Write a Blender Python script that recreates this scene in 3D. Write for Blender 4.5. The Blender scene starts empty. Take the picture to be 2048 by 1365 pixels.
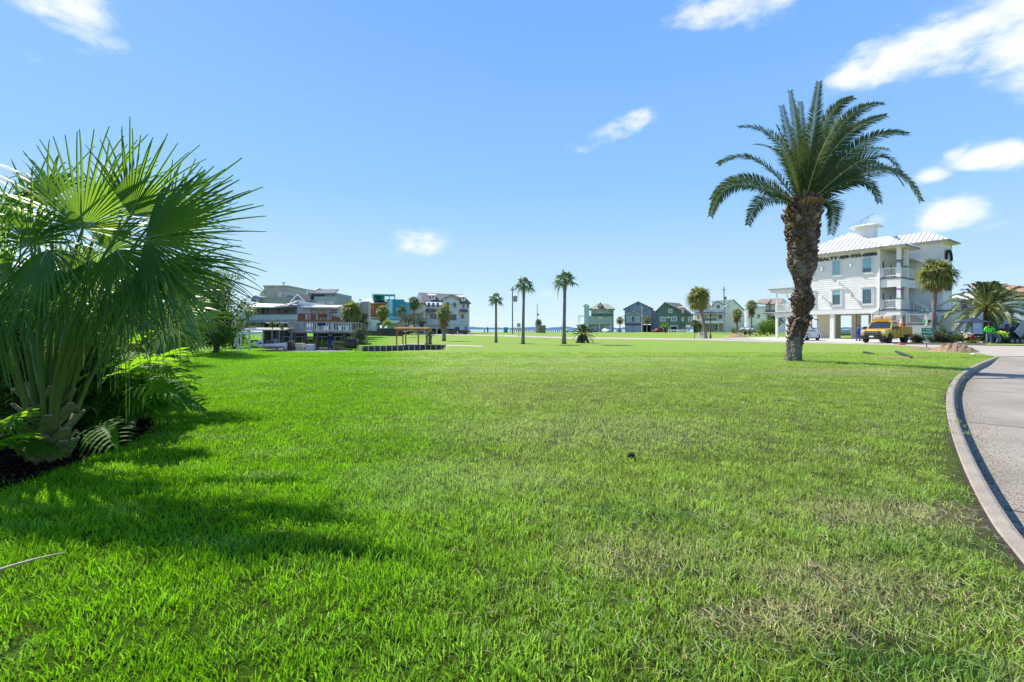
import bpy, bmesh, math, random
import numpy as np
from mathutils import Vector, Matrix, Euler
R = math.radians
random.seed(7)
SC = bpy.context.scene
COL = SC.collection
# ---------------------------------------------------------------- camera
F, CX, HY, EYE = 920.0, 1024.0, 659.0, 1.6
cam = bpy.data.objects.new('camera', bpy.data.cameras.new('camera'))
COL.objects.link(cam)
cam.location = (0, 0, EYE); cam.rotation_euler = (R(90), 0, 0)
cam.data.sensor_width = 36; cam.data.lens = 36 * F / 2048
cam.data.shift_y = -(682.5 - HY) / 2048
cam.data.clip_end = 9000
SC.camera = cam
# ---------------------------------------------------------------- light, sky
SUN_DIR = Vector((-0.76, 0.65, 0.0)).normalized()
SUN_EL = 47.0
SC.view_settings.view_transform = 'Standard'
SC.view_settings.look = 'None'
SC.view_settings.gamma = 1
SC.view_settings.exposure = 0.68
sun = bpy.data.objects.new('sun', bpy.data.lights.new('sun', 'SUN'))
COL.objects.link(sun)
sun.data.energy = 5.0; sun.data.angle = R(0.53); sun.data.color = (1.0, 0.94, 0.84)
sv = Vector((SUN_DIR.x * math.cos(R(SUN_EL)), SUN_DIR.y * math.cos(R(SUN_EL)), math.sin(R(SUN_EL))))
sun.rotation_euler = sv.to_track_quat('Z', 'Y').to_euler()
sun.location = (-20, 20, 40)
W = bpy.data.worlds.new('World'); SC.world = W; W.use_nodes = True
SC.cycles.max_bounces = 6; SC.cycles.transparent_max_bounces = 8
SC.cycles.diffuse_bounces = 3; SC.cycles.glossy_bounces = 2; SC.cycles.transmission_bounces = 4

def nd(nt, typ, **kw):
    n = nt.nodes.new(typ)
    for k, v in kw.items():
        if k.startswith('i_'):
            key = k[2:]
            n.inputs[int(key) if key.isdigit() else key].default_value = v
        else:
            setattr(n, k, v)
    return n

def build_world():
    nt = W.node_tree; L = nt.links
    for n in list(nt.nodes): nt.nodes.remove(n)
    out = nd(nt, 'ShaderNodeOutputWorld')
    sky = nd(nt, 'ShaderNodeTexSky', sky_type='NISHITA', sun_disc=False)
    sky.sun_elevation = R(SUN_EL)
    sky.sun_rotation = math.atan2(SUN_DIR.x, SUN_DIR.y)
    sky.altitude = 0; sky.air_density = 1.0; sky.dust_density = 0.6; sky.ozone_density = 2.2
    hs = nd(nt, 'ShaderNodeHueSaturation', i_Saturation=1.08, i_Value=1.0)
    L.new(sky.outputs[0], hs.inputs['Color'])
    bg = nd(nt, 'ShaderNodeBackground', i_Strength=0.15)
    # even out the sky with a clear-day height gradient, pale at the horizon
    tc = nd(nt, 'ShaderNodeTexCoord')
    sep = nd(nt, 'ShaderNodeSeparateXYZ'); L.new(tc.outputs['Generated'], sep.inputs[0])
    ramp = nd(nt, 'ShaderNodeValToRGB'); cr = ramp.color_ramp
    L.new(sep.outputs[2], ramp.inputs[0])
    pts = [(0.0, (.58, .72, .83)), (0.10, (.40, .60, .84)), (0.28, (.235, .465, .83)), (0.56, (.155, .355, .79)), (1.0, (.10, .26, .68))]
    cr.elements[0].position = 0; cr.elements[0].color = pts[0][1] + (1,); cr.elements[1].position = 1; cr.elements[1].color = pts[-1][1] + (1,)
    for p, c in pts[1:-1]: e = cr.elements.new(p); e.color = c + (1,)
    sc_ = nd(nt, 'ShaderNodeVectorMath', operation='SCALE'); sc_.inputs['Scale'].default_value = 5.4; L.new(ramp.outputs[0], sc_.inputs[0])
    tint = nd(nt, 'ShaderNodeMixRGB', blend_type='MIX', i_Fac=0.94)
    L.new(sc_.outputs[0], tint.inputs[2])
    L.new(hs.outputs[0], tint.inputs[1]); L.new(tint.outputs[0], bg.inputs[0])
    def m(op, a, b=None, c=None):
        n = nd(nt, 'ShaderNodeMath', operation=op)
        for i, v in enumerate((a, b, c)):
            if v is None: continue
            if isinstance(v, (int, float)): n.inputs[i].default_value = v
            else: L.new(v, n.inputs[i])
        return n.outputs[0]
    az = m('ARCTAN2', sep.outputs[0], sep.outputs[1])
    el = m('ARCSINE', sep.outputs[2])
    noi = nd(nt, 'ShaderNodeTexNoise', i_Scale=11.0, i_Detail=10.0, i_Roughness=0.62)
    mp = nd(nt, 'ShaderNodeMapping'); mp.inputs['Scale'].default_value = (1, 1, 2.1)
    L.new(tc.outputs['Generated'], mp.inputs[0]); L.new(mp.outputs[0], noi.inputs['Vector'])
    noi2 = nd(nt, 'ShaderNodeTexNoise', i_Scale=3.5, i_Detail=4.0)
    L.new(mp.outputs[0], noi2.inputs['Vector'])
    # distort the position so cloud edges billow
    dis = m('MULTIPLY', m('SUBTRACT', noi2.outputs[0], 0.5), 0.16)
    azd = m('ADD', az, dis); eld = m('ADD', el, m('MULTIPLY', dis, 0.5))
    # px, py, rx, ry, tilt deg, density
    blobs = [(150, 40, 100, 42, -22, .85), (70, 8, 90, 22, -10, .8), (150, 118, 75, 20, 0, .30), (238, 145, 18, 14, 30, .3),
             (1222, 270, 78, 18, 20, .75), (822, 495, 55, 24, 4, .9), (770, 500, 32, 10, 0, .35), (1085, 592, 38, 17, 0, .5),
             (1040, 407, 34, 7, 0, .32), (1860, 92, 165, 44, 4, 1.15), (1745, 118, 70, 36, 30, 1.0), (2030, 60, 70, 70, 10, 1.05), (2140, 110, 120, 60, 0, 1.0),
             (1480, 6, 130, 26, 0, .95), (1510, 40, 40, 22, 0, .4), (2010, 312, 95, 27, -8, 1.15), (1930, 300, 26, 16, -30, .8),
             (1873, 345, 32, 16, 0, .95), (1900, 422, 66, 25, 3, 1.1), (1860, 435, 50, 14, 0, .6), (1758, 437, 34, 11, 8, .42),
             (1825, 22, 32, 22, 20, .35), (1985, 452, 40, 8, 12, .25), (1300, 80, 26, 12, 0, .28), (205, 340, 40, 22, 0, .6), (580, 180, 30, 20, 0, .16)]
    tot = None
    for px, py, rx, ry, tilt, den in blobs:
        vx, vz = (px - CX) / F, (HY - py) / F
        a0 = math.atan2(vx, 1); e0 = math.asin(vz / math.sqrt(1 + vx * vx + vz * vz))
        c2 = math.cos(a0) ** 2
        sa = rx / F * c2; se = ry / F * math.cos(a0)
        t = R(tilt)
        da = m('SUBTRACT', azd, a0); de = m('SUBTRACT', eld, e0)
        u = m('MULTIPLY', m('ADD', m('MULTIPLY', da, math.cos(t)), m('MULTIPLY', de, math.sin(t))), 1 / sa)
        v = m('MULTIPLY', m('SUBTRACT', m('MULTIPLY', de, math.cos(t)), m('MULTIPLY', da, math.sin(t))), 1 / se)
        r2 = m('ADD', m('MULTIPLY', u, u), m('MULTIPLY', v, v))
        g = m('MULTIPLY', m('EXPONENT', m('MULTIPLY', m('POWER', r2, 1.3), -0.55)), den)
        tot = g if tot is None else m('MAXIMUM', tot, g)
    s = m('ADD', tot, m('MULTIPLY', m('SUBTRACT', noi.outputs[0], 0.54), 2.3))
    mr = nd(nt, 'ShaderNodeMapRange', interpolation_type='SMOOTHSTEP')
    mr.inputs['From Min'].default_value = 0.15; mr.inputs['From Max'].default_value = 1.15
    L.new(s, mr.inputs['Value'])
    gate = m('MINIMUM', m('MULTIPLY', tot, 2.2), 1.0)
    fac = m('MULTIPLY', m('MULTIPLY', mr.outputs[0], gate), 0.97)
    cl = nd(nt, 'ShaderNodeBackground', i_Strength=0.72); cl.inputs[0].default_value = (0.93, 0.96, 1.0, 1)
    mix = nd(nt, 'ShaderNodeMixShader')
    L.new(fac, mix.inputs[0]); L.new(bg.outputs[0], mix.inputs[1]); L.new(cl.outputs[0], mix.inputs[2])
    L.new(mix.outputs[0], out.inputs[0])
build_world()

# ---------------------------------------------------------------- helpers
def sstep(a, b, t):
    t = np.clip((np.asarray(t, float) - a) / (b - a), 0, 1)
    return t * t * (3 - 2 * t)
def inpoly(x, y, P):
    x = np.asarray(x, float); y = np.asarray(y, float); c = np.zeros(x.shape, bool)
    n = len(P)
    for i in range(n):
        x0, y0 = P[i]; x1, y1 = P[(i + 1) % n]
        if y0 == y1: continue
        k = ((y0 > y) != (y1 > y)) & (x < (x1 - x0) * (y - y0) / (y1 - y0) + x0)
        c ^= k
    return c
CANAL = [(-60, 27.2), (-16, 27.4), (-8, 28.3), (-4.6, 30), (-5.4, 37.4), (-11.2, 34.6), (-11.9, 34.8), (-12.4, 37), (-60, 37)]
YARD = [(-60, 37), (-12.4, 37), (-13.5, 41), (-16.5, 47), (-19, 54), (-60, 54)]
def T0(x, y):
    x = np.asarray(x, float); y = np.asarray(y, float)
    z = 0.34 * sstep(8, 38, y)
    z = z + 0.16 * np.exp(-((x + 16.0) / 1.6) ** 2 - ((y - 25.6) / 1.5) ** 2)       # grassy hump by the dock
    z = z + 0.035 * np.sin(x * 0.31 + 1.3) * np.sin(y * 0.23) * sstep(3, 12, y) * (1 - sstep(24, 36, y))
    return z
def T(x, y):
    return float(T0(x, y))
def zz(py, D): return EYE + (HY - py) * D / F
def wx(px, D): return (px - CX) * D / F
def gnd(px, py):
    lo = 60.0
    D = 10.0
    for _ in range(60):
        z = T(wx(px, D), D)
        Dn = (EYE - z) * F / max(py - HY, 0.5)
        D = D * 0.5 + min(Dn, 3000) * 0.5
    return (wx(px, D), D, T(wx(px, D), D))

MATS = {}
def mat(name, col, rough=0.7, col2=None, scale=4.0, bump=0.0, bscale=None, metal=0.0, trans=0.0, spec=0.5, detail=4, coat=0.0, tcol=None, rand=0.0, coords='Object'):
    if name in MATS: return MATS[name]
    m = bpy.data.materials.new(name); m.use_nodes = True
    nt = m.node_tree; L = nt.links
    b = nt.nodes['Principled BSDF']; o = nt.nodes['Material Output']
    b.inputs['Roughness'].default_value = rough; b.inputs['Metallic'].default_value = metal
    b.inputs['Specular IOR Level'].default_value = spec
    if coat: b.inputs['Coat Weight'].default_value = coat; b.inputs['Coat Roughness'].default_value = 0.08
    c1 = tuple(col) + (1,)
    c2 = tuple(col2 if col2 else [min(1, c * 0.82) for c in col]) + (1,)
    tc = nd(nt, 'ShaderNodeTexCoord')
    no = nd(nt, 'ShaderNodeTexNoise', i_Scale=scale, i_Detail=float(detail), i_Roughness=0.6)
    L.new(tc.outputs[coords], no.inputs['Vector'])
    mr = nd(nt, 'ShaderNodeMapRange'); mr.inputs['From Min'].default_value = 0.32; mr.inputs['From Max'].default_value = 0.68
    L.new(no.outputs[0], mr.inputs['Value'])
    mx = nd(nt, 'ShaderNodeMixRGB'); mx.inputs[1].default_value = c1; mx.inputs[2].default_value = c2
    L.new(mr.outputs[0], mx.inputs[0])
    colout = mx.outputs[0]
    if rand:
        oi = nd(nt, 'ShaderNodeObjectInfo')
        mm = nd(nt, 'ShaderNodeMapRange'); mm.inputs['To Min'].default_value = 1 - rand; mm.inputs['To Max'].default_value = 1 + rand
        L.new(oi.outputs['Random'], mm.inputs['Value'])
        vm = nd(nt, 'ShaderNodeVectorMath', operation='SCALE'); L.new(colout, vm.inputs[0]); L.new(mm.outputs[0], vm.inputs['Scale'])
        colout = vm.outputs[0]
    L.new(colout, b.inputs['Base Color'])
    if bump:
        n2 = nd(nt, 'ShaderNodeTexNoise', i_Scale=bscale or scale * 6, i_Detail=5.0)
        L.new(tc.outputs[coords], n2.inputs['Vector'])
        bp = nd(nt, 'ShaderNodeBump', i_Strength=bump, i_Distance=0.03); L.new(n2.outputs[0], bp.inputs['Height'])
        L.new(bp.outputs[0], b.inputs['Normal'])
    if trans:
        t = nd(nt, 'ShaderNodeBsdfTranslucent')
        if tcol: t.inputs[0].default_value = tuple(tcol) + (1,)
        else: L.new(colout, t.inputs[0])
        ms = nd(nt, 'ShaderNodeMixShader'); ms.inputs[0].default_value = trans
        L.new(b.outputs[0], ms.inputs[1]); L.new(t.outputs[0], ms.inputs[2]); L.new(ms.outputs[0], o.inputs[0])
    MATS[name] = m
    return m

class MB:
    def __init__(s): s.v = []; s.f = []; s.m = []; s.cur = 0
    def add(s, vs, fs):
        o = len(s.v); s.v.extend(tuple(map(float, p)) for p in vs)
        for f in fs: s.f.append(tuple(i + o for i in f)); s.m.append(s.cur)
    def box(s, x0, x1, y0, y1, z0, z1, M=None):
        x0, x1 = sorted((x0, x1)); y0, y1 = sorted((y0, y1)); z0, z1 = sorted((z0, z1))
        vs = [(x0, y0, z0), (x1, y0, z0), (x1, y1, z0), (x0, y1, z0), (x0, y0, z1), (x1, y0, z1), (x1, y1, z1), (x0, y1, z1)]
        if M is not None: vs = [M @ Vector(p) for p in vs]
        s.add(vs, [(0, 3, 2, 1), (4, 5, 6, 7), (0, 1, 5, 4), (1, 2, 6, 5), (2, 3, 7, 6), (3, 0, 4, 7)])
        return s
    def prism(s, poly, y0, y1, axis='y'):
        n = len(poly)
        def P(a, b, t):
            return {'y': (a, t, b), 'x': (t, a, b), 'z': (a, b, t)}[axis]
        vs = [P(a, b, y0) for a, b in poly] + [P(a, b, y1) for a, b in poly]
        fs = [tuple(range(n)), tuple(range(2 * n - 1, n - 1, -1))]
        for i in range(n): fs.append((i, i + n, (i + 1) % n + n, (i + 1) % n))
        s.add(vs, fs); return s
    def beam(s, a, b, w, h=None, up=(0, 0, 1)):
        a = Vector(a); b = Vector(b); h = h or w
        d = (b - a).normalized(); u = Vector(up)
        if abs(d.dot(u)) > 0.99: u = Vector((0, 1, 0))
        sd = d.cross(u).normalized() * w / 2; uu = sd.cross(d).normalized() * h / 2
        vs = [a - sd - uu, a + sd - uu, a + sd + uu, a - sd + uu, b - sd - uu, b + sd - uu, b + sd + uu, b - sd + uu]
        s.add(vs, [(0, 3, 2, 1), (4, 5, 6, 7), (0, 1, 5, 4), (1, 2, 6, 5), (2, 3, 7, 6), (3, 0, 4, 7)]); return s
    def tube(s, pts, rad, n=8, cap=True):
        pts = [Vector(p) for p in pts]
        if isinstance(rad, (int, float)): rad = [rad] * len(pts)
        vs = []; fs = []
        prev = None
        for i, p in enumerate(pts):
            d = (pts[min(i + 1, len(pts) - 1)] - pts[max(i - 1, 0)]).normalized()
            u = prev if prev is not None else (Vector((1, 0, 0)) if abs(d.x) < 0.9 else Vector((0, 1, 0)))
            a = (u - d * u.dot(d)).normalized(); prev = a; b = d.cross(a)
            for k in range(n):
                t = 2 * math.pi * k / n
                vs.append(p + (a * math.cos(t) + b * math.sin(t)) * rad[i])
        for i in range(len(pts) - 1):
            for k in range(n):
                fs.append((i * n + k, i * n + (k + 1) % n, (i + 1) * n + (k + 1) % n, (i + 1) * n + k))
        if cap: fs.append(tuple(range(n - 1, -1, -1))); fs.append(tuple(range((len(pts) - 1) * n, len(pts) * n)))
        s.add(vs, fs); return s
    def ball(s, c, r, n=12, m=8, sc=(1, 1, 1)):
        vs = []; fs = []
        for i in range(m + 1):
            th = math.pi * i / m
            for k in range(n):
                ph = 2 * math.pi * k / n
                vs.append((c[0] + r * sc[0] * math.sin(th) * math.cos(ph), c[1] + r * sc[1] * math.sin(th) * math.sin(ph), c[2] + r * sc[2] * math.cos(th)))
        for i in range(m):
            for k in range(n):
                fs.append((i * n + k, (i + 1) * n + k, (i + 1) * n + (k + 1) % n, i * n + (k + 1) % n))
        s.add(vs, fs); return s
    def lathe(s, prof, c=(0, 0, 0), n=16, axis='z'):
        vs = []; fs = []
        for r, h in prof:
            for k in range(n):
                t = 2 * math.pi * k / n
                a, b = r * math.cos(t), r * math.sin(t)
                p = (a, b, h) if axis == 'z' else ((a, h, b) if axis == 'y' else (h, a, b))
                vs.append((p[0] + c[0], p[1] + c[1], p[2] + c[2]))
        for i in range(len(prof) - 1):
            for k in range(n):
                fs.append((i * n + k, i * n + (k + 1) % n, (i + 1) * n + (k + 1) % n, (i + 1) * n + k))
        fs.append(tuple(range(n))); fs.append(tuple(range((len(prof) - 1) * n, len(prof) * n)))
        s.add(vs, fs); return s
    def mesh(s, name, mats, smooth=False):
        me = bpy.data.meshes.new(name)
        me.from_pydata(s.v, [], s.f)
        mats = mats if isinstance(mats, (list, tuple)) else [mats]
        for k in mats: me.materials.append(k)
        if len(mats) > 1: me.polygons.foreach_set('material_index', s.m)
        if smooth: me.polygons.foreach_set('use_smooth', [True] * len(s.f))
        me.update(); return me
    def build(s, name, mats, parent=None, smooth=False, bevel=0.0):
        o = bpy.data.objects.new(name, s.mesh(name, mats, smooth)); COL.objects.link(o)
        if parent is not None: o.parent = parent
        if bevel:
            b = o.modifiers.new('bevel', 'BEVEL'); b.width = bevel; b.segments = 2; b.limit_method = 'ANGLE'
        return o
def tag(o, label=None, cat=None, group=None, kind=None):
    if label: o['label'] = label
    if cat: o['category'] = cat
    if group: o['group'] = group
    if kind: o['kind'] = kind
    return o
def thing(name, label, cat, loc=(0, 0, 0), rz=0.0, group=None):
    o = bpy.data.objects.new(name, None); COL.objects.link(o)
    o.empty_display_size = 0.3
    o.location = loc; o.rotation_euler = (0, 0, rz)
    return tag(o, label, cat, group)
def copy_tree(o, parent=None):
    c = o.copy(); COL.objects.link(c)
    if parent is not None: c.parent = parent
    for ch in [x for x in COL.objects if x.parent == o]: copy_tree(ch, c)
    return c
def npmesh(name, V, Fq, mats, parent=None, smooth=False):
    me = bpy.data.meshes.new(name)
    V = np.asarray(V, np.float32); Fq = np.asarray(Fq, np.int32); k = Fq.shape[1]
    me.vertices.add(len(V)); me.vertices.foreach_set('co', V.ravel())
    me.loops.add(Fq.size); me.loops.foreach_set('vertex_index', Fq.ravel())
    me.polygons.add(len(Fq)); me.polygons.foreach_set('loop_start', np.arange(0, Fq.size, k, dtype=np.int32))
    me.polygons.foreach_set('loop_total', np.full(len(Fq), k, np.int32))
    for m in (mats if isinstance(mats, (list, tuple)) else [mats]): me.materials.append(m)
    me.update(calc_edges=True); me.validate()
    if smooth: me.polygons.foreach_set('use_smooth', np.ones(len(Fq), bool))
    if name is None: return me
    o = bpy.data.objects.new(name, me); COL.objects.link(o)
    if parent is not None: o.parent = parent
    return o
# ================================================================ ground
def grass_color_nodes(nt, L, far=False):
    """lawn colour from world position: rich green on the left, yellower and drier to the right and in worn streaks"""
    geo = nd(nt, 'ShaderNodeNewGeometry')
    sep = nd(nt, 'ShaderNodeSeparateXYZ'); L.new(geo.outputs['Position'], sep.inputs[0])
    flat = nd(nt, 'ShaderNodeCombineXYZ'); L.new(sep.outputs[0], flat.inputs[0]); L.new(sep.outputs[1], flat.inputs[1])
    def m(op, a, b=None, clamp=False):
        n = nd(nt, 'ShaderNodeMath', operation=op, use_clamp=clamp)
        for i, v in enumerate((a, b)):
            if v is None: continue
            if isinstance(v, (int, float)): n.inputs[i].default_value = v
            else: L.new(v, n.inputs[i])
        return n.outputs[0]
    def noise(s, d=4.0, sc=(1, 1, 1)):
        mp = nd(nt, 'ShaderNodeMapping'); mp.inputs['Scale'].default_value = sc
        L.new(flat.outputs[0], mp.inputs[0])
        n = nd(nt, 'ShaderNodeTexNoise', i_Scale=s, i_Detail=d, i_Roughness=0.62); L.new(mp.outputs[0], n.inputs['Vector'])
        return n.outputs[0]
    def mix(f, a, b):
        n = nd(nt, 'ShaderNodeMixRGB')
        for i, v in ((0, f), (1, a), (2, b)):
            if isinstance(v, tuple): n.inputs[i].default_value = v + (1,)
            else: L.new(v, n.inputs[i])
        return n.outputs[0]
    def rng(v, a, b, c=0.0, d=1.0):
        n = nd(nt, 'ShaderNodeMapRange', interpolation_type='SMOOTHSTEP')
        L.new(v, n.inputs['Value'])
        for k, q in (('From Min', a), ('From Max', b), ('To Min', c), ('To Max', d)): n.inputs[k].default_value = q
        return n.outputs[0]
    rich = (0.215, 0.47, 0.008); mid = (0.37, 0.53, 0.075); dry = (0.50, 0.56, 0.24); straw = (0.66, 0.52, 0.29)
    # how far to the right of the planting bed
    side = m('SUBTRACT', sep.outputs[0], m('MULTIPLY', sep.outputs[1], -0.28))
    n1 = noise(0.35); n2 = noise(1.6); n3 = noise(7.0, 5.0)
    f1 = rng(m('ADD', side, m('MULTIPLY', m('SUBTRACT', n1, 0.5), 5.0)), -1.2, 2.8)
    c = mix(f1, rich, mid)
    # dry wear: more on the right and around x 0..6, y 7..14
    wear = m('MULTIPLY', rng(n2, 0.50, 0.72), rng(side, 0.0, 3.0))
    c = mix(m('MULTIPLY', wear, 0.55), c, dry)
    streak = noise(0.55, 5.0, (1.0, 3.0, 1)); c = mix(m('MULTIPLY', rng(streak, 0.52, 0.70), 0.28), c, dry)
    n4 = noise(1.1, 6.0, (.7, 1.3, 1)); c = mix(m('MULTIPLY', rng(n4, 0.50, 0.66), m('MULTIPLY', m('MULTIPLY', rng(side, 0.8, 2.5), rng(sep.outputs[1], 3.4, 6.0, 1.0, 0.12)), 0.75)), c, (0.13, 0.29, 0.055))
    fl = noise(16.0, 3.0); c = mix(m('MULTIPLY', rng(fl, 0.58, 0.70), m('MULTIPLY', rng(side, 1.0, 4.0), 0.5)), c, (0.58, 0.55, 0.32))
    def patch(px, py, rx, ry, amt, colr):
        nonlocal c
        u = m('MULTIPLY', m('SUBTRACT', sep.outputs[0], px), 1 / rx); v = m('MULTIPLY', m('SUBTRACT', sep.outputs[1], py), 1 / ry)
        d = m('ADD', m('MULTIPLY', u, u), m('MULTIPLY', v, v))
        k = rng(m('ADD', d, m('MULTIPLY', m('SUBTRACT', n3, 0.5), 5.0)), 0.1, 1.6, 1.0, 0.0)
        c = mix(m('MULTIPLY', k, amt), c, colr)
    patch(3.1, 4.0, .7, 0.35, 0.42, straw); patch(2.1, 2.9, 0.7, 0.3, 0.35, straw); patch(0.8, 3.2, 0.5, 0.3, 0.3, straw); patch(1.5, 2.5, 0.5, 0.2, 0.4, straw)
    patch(4.0, 3.9, 0.6, 0.35, 0.5, straw)
    patch(1.0, 11.2, 2.6, 1.8, 0.30, (0.34, 0.34, 0.14)); patch(-0.6, 4.9, 1.3, .6, 0.3, dry); patch(1.2, 7.2, 2.6, 1.2, 0.35, dry)
    patch(12.5, 16.5, 4, 1.2, 0.35, straw); patch(0.0, 17.5, 7, 1.0, 0.4, dry); patch(3.0, 22, 9, 2.0, 0.45, dry)
    f = rng(n3, 0.3, 0.7, 0.82, 1.14)
    vm = nd(nt, 'ShaderNodeVectorMath', operation='SCALE'); L.new(c, vm.inputs[0]); L.new(f, vm.inputs['Scale'])
    return vm.outputs[0], n3, flat

def lawn_material():
    m = bpy.data.materials.new('lawn'); m.use_nodes = True; nt = m.node_tree; L = nt.links
    b = nt.nodes['Principled BSDF']; b.inputs['Roughness'].default_value = 0.95; b.inputs['Specular IOR Level'].default_value = 0.1
    c, n3, flat = grass_color_nodes(nt, L)
    n = nd(nt, 'ShaderNodeTexNoise', i_Scale=26.0, i_Detail=8.0, i_Roughness=0.75); L.new(flat.outputs[0], n.inputs['Vector'])
    nb = nd(nt, 'ShaderNodeTexNoise', i_Scale=2.3, i_Detail=7.0, i_Roughness=0.7)
    mp = nd(nt, 'ShaderNodeMapping'); mp.inputs['Scale'].default_value = (.5, 1.4, 1); L.new(flat.outputs[0], mp.inputs[0]); L.new(mp.outputs[0], nb.inputs['Vector'])
    mr = nd(nt, 'ShaderNodeMapRange'); mr.inputs['From Min'].default_value = .3; mr.inputs['From Max'].default_value = .7
    mr.inputs['To Min'].default_value = .55; mr.inputs['To Max'].default_value = .98; L.new(n.outputs[0], mr.inputs['Value'])
    mr2 = nd(nt, 'ShaderNodeMapRange'); mr2.inputs['From Min'].default_value = .32; mr2.inputs['From Max'].default_value = .68
    mr2.inputs['To Min'].default_value = .80; mr2.inputs['To Max'].default_value = 1.12; L.new(nb.outputs[0], mr2.inputs['Value'])
    mu = nd(nt, 'ShaderNodeMath', operation='MULTIPLY'); L.new(mr.outputs[0], mu.inputs[0]); L.new(mr2.outputs[0], mu.inputs[1])
    vm = nd(nt, 'ShaderNodeVectorMath', operation='SCALE'); L.new(c, vm.inputs[0]); L.new(mu.outputs[0], vm.inputs['Scale'])
    # near the viewer real blades stand on this sheet, so there it is thatch and soil, darkened further for the shade in the gaps
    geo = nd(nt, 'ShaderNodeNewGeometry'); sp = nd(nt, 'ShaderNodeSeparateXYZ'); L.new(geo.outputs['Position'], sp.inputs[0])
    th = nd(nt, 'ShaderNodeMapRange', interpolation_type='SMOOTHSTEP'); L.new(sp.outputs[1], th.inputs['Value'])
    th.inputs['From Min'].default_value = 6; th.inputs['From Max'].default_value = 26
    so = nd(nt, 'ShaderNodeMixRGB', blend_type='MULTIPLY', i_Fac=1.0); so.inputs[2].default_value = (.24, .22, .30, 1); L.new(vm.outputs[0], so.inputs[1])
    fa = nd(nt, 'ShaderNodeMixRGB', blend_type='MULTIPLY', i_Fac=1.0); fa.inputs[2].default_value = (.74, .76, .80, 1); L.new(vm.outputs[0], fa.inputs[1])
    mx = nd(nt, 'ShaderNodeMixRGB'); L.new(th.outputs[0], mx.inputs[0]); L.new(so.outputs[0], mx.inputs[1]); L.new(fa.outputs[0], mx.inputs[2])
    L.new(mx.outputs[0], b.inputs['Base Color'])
    bp = nd(nt, 'ShaderNodeBump', i_Strength=0.9, i_Distance=0.03); L.new(n.outputs[0], bp.inputs['Height']); L.new(bp.outputs[0], b.inputs['Normal'])
    return m
def blade_material():
    m = bpy.data.materials.new('grass_blade'); m.use_nodes = True; nt = m.node_tree; L = nt.links
    b = nt.nodes['Principled BSDF']; b.inputs['Roughness'].default_value = 0.45; b.inputs['Specular IOR Level'].default_value = 0.25
    c, n3, flat = grass_color_nodes(nt, L)
    oi = nd(nt, 'ShaderNodeObjectInfo')
    mr = nd(nt, 'ShaderNodeMapRange'); mr.inputs['To Min'].default_value = .72; mr.inputs['To Max'].default_value = 1.25
    L.new(oi.outputs['Random'], mr.inputs['Value'])
    vm = nd(nt, 'ShaderNodeVectorMath', operation='SCALE'); L.new(c, vm.inputs[0]); L.new(mr.outputs[0], vm.inputs['Scale'])
    L.new(vm.outputs[0], b.inputs['Base Color'])
    t = nd(nt, 'ShaderNodeBsdfTranslucent'); L.new(vm.outputs[0], t.inputs[0])
    ms = nd(nt, 'ShaderNodeMixShader'); ms.inputs[0].default_value = 0.56
    L.new(b.outputs[0], ms.inputs[1]); L.new(t.outputs[0], ms.inputs[2]); L.new(ms.outputs[0], nt.nodes['Material Output'].inputs[0])
    return m
LAWN = lawn_material(); BLADE = blade_material()

# kerb line, lawn edge, from the near end to the corner
_k = [(2020, 1098), (1983, 1049), (1943, 975), (1915, 908), (1898, 852), (1892, 812), (1895, 781), (1904, 764), (1915, 751), (1948, 731), (1991, 714)]
KERB = [(-1.9, -3.0), (0.85, 0.0), (1.62, .85), (2.43, 1.75), (2.90, 2.32)] + [gnd(a, b)[:2] for a, b in _k]
_ky = np.array([p[1] for p in KERB]); _kx = np.array([p[0] for p in KERB])
def kx(y): return np.interp(y, _ky, _kx, left=_kx[0] - (_ky[0] - 0) * 0)
YK = float(_ky[-1])

def ground():
    # rows in y, columns in x; in front of the corner the lawn stops at the kerb, beyond it the ground runs on
    ys = list(np.concatenate([[-40, -15, -4, 0.2], np.arange(0.6, 8, 0.3), np.arange(8, YK, 0.5)]))
    def rows(ys, xr, n):
        V = []; Fc = []
        for j, y in enumerate(ys):
            a, b = xr(y); u = np.linspace(0, 1, n)
            xs = a + (b - a) * (1 - (1 - u) ** 1.0)
            V.append(np.stack([xs, np.full(n, y), hgt(xs, np.full(n, y))], 1))
        V = np.concatenate(V)
        for j in range(len(ys) - 1):
            i = np.arange(n - 1) + j * n
            Fc.append(np.stack([i, i + 1, i + 1 + n, i + n], 1))
        return V, np.concatenate(Fc)
    def hgt(x, y):
        z = T0(x, y)
        z = np.where(inpoly(x, y, CANAL), -1.25, z)
        z = np.where(inpoly(x, y, YARD), -0.42, z)
        return z
    V1, F1 = rows(ys, lambda y: (-70 - y, float(kx(y)) + 0.02), 260)
    ys2 = np.concatenate([[YK], np.arange(math.ceil(YK * 2) / 2, 60, 0.5), np.arange(60, 180, 6), [200, 230]])
    V2, F2 = rows(ys2, lambda y: (-70 - y, 90 + y), 560)
    V = np.concatenate([V1, V2]); Fc = np.concatenate([F1, F2 + len(V1)])
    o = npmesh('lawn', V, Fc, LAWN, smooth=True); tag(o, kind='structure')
ground()

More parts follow.
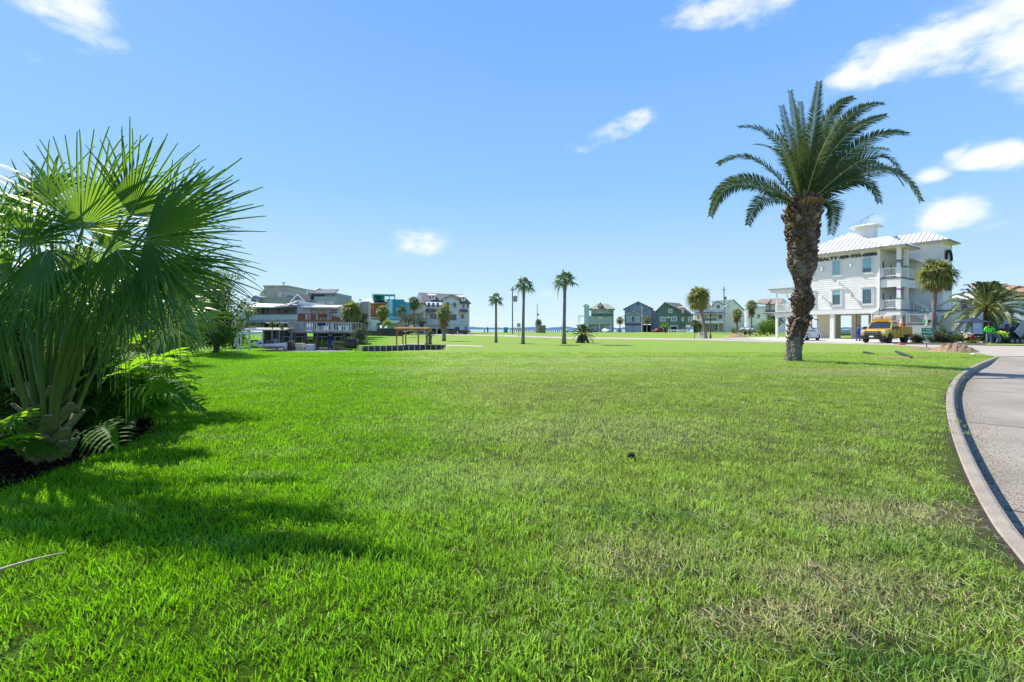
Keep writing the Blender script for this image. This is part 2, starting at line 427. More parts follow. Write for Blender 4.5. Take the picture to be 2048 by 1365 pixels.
ASPH = mat('road_concrete', (0.32, 0.28, 0.225), 0.95, (0.225, 0.195, 0.155), scale=0.6, bump=0.25, bscale=60, detail=8)
CONC = mat('pale_concrete', (0.53, 0.49, 0.42), 0.95, (0.43, 0.395, 0.34), scale=0.8, bump=0.15, bscale=30, detail=7)
KERBM = mat('kerb_concrete', (0.34, 0.29, 0.225), 0.95, (0.23, 0.195, 0.15), scale=2.6, bump=0.4, bscale=50, detail=8)
def drop(y): return -0.15 * (1 - float(sstep(20, 24.6, y))) + 0.006
def street():
    # the street beyond the kerb, lower than the lawn
    ys = list(np.arange(-6, YK, 0.5)) + [YK]
    V = []; Fc = []; n = 70
    for y in ys:
        a = float(kx(y)) + 0.15
        xs = a + (95 - a) * np.linspace(0, 1, n) ** 2
        V.append(np.stack([xs, np.full(n, y), T0(xs, np.full(n, y)) + drop(y)], 1))
    V = np.concatenate(V)
    for j in range(len(ys) - 1):
        i = np.arange(n - 1) + j * n
        Fc.append(np.stack([i, i + 1, i + 1 + n, i + n], 1))
    tag(npmesh('road', V, np.concatenate(Fc), ASPH, smooth=True), kind='structure')
street()
def sheet(name, P, material, dz, step=2.0, kind='structure'):
    """a ground sheet with outline P (x, y) draped dz over the terrain"""
    bm = bmesh.new()
    vs = [bm.verts.new((x, y, 0)) for x, y in P]
    bm.faces.new(vs)
    ymin, ymax = min(p[1] for p in P), max(p[1] for p in P)
    xmin, xmax = min(p[0] for p in P), max(p[0] for p in P)
    y = ymin + step
    while y < min(ymax, 60):
        bmesh.ops.bisect_plane(bm, geom=bm.verts[:] + bm.edges[:] + bm.faces[:], plane_co=(0, y, 0), plane_no=(0, 1, 0)); y += step
    x = xmin + step * 2
    if ymin < 40:
        while x < xmax and x < 45:
            bmesh.ops.bisect_plane(bm, geom=bm.verts[:] + bm.edges[:] + bm.faces[:], plane_co=(x, 0, 0), plane_no=(1, 0, 0)); x += step * 2
    bmesh.ops.triangulate(bm, faces=bm.faces)
    for v in bm.verts: v.co.z = T(v.co.x, v.co.y) + dz
    bmesh.ops.recalc_face_normals(bm, faces=bm.faces)
    me = bpy.data.meshes.new(name); bm.to_mesh(me); bm.free(); me.materials.append(material)
    o = bpy.data.objects.new(name, me); COL.objects.link(o)
    return tag(o, kind=kind)
def gp(px, py): return gnd(px, py)[:2]
# cross street: light concrete, from the corner out to the far left
near = [(95, YK + .02), (KERB[-1][0], YK + .02), gp(1930, 703), gp(1880, 697.5), gp(1780, 691), gp(1600, 686.8), gp(1400, 681.3), gp(1140, 678.0), gp(980, 672.6), gp(860, 670.0), gp(700, 668.2)]
far = [gp(700, 666.4), gp(860, 668.0), gp(980, 669.8), gp(1140, 674.8), gp(1400, 677.6), gp(1560, 680.5), gp(1785, 688.6), gp(1900, 690.8), gp(2048, 693.0), (95, 24.9)]
sheet('cross_street', near + far, ASPH if False else mat('street_pale', (0.42, 0.37, 0.29), 0.95, (0.33, 0.285, 0.22), scale=0.7, bump=0.15, bscale=40, detail=7), 0.012, 1.5)
sheet('driveway', [gp(1400, 677.9), gp(1560, 682), gp(1700, 686.2), gp(1780, 689.3), gp(1815, 686.5), gp(1850, 680), (62, 62), (40, 72), gp(1560, 674.0), gp(1500, 676.0)], CONC, 0.02, 2.0)
# kerbs
def kerb(name, pts, w, z_in, label_kind='structure'):
    mb = MB(); P = [Vector((x, y)) for x, y in pts]
    # resample smooth
    Q = []
    for i in range(len(P) - 1):
        p0, p1, p2, p3 = P[max(i - 1, 0)], P[i], P[i + 1], P[min(i + 2, len(P) - 1)]
        for s in range(8):
            t = s / 8
            Q.append(0.5 * ((2 * p1) + (-p0 + p2) * t + (2 * p0 - 5 * p1 + 4 * p2 - p3) * t * t + (-p0 + 3 * p1 - 3 * p2 + p3) * t ** 3))
    Q.append(P[-1])
    vs = []; prof = [(-0.0, -0.3), (-0.0, 0.012), (0.012, 0.026), (w - 0.05, 0.028), (w - 0.022, 0.018), (w - .005, -0.01), (w + 0.02, -0.35)]
    for i, q in enumerate(Q):
        d = (Q[min(i + 1, len(Q) - 1)] - Q[max(i - 1, 0)]).normalized(); nrm = Vector((d.y, -d.x))
        zt = T(q.x, q.y) + z_in(q.y)
        for a, h in prof:
            p = q + nrm * a; vs.append((p.x, p.y, zt + h))
    k = len(prof); fs = []
    for i in range(len(Q) - 1):
        for j in range(k - 1): fs.append((i * k + j, (i + 1) * k + j, (i + 1) * k + j + 1, i * k + j + 1))
    fs.append(tuple(range(k))); fs.append(tuple(range((len(Q) - 1) * k, len(Q) * k)))
    mb.add(vs, fs); o = mb.build(name, KERBM, smooth=False); tag(o, kind='structure'); return o
kerb('kerb', KERB, 0.15, lambda y: 0.0)
# strip of grass and paving across the street in front of the bushes is lawn; low raised edge there
mbk = MB()
pts = [gp(1790, 689.0), gp(1850, 690.0), gp(1900, 690.6), gp(1970, 691.8), gp(2048, 692.8), (70, 20)]
for a, b in zip(pts[:-1], pts[1:]):
    mbk.beam((a[0], a[1] + .1, T(*a) + 0.03), (b[0], b[1] + .1, T(*b) + 0.03), 0.2, 0.10)
tag(mbk.build('far_kerb', KERBM), kind='structure')

# expansion joints sawn across the street slab
mbj = MB()
for yj in (4.6, 8.9, 13.4, 18.0):
    a = Vector((float(kx(yj)), yj)); b2 = Vector((float(kx(yj + .5)), yj + .5)); d = (b2 - a).normalized(); n = Vector((d.y, -d.x)); p0 = a + n * .22
    for q in range(14):
        u, v = p0 + n * q * .6, p0 + n * (q + 1) * .6; h = lambda p: T(p.x, p.y) + drop(p.y) + .004
        if v.y < -5: break
        mbj.add([(u.x - d.x * .012, u.y - d.y * .012, h(u)), (u.x + d.x * .012, u.y + d.y * .012, h(u)), (v.x + d.x * .012, v.y + d.y * .012, h(v)), (v.x - d.x * .012, v.y - d.y * .012, h(v))], [(0, 1, 2, 3)])
tag(mbj.build('road_joint', mat('joint_tar', (.05, .045, .04), .95)), kind='structure')
# sandy grit along the gutter of the street
DIRT = mat('gutter_dirt', (0.24, 0.19, 0.13), 0.95, (0.12, 0.09, 0.06), scale=20, bump=.5)
rs = np.random.RandomState(3)
V = []; Fc = []
for k in range(9000):
    y = rs.uniform(2.5, 18) ; off = 0.27 + abs(rs.normal(0, .5)) ** 1.3 * 0.8
    x = float(kx(y)) + off; s = rs.uniform(.003, .011); a = rs.uniform(0, 6.28); z = T(x, y) + drop(y)
    b = len(V)
    for q in range(3): V.append((x + s * math.cos(a + q * 2.1), y + s * math.sin(a + q * 2.1), z + .001))
    V.append((x, y, z + s * .8)); Fc += [(b, b + 1, b + 3), (b + 1, b + 2, b + 3), (b + 2, b, b + 3)]
tag(npmesh('gutter_grit', V, Fc, DIRT), 'brown grit and dead leaf bits lying along the road gutter', 'grit', kind='stuff')
# dark soil gap between lawn and kerb
mbs = MB(); ysk = np.arange(2.4, 20, 0.25); vs = []; fs = []
for i, y in enumerate(ysk):
    x = float(kx(y)); w = 0.02 + 0.03 * math.sin(y * 3.1) * math.sin(y * 1.3) + 0.02
    vs += [(x - w, y, T(x, y) + 0.012), (x + 0.004, y, T(x, y) + 0.013)]
for i in range(len(ysk) - 1): fs.append((2 * i, 2 * i + 1, 2 * i + 3, 2 * i + 2))
mbs.add(vs, fs); tag(mbs.build('soil_gap', mat('soil', (0.05, 0.035, 0.022), 1, (0.02, 0.015, 0.01), scale=12)), kind='structure')

# water: canal and the bay out to the horizon
WATER = mat('canal_water', (0.03, 0.05, 0.045), 0.08, (0.04, 0.06, 0.05), scale=1.5, bump=0.3, bscale=3)
sheet_c = MB(); sheet_c.add([(-62, 26, -0.95), (-2, 26, -0.95), (-2, 40, -0.95), (-62, 40, -0.95)], [(0, 1, 2, 3)])
tag(sheet_c.build('canal_water', WATER), kind='structure')
BAY = mat('bay_water', (0.22, 0.34, 0.42), 0.35, (0.28, 0.40, 0.47), scale=0.02, bump=0.5, bscale=0.35)
mw = MB(); mw.add([(-5000, 226, 0.10), (5000, 226, 0.10), (6500, 8200, 0.10), (-6500, 8200, 0.10)], [(0, 1, 2, 3)])
tag(mw.build('bay', BAY), kind='structure')
mw = MB(); mw.add([(-5000, 200, -.4), (5000, 200, -.4), (5000, -3000, -1.6), (-5000, -3000, -1.6)], [(0, 3, 2, 1)])
tag(mw.build('surrounding_ground', mat('far_land', (0.10, 0.15, 0.05), 0.95, (0.16, 0.18, 0.08), scale=.05)), kind='structure')
# low far shoreline on the horizon, distance haze put into its pale bluish colour
mb = MB(); rs = np.random.RandomState(5); vs = []; fs = []
xs = np.linspace(-6500, 6500, 560); h = 0
for i, x in enumerate(xs):
    h = 9 + 7 * abs(math.sin(i * .37)) * abs(math.sin(i * .11 + 1)) + rs.uniform(0, 5)
    vs += [(x, 2900, 0), (x, 2900, h), (x, 3100, h), (x, 3100, 0)]
for i in range(len(xs) - 1):
    for k in range(3): fs.append((4 * i + k, 4 * i + k + 1, 4 * i + 5 + k, 4 * i + 4 + k))
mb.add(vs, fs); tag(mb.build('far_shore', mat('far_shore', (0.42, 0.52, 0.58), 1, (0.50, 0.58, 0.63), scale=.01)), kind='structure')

# ================================================================ grass blades
def tuft(name, n, rad, hmin, hmax, w, lean, seed, segs=3):
    rs = np.random.RandomState(seed); V = []; Fc = []
    for k in range(n):
        r = rad * math.sqrt(rs.rand()); a = rs.rand() * 6.283; x, y = r * math.cos(a), r * math.sin(a)
        h = rs.uniform(hmin, hmax); fa = rs.rand() * 6.283; fx, fy = math.cos(fa), math.sin(fa)
        la = rs.rand() * 6.283; ll = rs.uniform(.1, 1) * lean * h; lx, ly = math.cos(la) * ll, math.sin(la) * ll
        b = len(V)
        for s in range(segs):
            t = s / segs; ww = w * (1 - 0.35 * t) / 2
            cx, cy, cz = x + lx * t ** 1.8, y + ly * t ** 1.8, h * (t - 0.18 * t * t * lean)
            V += [(cx - fx * ww, cy - fy * ww, cz), (cx + fx * ww, cy + fy * ww, cz)]
        V.append((x + lx, y + ly, h * (1 - 0.18 * lean)))
        for s in range(segs - 1): Fc += [(b + 2 * s, b + 2 * s + 1, b + 2 * s + 3), (b + 2 * s, b + 2 * s + 3, b + 2 * s + 2)]
        e = b + 2 * (segs - 1); Fc.append((e, e + 1, e + 2))
    me = bpy.data.meshes.new(name); me.from_pydata(V, [], Fc); me.materials.append(BLADE); me.update()
    return bpy.data.objects.new(name, me)
def tuft_set(cname, specs):
    c = bpy.data.collections.new(cname)
    for i, s in enumerate(specs): c.objects.link(tuft('%s_%d' % (cname, i), *s))
    return c
def scatter(name, label, ylist, xr, dens, coll, smin, smax, seed, nx=60):
    V = []; Fc = []; D = []
    for y in ylist:
        a, b = xr(y); xs = np.linspace(a, b, nx); V.append(np.stack([xs, np.full(nx, y), T0(xs, np.full(nx, y))], 1))
        D.append([dens(x, y) for x in xs])
    V = np.concatenate(V); D = np.concatenate(D)
    for j in range(len(ylist) - 1):
        i = np.arange(nx - 1) + j * nx; Fc.append(np.stack([i, i + 1, i + 1 + nx, i + nx], 1))
    o = npmesh(name, V, np.concatenate(Fc), BLADE)
    at = o.data.attributes.new('dens', 'FLOAT', 'POINT'); at.data.foreach_set('value', D.astype(np.float32))
    ng = bpy.data.node_groups.new(name, 'GeometryNodeTree')
    ng.interface.new_socket('Geometry', in_out='INPUT', socket_type='NodeSocketGeometry')
    ng.interface.new_socket('Geometry', in_out='OUTPUT', socket_type='NodeSocketGeometry')
    gi = ng.nodes.new('NodeGroupInput'); go = ng.nodes.new('NodeGroupOutput'); L = ng.links
    na = ng.nodes.new('GeometryNodeInputNamedAttribute'); na.data_type = 'FLOAT'; na.inputs['Name'].default_value = 'dens'
    dp = ng.nodes.new('GeometryNodeDistributePointsOnFaces'); dp.inputs['Seed'].default_value = seed
    L.new(gi.outputs[0], dp.inputs['Mesh']); L.new(na.outputs[0], dp.inputs['Density'])
    ci = ng.nodes.new('GeometryNodeCollectionInfo'); ci.inputs['Collection'].default_value = coll
    ci.inputs['Separate Children'].default_value = True; ci.inputs['Reset Children'].default_value = True
    ip = ng.nodes.new('GeometryNodeInstanceOnPoints'); ip.inputs['Pick Instance'].default_value = True
    rv = ng.nodes.new('FunctionNodeRandomValue'); rv.data_type = 'FLOAT_VECTOR'
    rv.inputs[0].default_value = (-.12, -.12, 0); rv.inputs[1].default_value = (.12, .12, 6.283)
    rf = ng.nodes.new('FunctionNodeRandomValue'); rf.data_type = 'FLOAT'; rf.inputs[2].default_value = smin; rf.inputs[3].default_value = smax
    rf.inputs['Seed'].default_value = 5
    L.new(dp.outputs['Points'], ip.inputs['Points']); L.new(ci.outputs[0], ip.inputs['Instance'])
    L.new(rv.outputs[0], ip.inputs['Rotation']); L.new(rf.outputs[1], ip.inputs['Scale'])
    L.new(ip.outputs[0], go.inputs[0])
    md = o.modifiers.new('scatter', 'NODES'); md.node_group = ng
    tag(o, label, 'grass', kind='stuff'); return o
# planting bed outline (mulch), x-y on the ground
BED = [gp(-700, 1100), gp(-60, 1010), gp(60, 962), gp(150, 930), gp(230, 900), gp(290, 872), gp(308, 852), gp(290, 832), gp(262, 806), gp(280, 775), gp(345, 744), gp(352, 728), gp(345, 716), gp(360, 703), gp(392, 693), gp(415, 687.5), (-26, 40), (-60, 40), (-60, 3)]
def inbed(x, y): return bool(inpoly(x, y, BED))
def dens_n(k, y0, y1):
    def f(x, y):
        if inbed(x, y): return 0
        if y < YK and x > float(kx(y)) - max(0.04, (.0 if y < 3 else .10) + .022 * y): return 0
        if inpoly(x, y, CANAL): return 0
        lush = 1.0 if x < 0.5 else max(0.62, 1 - (x - .5) * .12)
        return k * lush * (0.62 + 0.76 * random.random())
    return f
near_t = tuft_set('near_tufts', [(36, .12, .03, .080, .0068, .8, i + 1, 3) for i in range(6)] + [(30, .13, .03, .06, .005, 1.5, 11, 3), (30, .13, .03, .06, .005, 1.5, 12, 3)])
mid_t = tuft_set('mid_tufts', [(40, .2, .035, .07, .008, .9, i + 21, 2) for i in range(5)])
far_t = tuft_set('far_tufts', [(44, .34, .035, .065, .014, .9, i + 41, 2) for i in range(4)])
scatter('grass', 'short green lawn grass blades growing closest to the viewer', list(np.arange(1.2, 5.6, .2)), lambda y: (-1.28 * y - .3, min(1.28 * y + .3, float(kx(y)))), dens_n(125, 0, 0), near_t, .7, 1.3, 1)
scatter('grass', 'lawn grass blades growing between the palm bed and the kerb', list(np.arange(5.4, 12.1, .3)), lambda y: (-1.2 * y, min(1.25 * y, float(kx(y)))), dens_n(52, 0, 0), mid_t, .75, 1.25, 2)
scatter('grass', 'lawn grass blades growing out towards the street and canal', list(np.arange(11.9, 27.4, .5)), lambda y: (-1.1 * y, min(1.2 * y, float(kx(y)))), dens_n(16, 0, 0), far_t, .8, 1.2, 3)

# dry straw and flattened cut blades lying in the lawn at the near right
def straw():
    rs = np.random.RandomState(12); V = []; Fc = []; V2 = []; F2 = []
    cen = [(3.0, 3.9, .9, .35, 900), (2.0, 2.85, .7, .3, 700), (.8, 3.1, .5, .25, 300), (1.5, 2.45, .6, .2, 500), (2.6, 2.4, .5, .3, 400), (1.4, 3.3, 1.6, .8, 900), (.2, 5.0, 1.2, .5, 400), (4.2, 5.4, 1.3, .6, 500), (6.5, 8.0, 1.5, 1.2, 500), (0.2, 2.4, .5, .2, 120), (1.0, 8.0, 4.0, 3.0, 1200)]
    def blade(V, Fc, x, y, l, w, dz):
        a = rs.rand() * 6.28; dx, dy = math.cos(a), math.sin(a); z = T(x, y) + rs.uniform(.012, .05); b = len(V); t = rs.uniform(0, .35) * l
        for q in range(4):
            u = q / 3; cx, cy, cz = x + dx * l * (u - .5) - dy * .12 * l * math.sin(u * 3), y + dy * l * (u - .5) + dx * .12 * l * math.sin(u * 3), z + t * math.sin(u * 2.4) ; ww = w * (1 - .75 * u)
            V += [(cx - dy * ww, cy + dx * ww, cz), (cx + dy * ww, cy - dx * ww, cz + ww)]
        for q in range(3): Fc.append((b + 2 * q, b + 2 * q + 1, b + 2 * q + 3, b + 2 * q + 2))
    for cx, cy, rx, ry, n in cen:
        for k in range(int(n * .6)):
            x, y = cx + rs.normal() * rx * .7, cy + rs.normal() * ry * .7
            if y < 1.6 or x > float(kx(y)) - .05: continue
            blade(V, Fc, x, y, rs.uniform(.03, .085), rs.uniform(.001, .0022), 0)
    for k in range(2600):
        x, y = rs.uniform(.2, 5.0), rs.uniform(1.9, 4.6)
        if x > float(kx(y)) - .05: continue
        blade(V2, F2, x, y, rs.uniform(.05, .11), rs.uniform(.0015, .003), 0)
    tag(npmesh('dry_grass', V, Fc, mat('straw_blade', (.52, .42, .25), .8, (.48, .38, .20), scale=9, trans=.2)), 'pale dry straw blades lying among the green lawn grass', 'dry grass', kind='stuff')
    tag(npmesh('cut_grass', V2, F2, mat('cut_blade', (.16, .27, .06), .6, (.24, .36, .15), scale=7, trans=.25)), 'flattened blue-green cut grass blades lying on the near lawn by the kerb', 'grass clippings', kind='stuff')
straw()
# mulch bed
MUL = mat('mulch', (0.022, 0.013, 0.012), 1.0, (0.008, 0.005, 0.006), scale=14, bump=.8, spec=0.05)
def mulch():
    o = sheet('mulch_bed', BED, MUL, 0.02, 1.0); 
    rs = np.random.RandomState(2); V = []; Fc = []
    MX = mat('mulch_chip', (0.036, 0.02, 0.018), 1.0, (0.010, 0.007, 0.008), scale=9, spec=0.05)
    n = 0
    while n < 16000:
        y = rs.uniform(2.2, 14) if rs.rand() < .85 else rs.uniform(14, 24); x = rs.uniform(-1.25 * y, -0.5 * y)
        if not inbed(x, y): continue
        n += 1; l = rs.uniform(.02, .07); w = rs.uniform(.006, .016); a = rs.rand() * 6.28; z = T(x, y) + .025 + rs.rand() * .03; t = rs.normal(0, .02)
        dx, dy = math.cos(a), math.sin(a); b = len(V)
        V += [(x - dx * l - dy * w, y - dy * l + dx * w, z - t), (x + dx * l - dy * w, y + dy * l + dx * w, z + t), (x + dx * l + dy * w, y + dy * l - dx * w, z + t + .006), (x - dx * l + dy * w, y - dy * l - dx * w, z - t + .006)]
        Fc.append((b, b + 1, b + 2, b + 3))
    tag(npmesh('mulch', V, Fc, MX), 'dark shredded wood mulch lying in the planting bed', 'mulch', kind='stuff')
mulch()
# ================================================================ plants
def leafm(name, c1, c2, trans=0.4, rough=0.42, tcol=None, scale=1.5, spec=0.4, rand=0.12):
    return mat(name, c1, rough, c2, scale=scale, trans=trans, tcol=tcol, spec=spec, rand=rand)
FANG = leafm('fan_leaf', (0.115, 0.23, 0.05), (0.065, 0.155, 0.04), .45, .42, (0.30, 0.52, 0.04), spec=.28)
FANY = leafm('fan_leaf_light', (0.16, 0.27, 0.05), (0.10, 0.19, 0.05), .45, .36, (0.34, 0.50, 0.05))  # light green leaf; on the large palm its brightness paints backlit fronds
DATEG = leafm('date_leaf', (0.075, 0.12, 0.04), (0.045, 0.08, 0.03), .25, .55, (0.17, 0.24, 0.04), spec=.14)
DATER = mat('date_rachis', (0.36, 0.37, 0.10), .5, (0.26, 0.24, 0.07), scale=3)
PETG = mat('petiole_green', (0.12, 0.20, 0.03), .4, (0.075, 0.135, 0.03), scale=3)
BOOTG = mat('boot_green', (0.21, 0.26, 0.065), .75, (0.12, 0.12, 0.05), scale=9, bump=.4)
BOOTB = mat('boot_brown', (0.165, 0.105, 0.065), .9, (0.055, 0.034, 0.022), scale=3.2, bump=.6, rand=0.0)
CUT = mat('cut_fibre', (0.34, 0.25, 0.15), .9, (0.22, 0.15, 0.09), scale=20)
BARK = mat('palm_bark', (0.20, 0.175, 0.145), .95, (0.10, 0.08, 0.062), scale=5, bump=.9, bscale=30)
BARKG = mat('slim_palm_bark', (0.24, 0.20, 0.165), .95, (0.15, 0.12, 0.10), scale=3, bump=.7, bscale=16)
DEAD = leafm('dead_frond', (0.34, 0.22, 0.09), (0.20, 0.12, 0.05), .25, .8)
OLIVE = leafm('sabal_leaf', (0.24, 0.27, 0.06), (0.13, 0.17, 0.04), .35, .5, (0.38, 0.36, 0.06))
WASH = leafm('washingtonia_leaf', (0.13, 0.22, 0.045), (0.07, 0.14, 0.03), .35, .42)

def bez(P, n):
    P = [Vector(p) for p in P]; out = []
    for i in range(n + 1):
        t = i / n; Q = P[:]
        while len(Q) > 1: Q = [Q[k].lerp(Q[k + 1], t) for k in range(len(Q) - 1)]
        out.append(Q[0])
    return out

def fan_blade(mb, hub, d, nrm, Rr, nseg=34, spread=250, join=.5, droop=.35, rows=7, rnd=None, fold=0.03, droopv=(0, 0, -1)):
    """a palmate leaf: pleated segments joined to a fraction of their length, then free, tapering and drooping"""
    rnd = rnd or random; d = Vector(d).normalized(); nrm = Vector(nrm); nrm = (nrm - d * nrm.dot(d)).normalized(); s = nrm.cross(d); g = Vector(droopv)
    da = R(spread) / nseg; hub = Vector(hub)
    for i in range(nseg):
        a = -R(spread) / 2 + (i + .5) * da
        L = Rr * (0.80 + 0.20 * math.cos(a * 0.8)) * rnd.uniform(.82, 1.1)
        dr = droop * rnd.uniform(.3, 1.6) * (2.1 if rnd.random() < .08 else 1); tw = rnd.uniform(-.09, .09); vs = []; fs = []
        for r in range(rows + 1):
            t = r / rows; rr = L * (0.02 + .98 * t)
            hw = da / 2 if t <= join else (da / 2) * join / t * max(0.0, (1 - t) / (1 - join)) ** .75
            aa = a + tw * max(0, t - join)
            fall = g * (dr * Rr * t ** 2.6) + nrm * (-0.10 * Rr * (1 - math.cos(a)) * t)
            for q, h in ((-1, 0), (0, 1), (1, 0)):
                an = aa + q * hw
                p = hub + (d * math.cos(an) + s * math.sin(an)) * rr * (1 - .25 * dr * t * t) + fall + nrm * (h * fold * min(t * 3, 1) * Rr * (1 - .6 * t))
                vs.append(p)
        for r in range(rows):
            b = r * 3
            fs += [(b, b + 1, b + 4, b + 3), (b + 1, b + 2, b + 5, b + 4)]
        mb.add(vs, fs)

def pinnate(mb, mr, P, n=58, Lmax=.55, w=.028, start=.12, up=(0, 0, 1), vee=.35, rnd=None, droop=.25, rad=.035, fwd=.75, rows=2):
    rnd = rnd or random; pts = bez(P, 26)
    k = len(pts) - 1
    mr.tube(pts, [rad * (1 - .88 * i / k) for i in range(k + 1)], 5)
    up = Vector(up)
    for i in range(n):
        t = start + (1 - start) * (i + .5) / n; f = t * k; j = min(int(f), k - 1); p = pts[j].lerp(pts[j + 1], f - j)
        tg = (pts[j + 1] - pts[j]).normalized(); s = tg.cross(up)
        if s.length < .05: s = tg.cross(Vector((0, 1, 0)))
        s.normalize(); u = s.cross(tg).normalized()
        u2 = (t - start) / (1 - start)
        L = Lmax * (0.35 + .65 * min(1, u2 * 5)) * (1 - .68 * max(0, (u2 - .45) / .55) ** 1.3)
        for sg in (-1, 1):
            l = L * rnd.uniform(.85, 1.1); fw = fwd * rnd.uniform(.85, 1.15) + .35 * u2
            dd = (s * sg + tg * fw + u * (vee + rnd.uniform(-.22, .22))).normalized()
            wv = (tg.cross(dd)).normalized().cross(dd) * (w / 2)
            m_ = p + dd * l * .5 + Vector((0, 0, -droop * l * .2)); e = p + dd * l + Vector((0, 0, -droop * l))
            mb.add([p - wv * .5, p + wv * .5, m_ + wv, m_ - wv, e], [(0, 1, 2, 3), (3, 2, 4)])

# ---- the tall date palm on the lawn
def date_palm():
    bx, by, bz = gnd(1585, 722)
    D = by; s = F / D
    root = thing('date_palm', 'tall date palm with shaggy brown trunk standing alone on the lawn', 'palm tree', (bx, by, bz))
    # trunk outline: py, left, right
    prof = [(726, 1564, 1607), (714, 1567, 1606), (700, 1570, 1606), (688, 1571, 1607), (676, 1574, 1608), (664, 1577, 1611), (656, 1578, 1613), (648, 1582, 1616), (640, 1580, 1622), (634, 1588, 1614), (628, 1590, 1613),
            (622, 1588, 1621), (612, 1583, 1625), (602, 1582, 1625), (594, 1587, 1624), (588, 1590, 1621), (570, 1590, 1621), (558, 1588, 1622), (548, 1580, 1630), (538, 1574, 1637), (528, 1571, 1638), (515, 1573, 1636), (500, 1575, 1636), (480, 1572, 1637),
            (462, 1570, 1639), (450, 1567, 1641), (438, 1566, 1643), (428, 1570, 1643), (420, 1576, 1640), (412, 1584, 1630), (404, 1592, 1622)]
    rg = random.Random(4)
    def at(py):
        ys = [p[0] for p in prof][::-1]; l = [p[1] for p in prof][::-1]; r = [p[2] for p in prof][::-1]
        a, b = np.interp(py, ys, l), np.interp(py, ys, r)
        return ((a + b) / 2 - 1585) / s, (b - a) / 2 / s, (HY - py) / s + EYE - bz
    mb = MB(); N = 40; vs = []; fs = []; rows = 90
    for i in range(rows + 1):
        py = 728 + (402 - 728) * i / rows; cx, r, z = at(py)
        for k in range(N):
            t = 2 * math.pi * k / N
            rr = r * (0.77 + .07 * math.sin(5 * t + z * 3.1) * math.sin(2.3 * z + t) + rg.uniform(-.05, .05))
            vs.append((cx + rr * math.cos(t), rr * math.sin(t) * .95, z))
    for i in range(rows):
        for k in range(N): fs.append((i * N + k, i * N + (k + 1) % N, (i + 1) * N + (k + 1) % N, (i + 1) * N + k))
    mb.add(vs, fs); mb.cur = 1
    # old leaf bases: overlapping stubs spiralling up; smooth grey bark at the foot
    n = 0
    py = 690.0
    while py > 408:
        cx, r, z = at(py)
        smooth = 560 < py < 590 or 626 < py < 640
        cnt = 17 if not smooth else 12
        for k in range(cnt):
            if rg.random() < .10: continue
            if py > 655 and rg.random() < (py - 655) / 45: continue
            t = 2 * math.pi * (k + (n % 2) * .5 + rg.uniform(-.2, .2)) / cnt; ct, st = math.cos(t), math.sin(t)
            big = float(np.interp(py, [408, 450, 520, 560, 575, 600, 640, 690], [1.7, 1.5, .95, .7, .4, .85, .9, .6])) * rg.uniform(.6, 1.4)
            out = .13 * big; up = .10 * big + (.10 if py < 455 else .02); w = .085 * big * (1.05 if py > 455 else .9)
            tx, ty = -st, ct; rr = r * (.66 if py < 560 else .80)
            b0 = Vector((cx + rr * ct, rr * st * .95, z)); o = Vector((ct, st, 0)); T_ = Vector((tx, ty, 0)); U = Vector((0, 0, 1))
            lean = rg.uniform(-.3, .3)
            vs = [b0 - T_ * w - U * .05 * big, b0 + T_ * w - U * .05 * big, b0 + T_ * w * .9 + U * .06 * big, b0 - T_ * w * .9 + U * .06 * big]
            e = b0 + o * out + U * up + T_ * lean * w
            th = .028 * big
            vs += [e - T_ * w * .62 - U * th, e + T_ * w * .62 - U * th, e + T_ * w * .5 + U * th, e - T_ * w * .5 + U * th]
            mb.cur = 3 if py < 432 and rg.random() < .5 else (1 if rg.random() < .93 else 2)
            mb.add(vs, [(0, 1, 5, 4), (1, 2, 6, 5), (2, 3, 7, 6), (3, 0, 4, 7), (4, 5, 6, 7)])
        n += 1
        py -= float(np.interp(py, [408, 450, 520, 560, 640, 700], [5.0, 5.2, 4.2, 3.5, 4.5, 6.5]))
    # torn fibre flaps low on the trunk
    mb.cur = 1
    for px, py, dx, dz in ((1582, 640, -.22, -.28), (1580, 646, -.25, -.35), (1612, 637, .26, -.1), (1590, 636, -.3, -.12), (1600, 640, .05, -.32), (1576, 655, -.16, -.3), (1608, 648, .12, -.25)):
        a = Vector(((px - 1585) / s, -.36, (HY - py) / s + EYE - bz))
        mb.beam(a, a + Vector((dx, -.12, dz)), .12, .025)
    mb.build('trunk', [mat('date_bark_grey', (0.23, 0.20, 0.165), .95, (0.085, 0.066, 0.05), scale=2.6, bump=1.0, bscale=14, detail=9), BOOTB, CUT, mat('boot_orange', (0.27, 0.15, 0.05), .85, (0.15, 0.08, 0.03), scale=6)], root)
    def P(px, py, dy): return Vector(((px - 1585) * (D + dy) / F + (1585 - CX) * dy / F, dy, (HY - py) * (D + dy) / F + EYE - bz))
    o = P(1606, 420, 0)
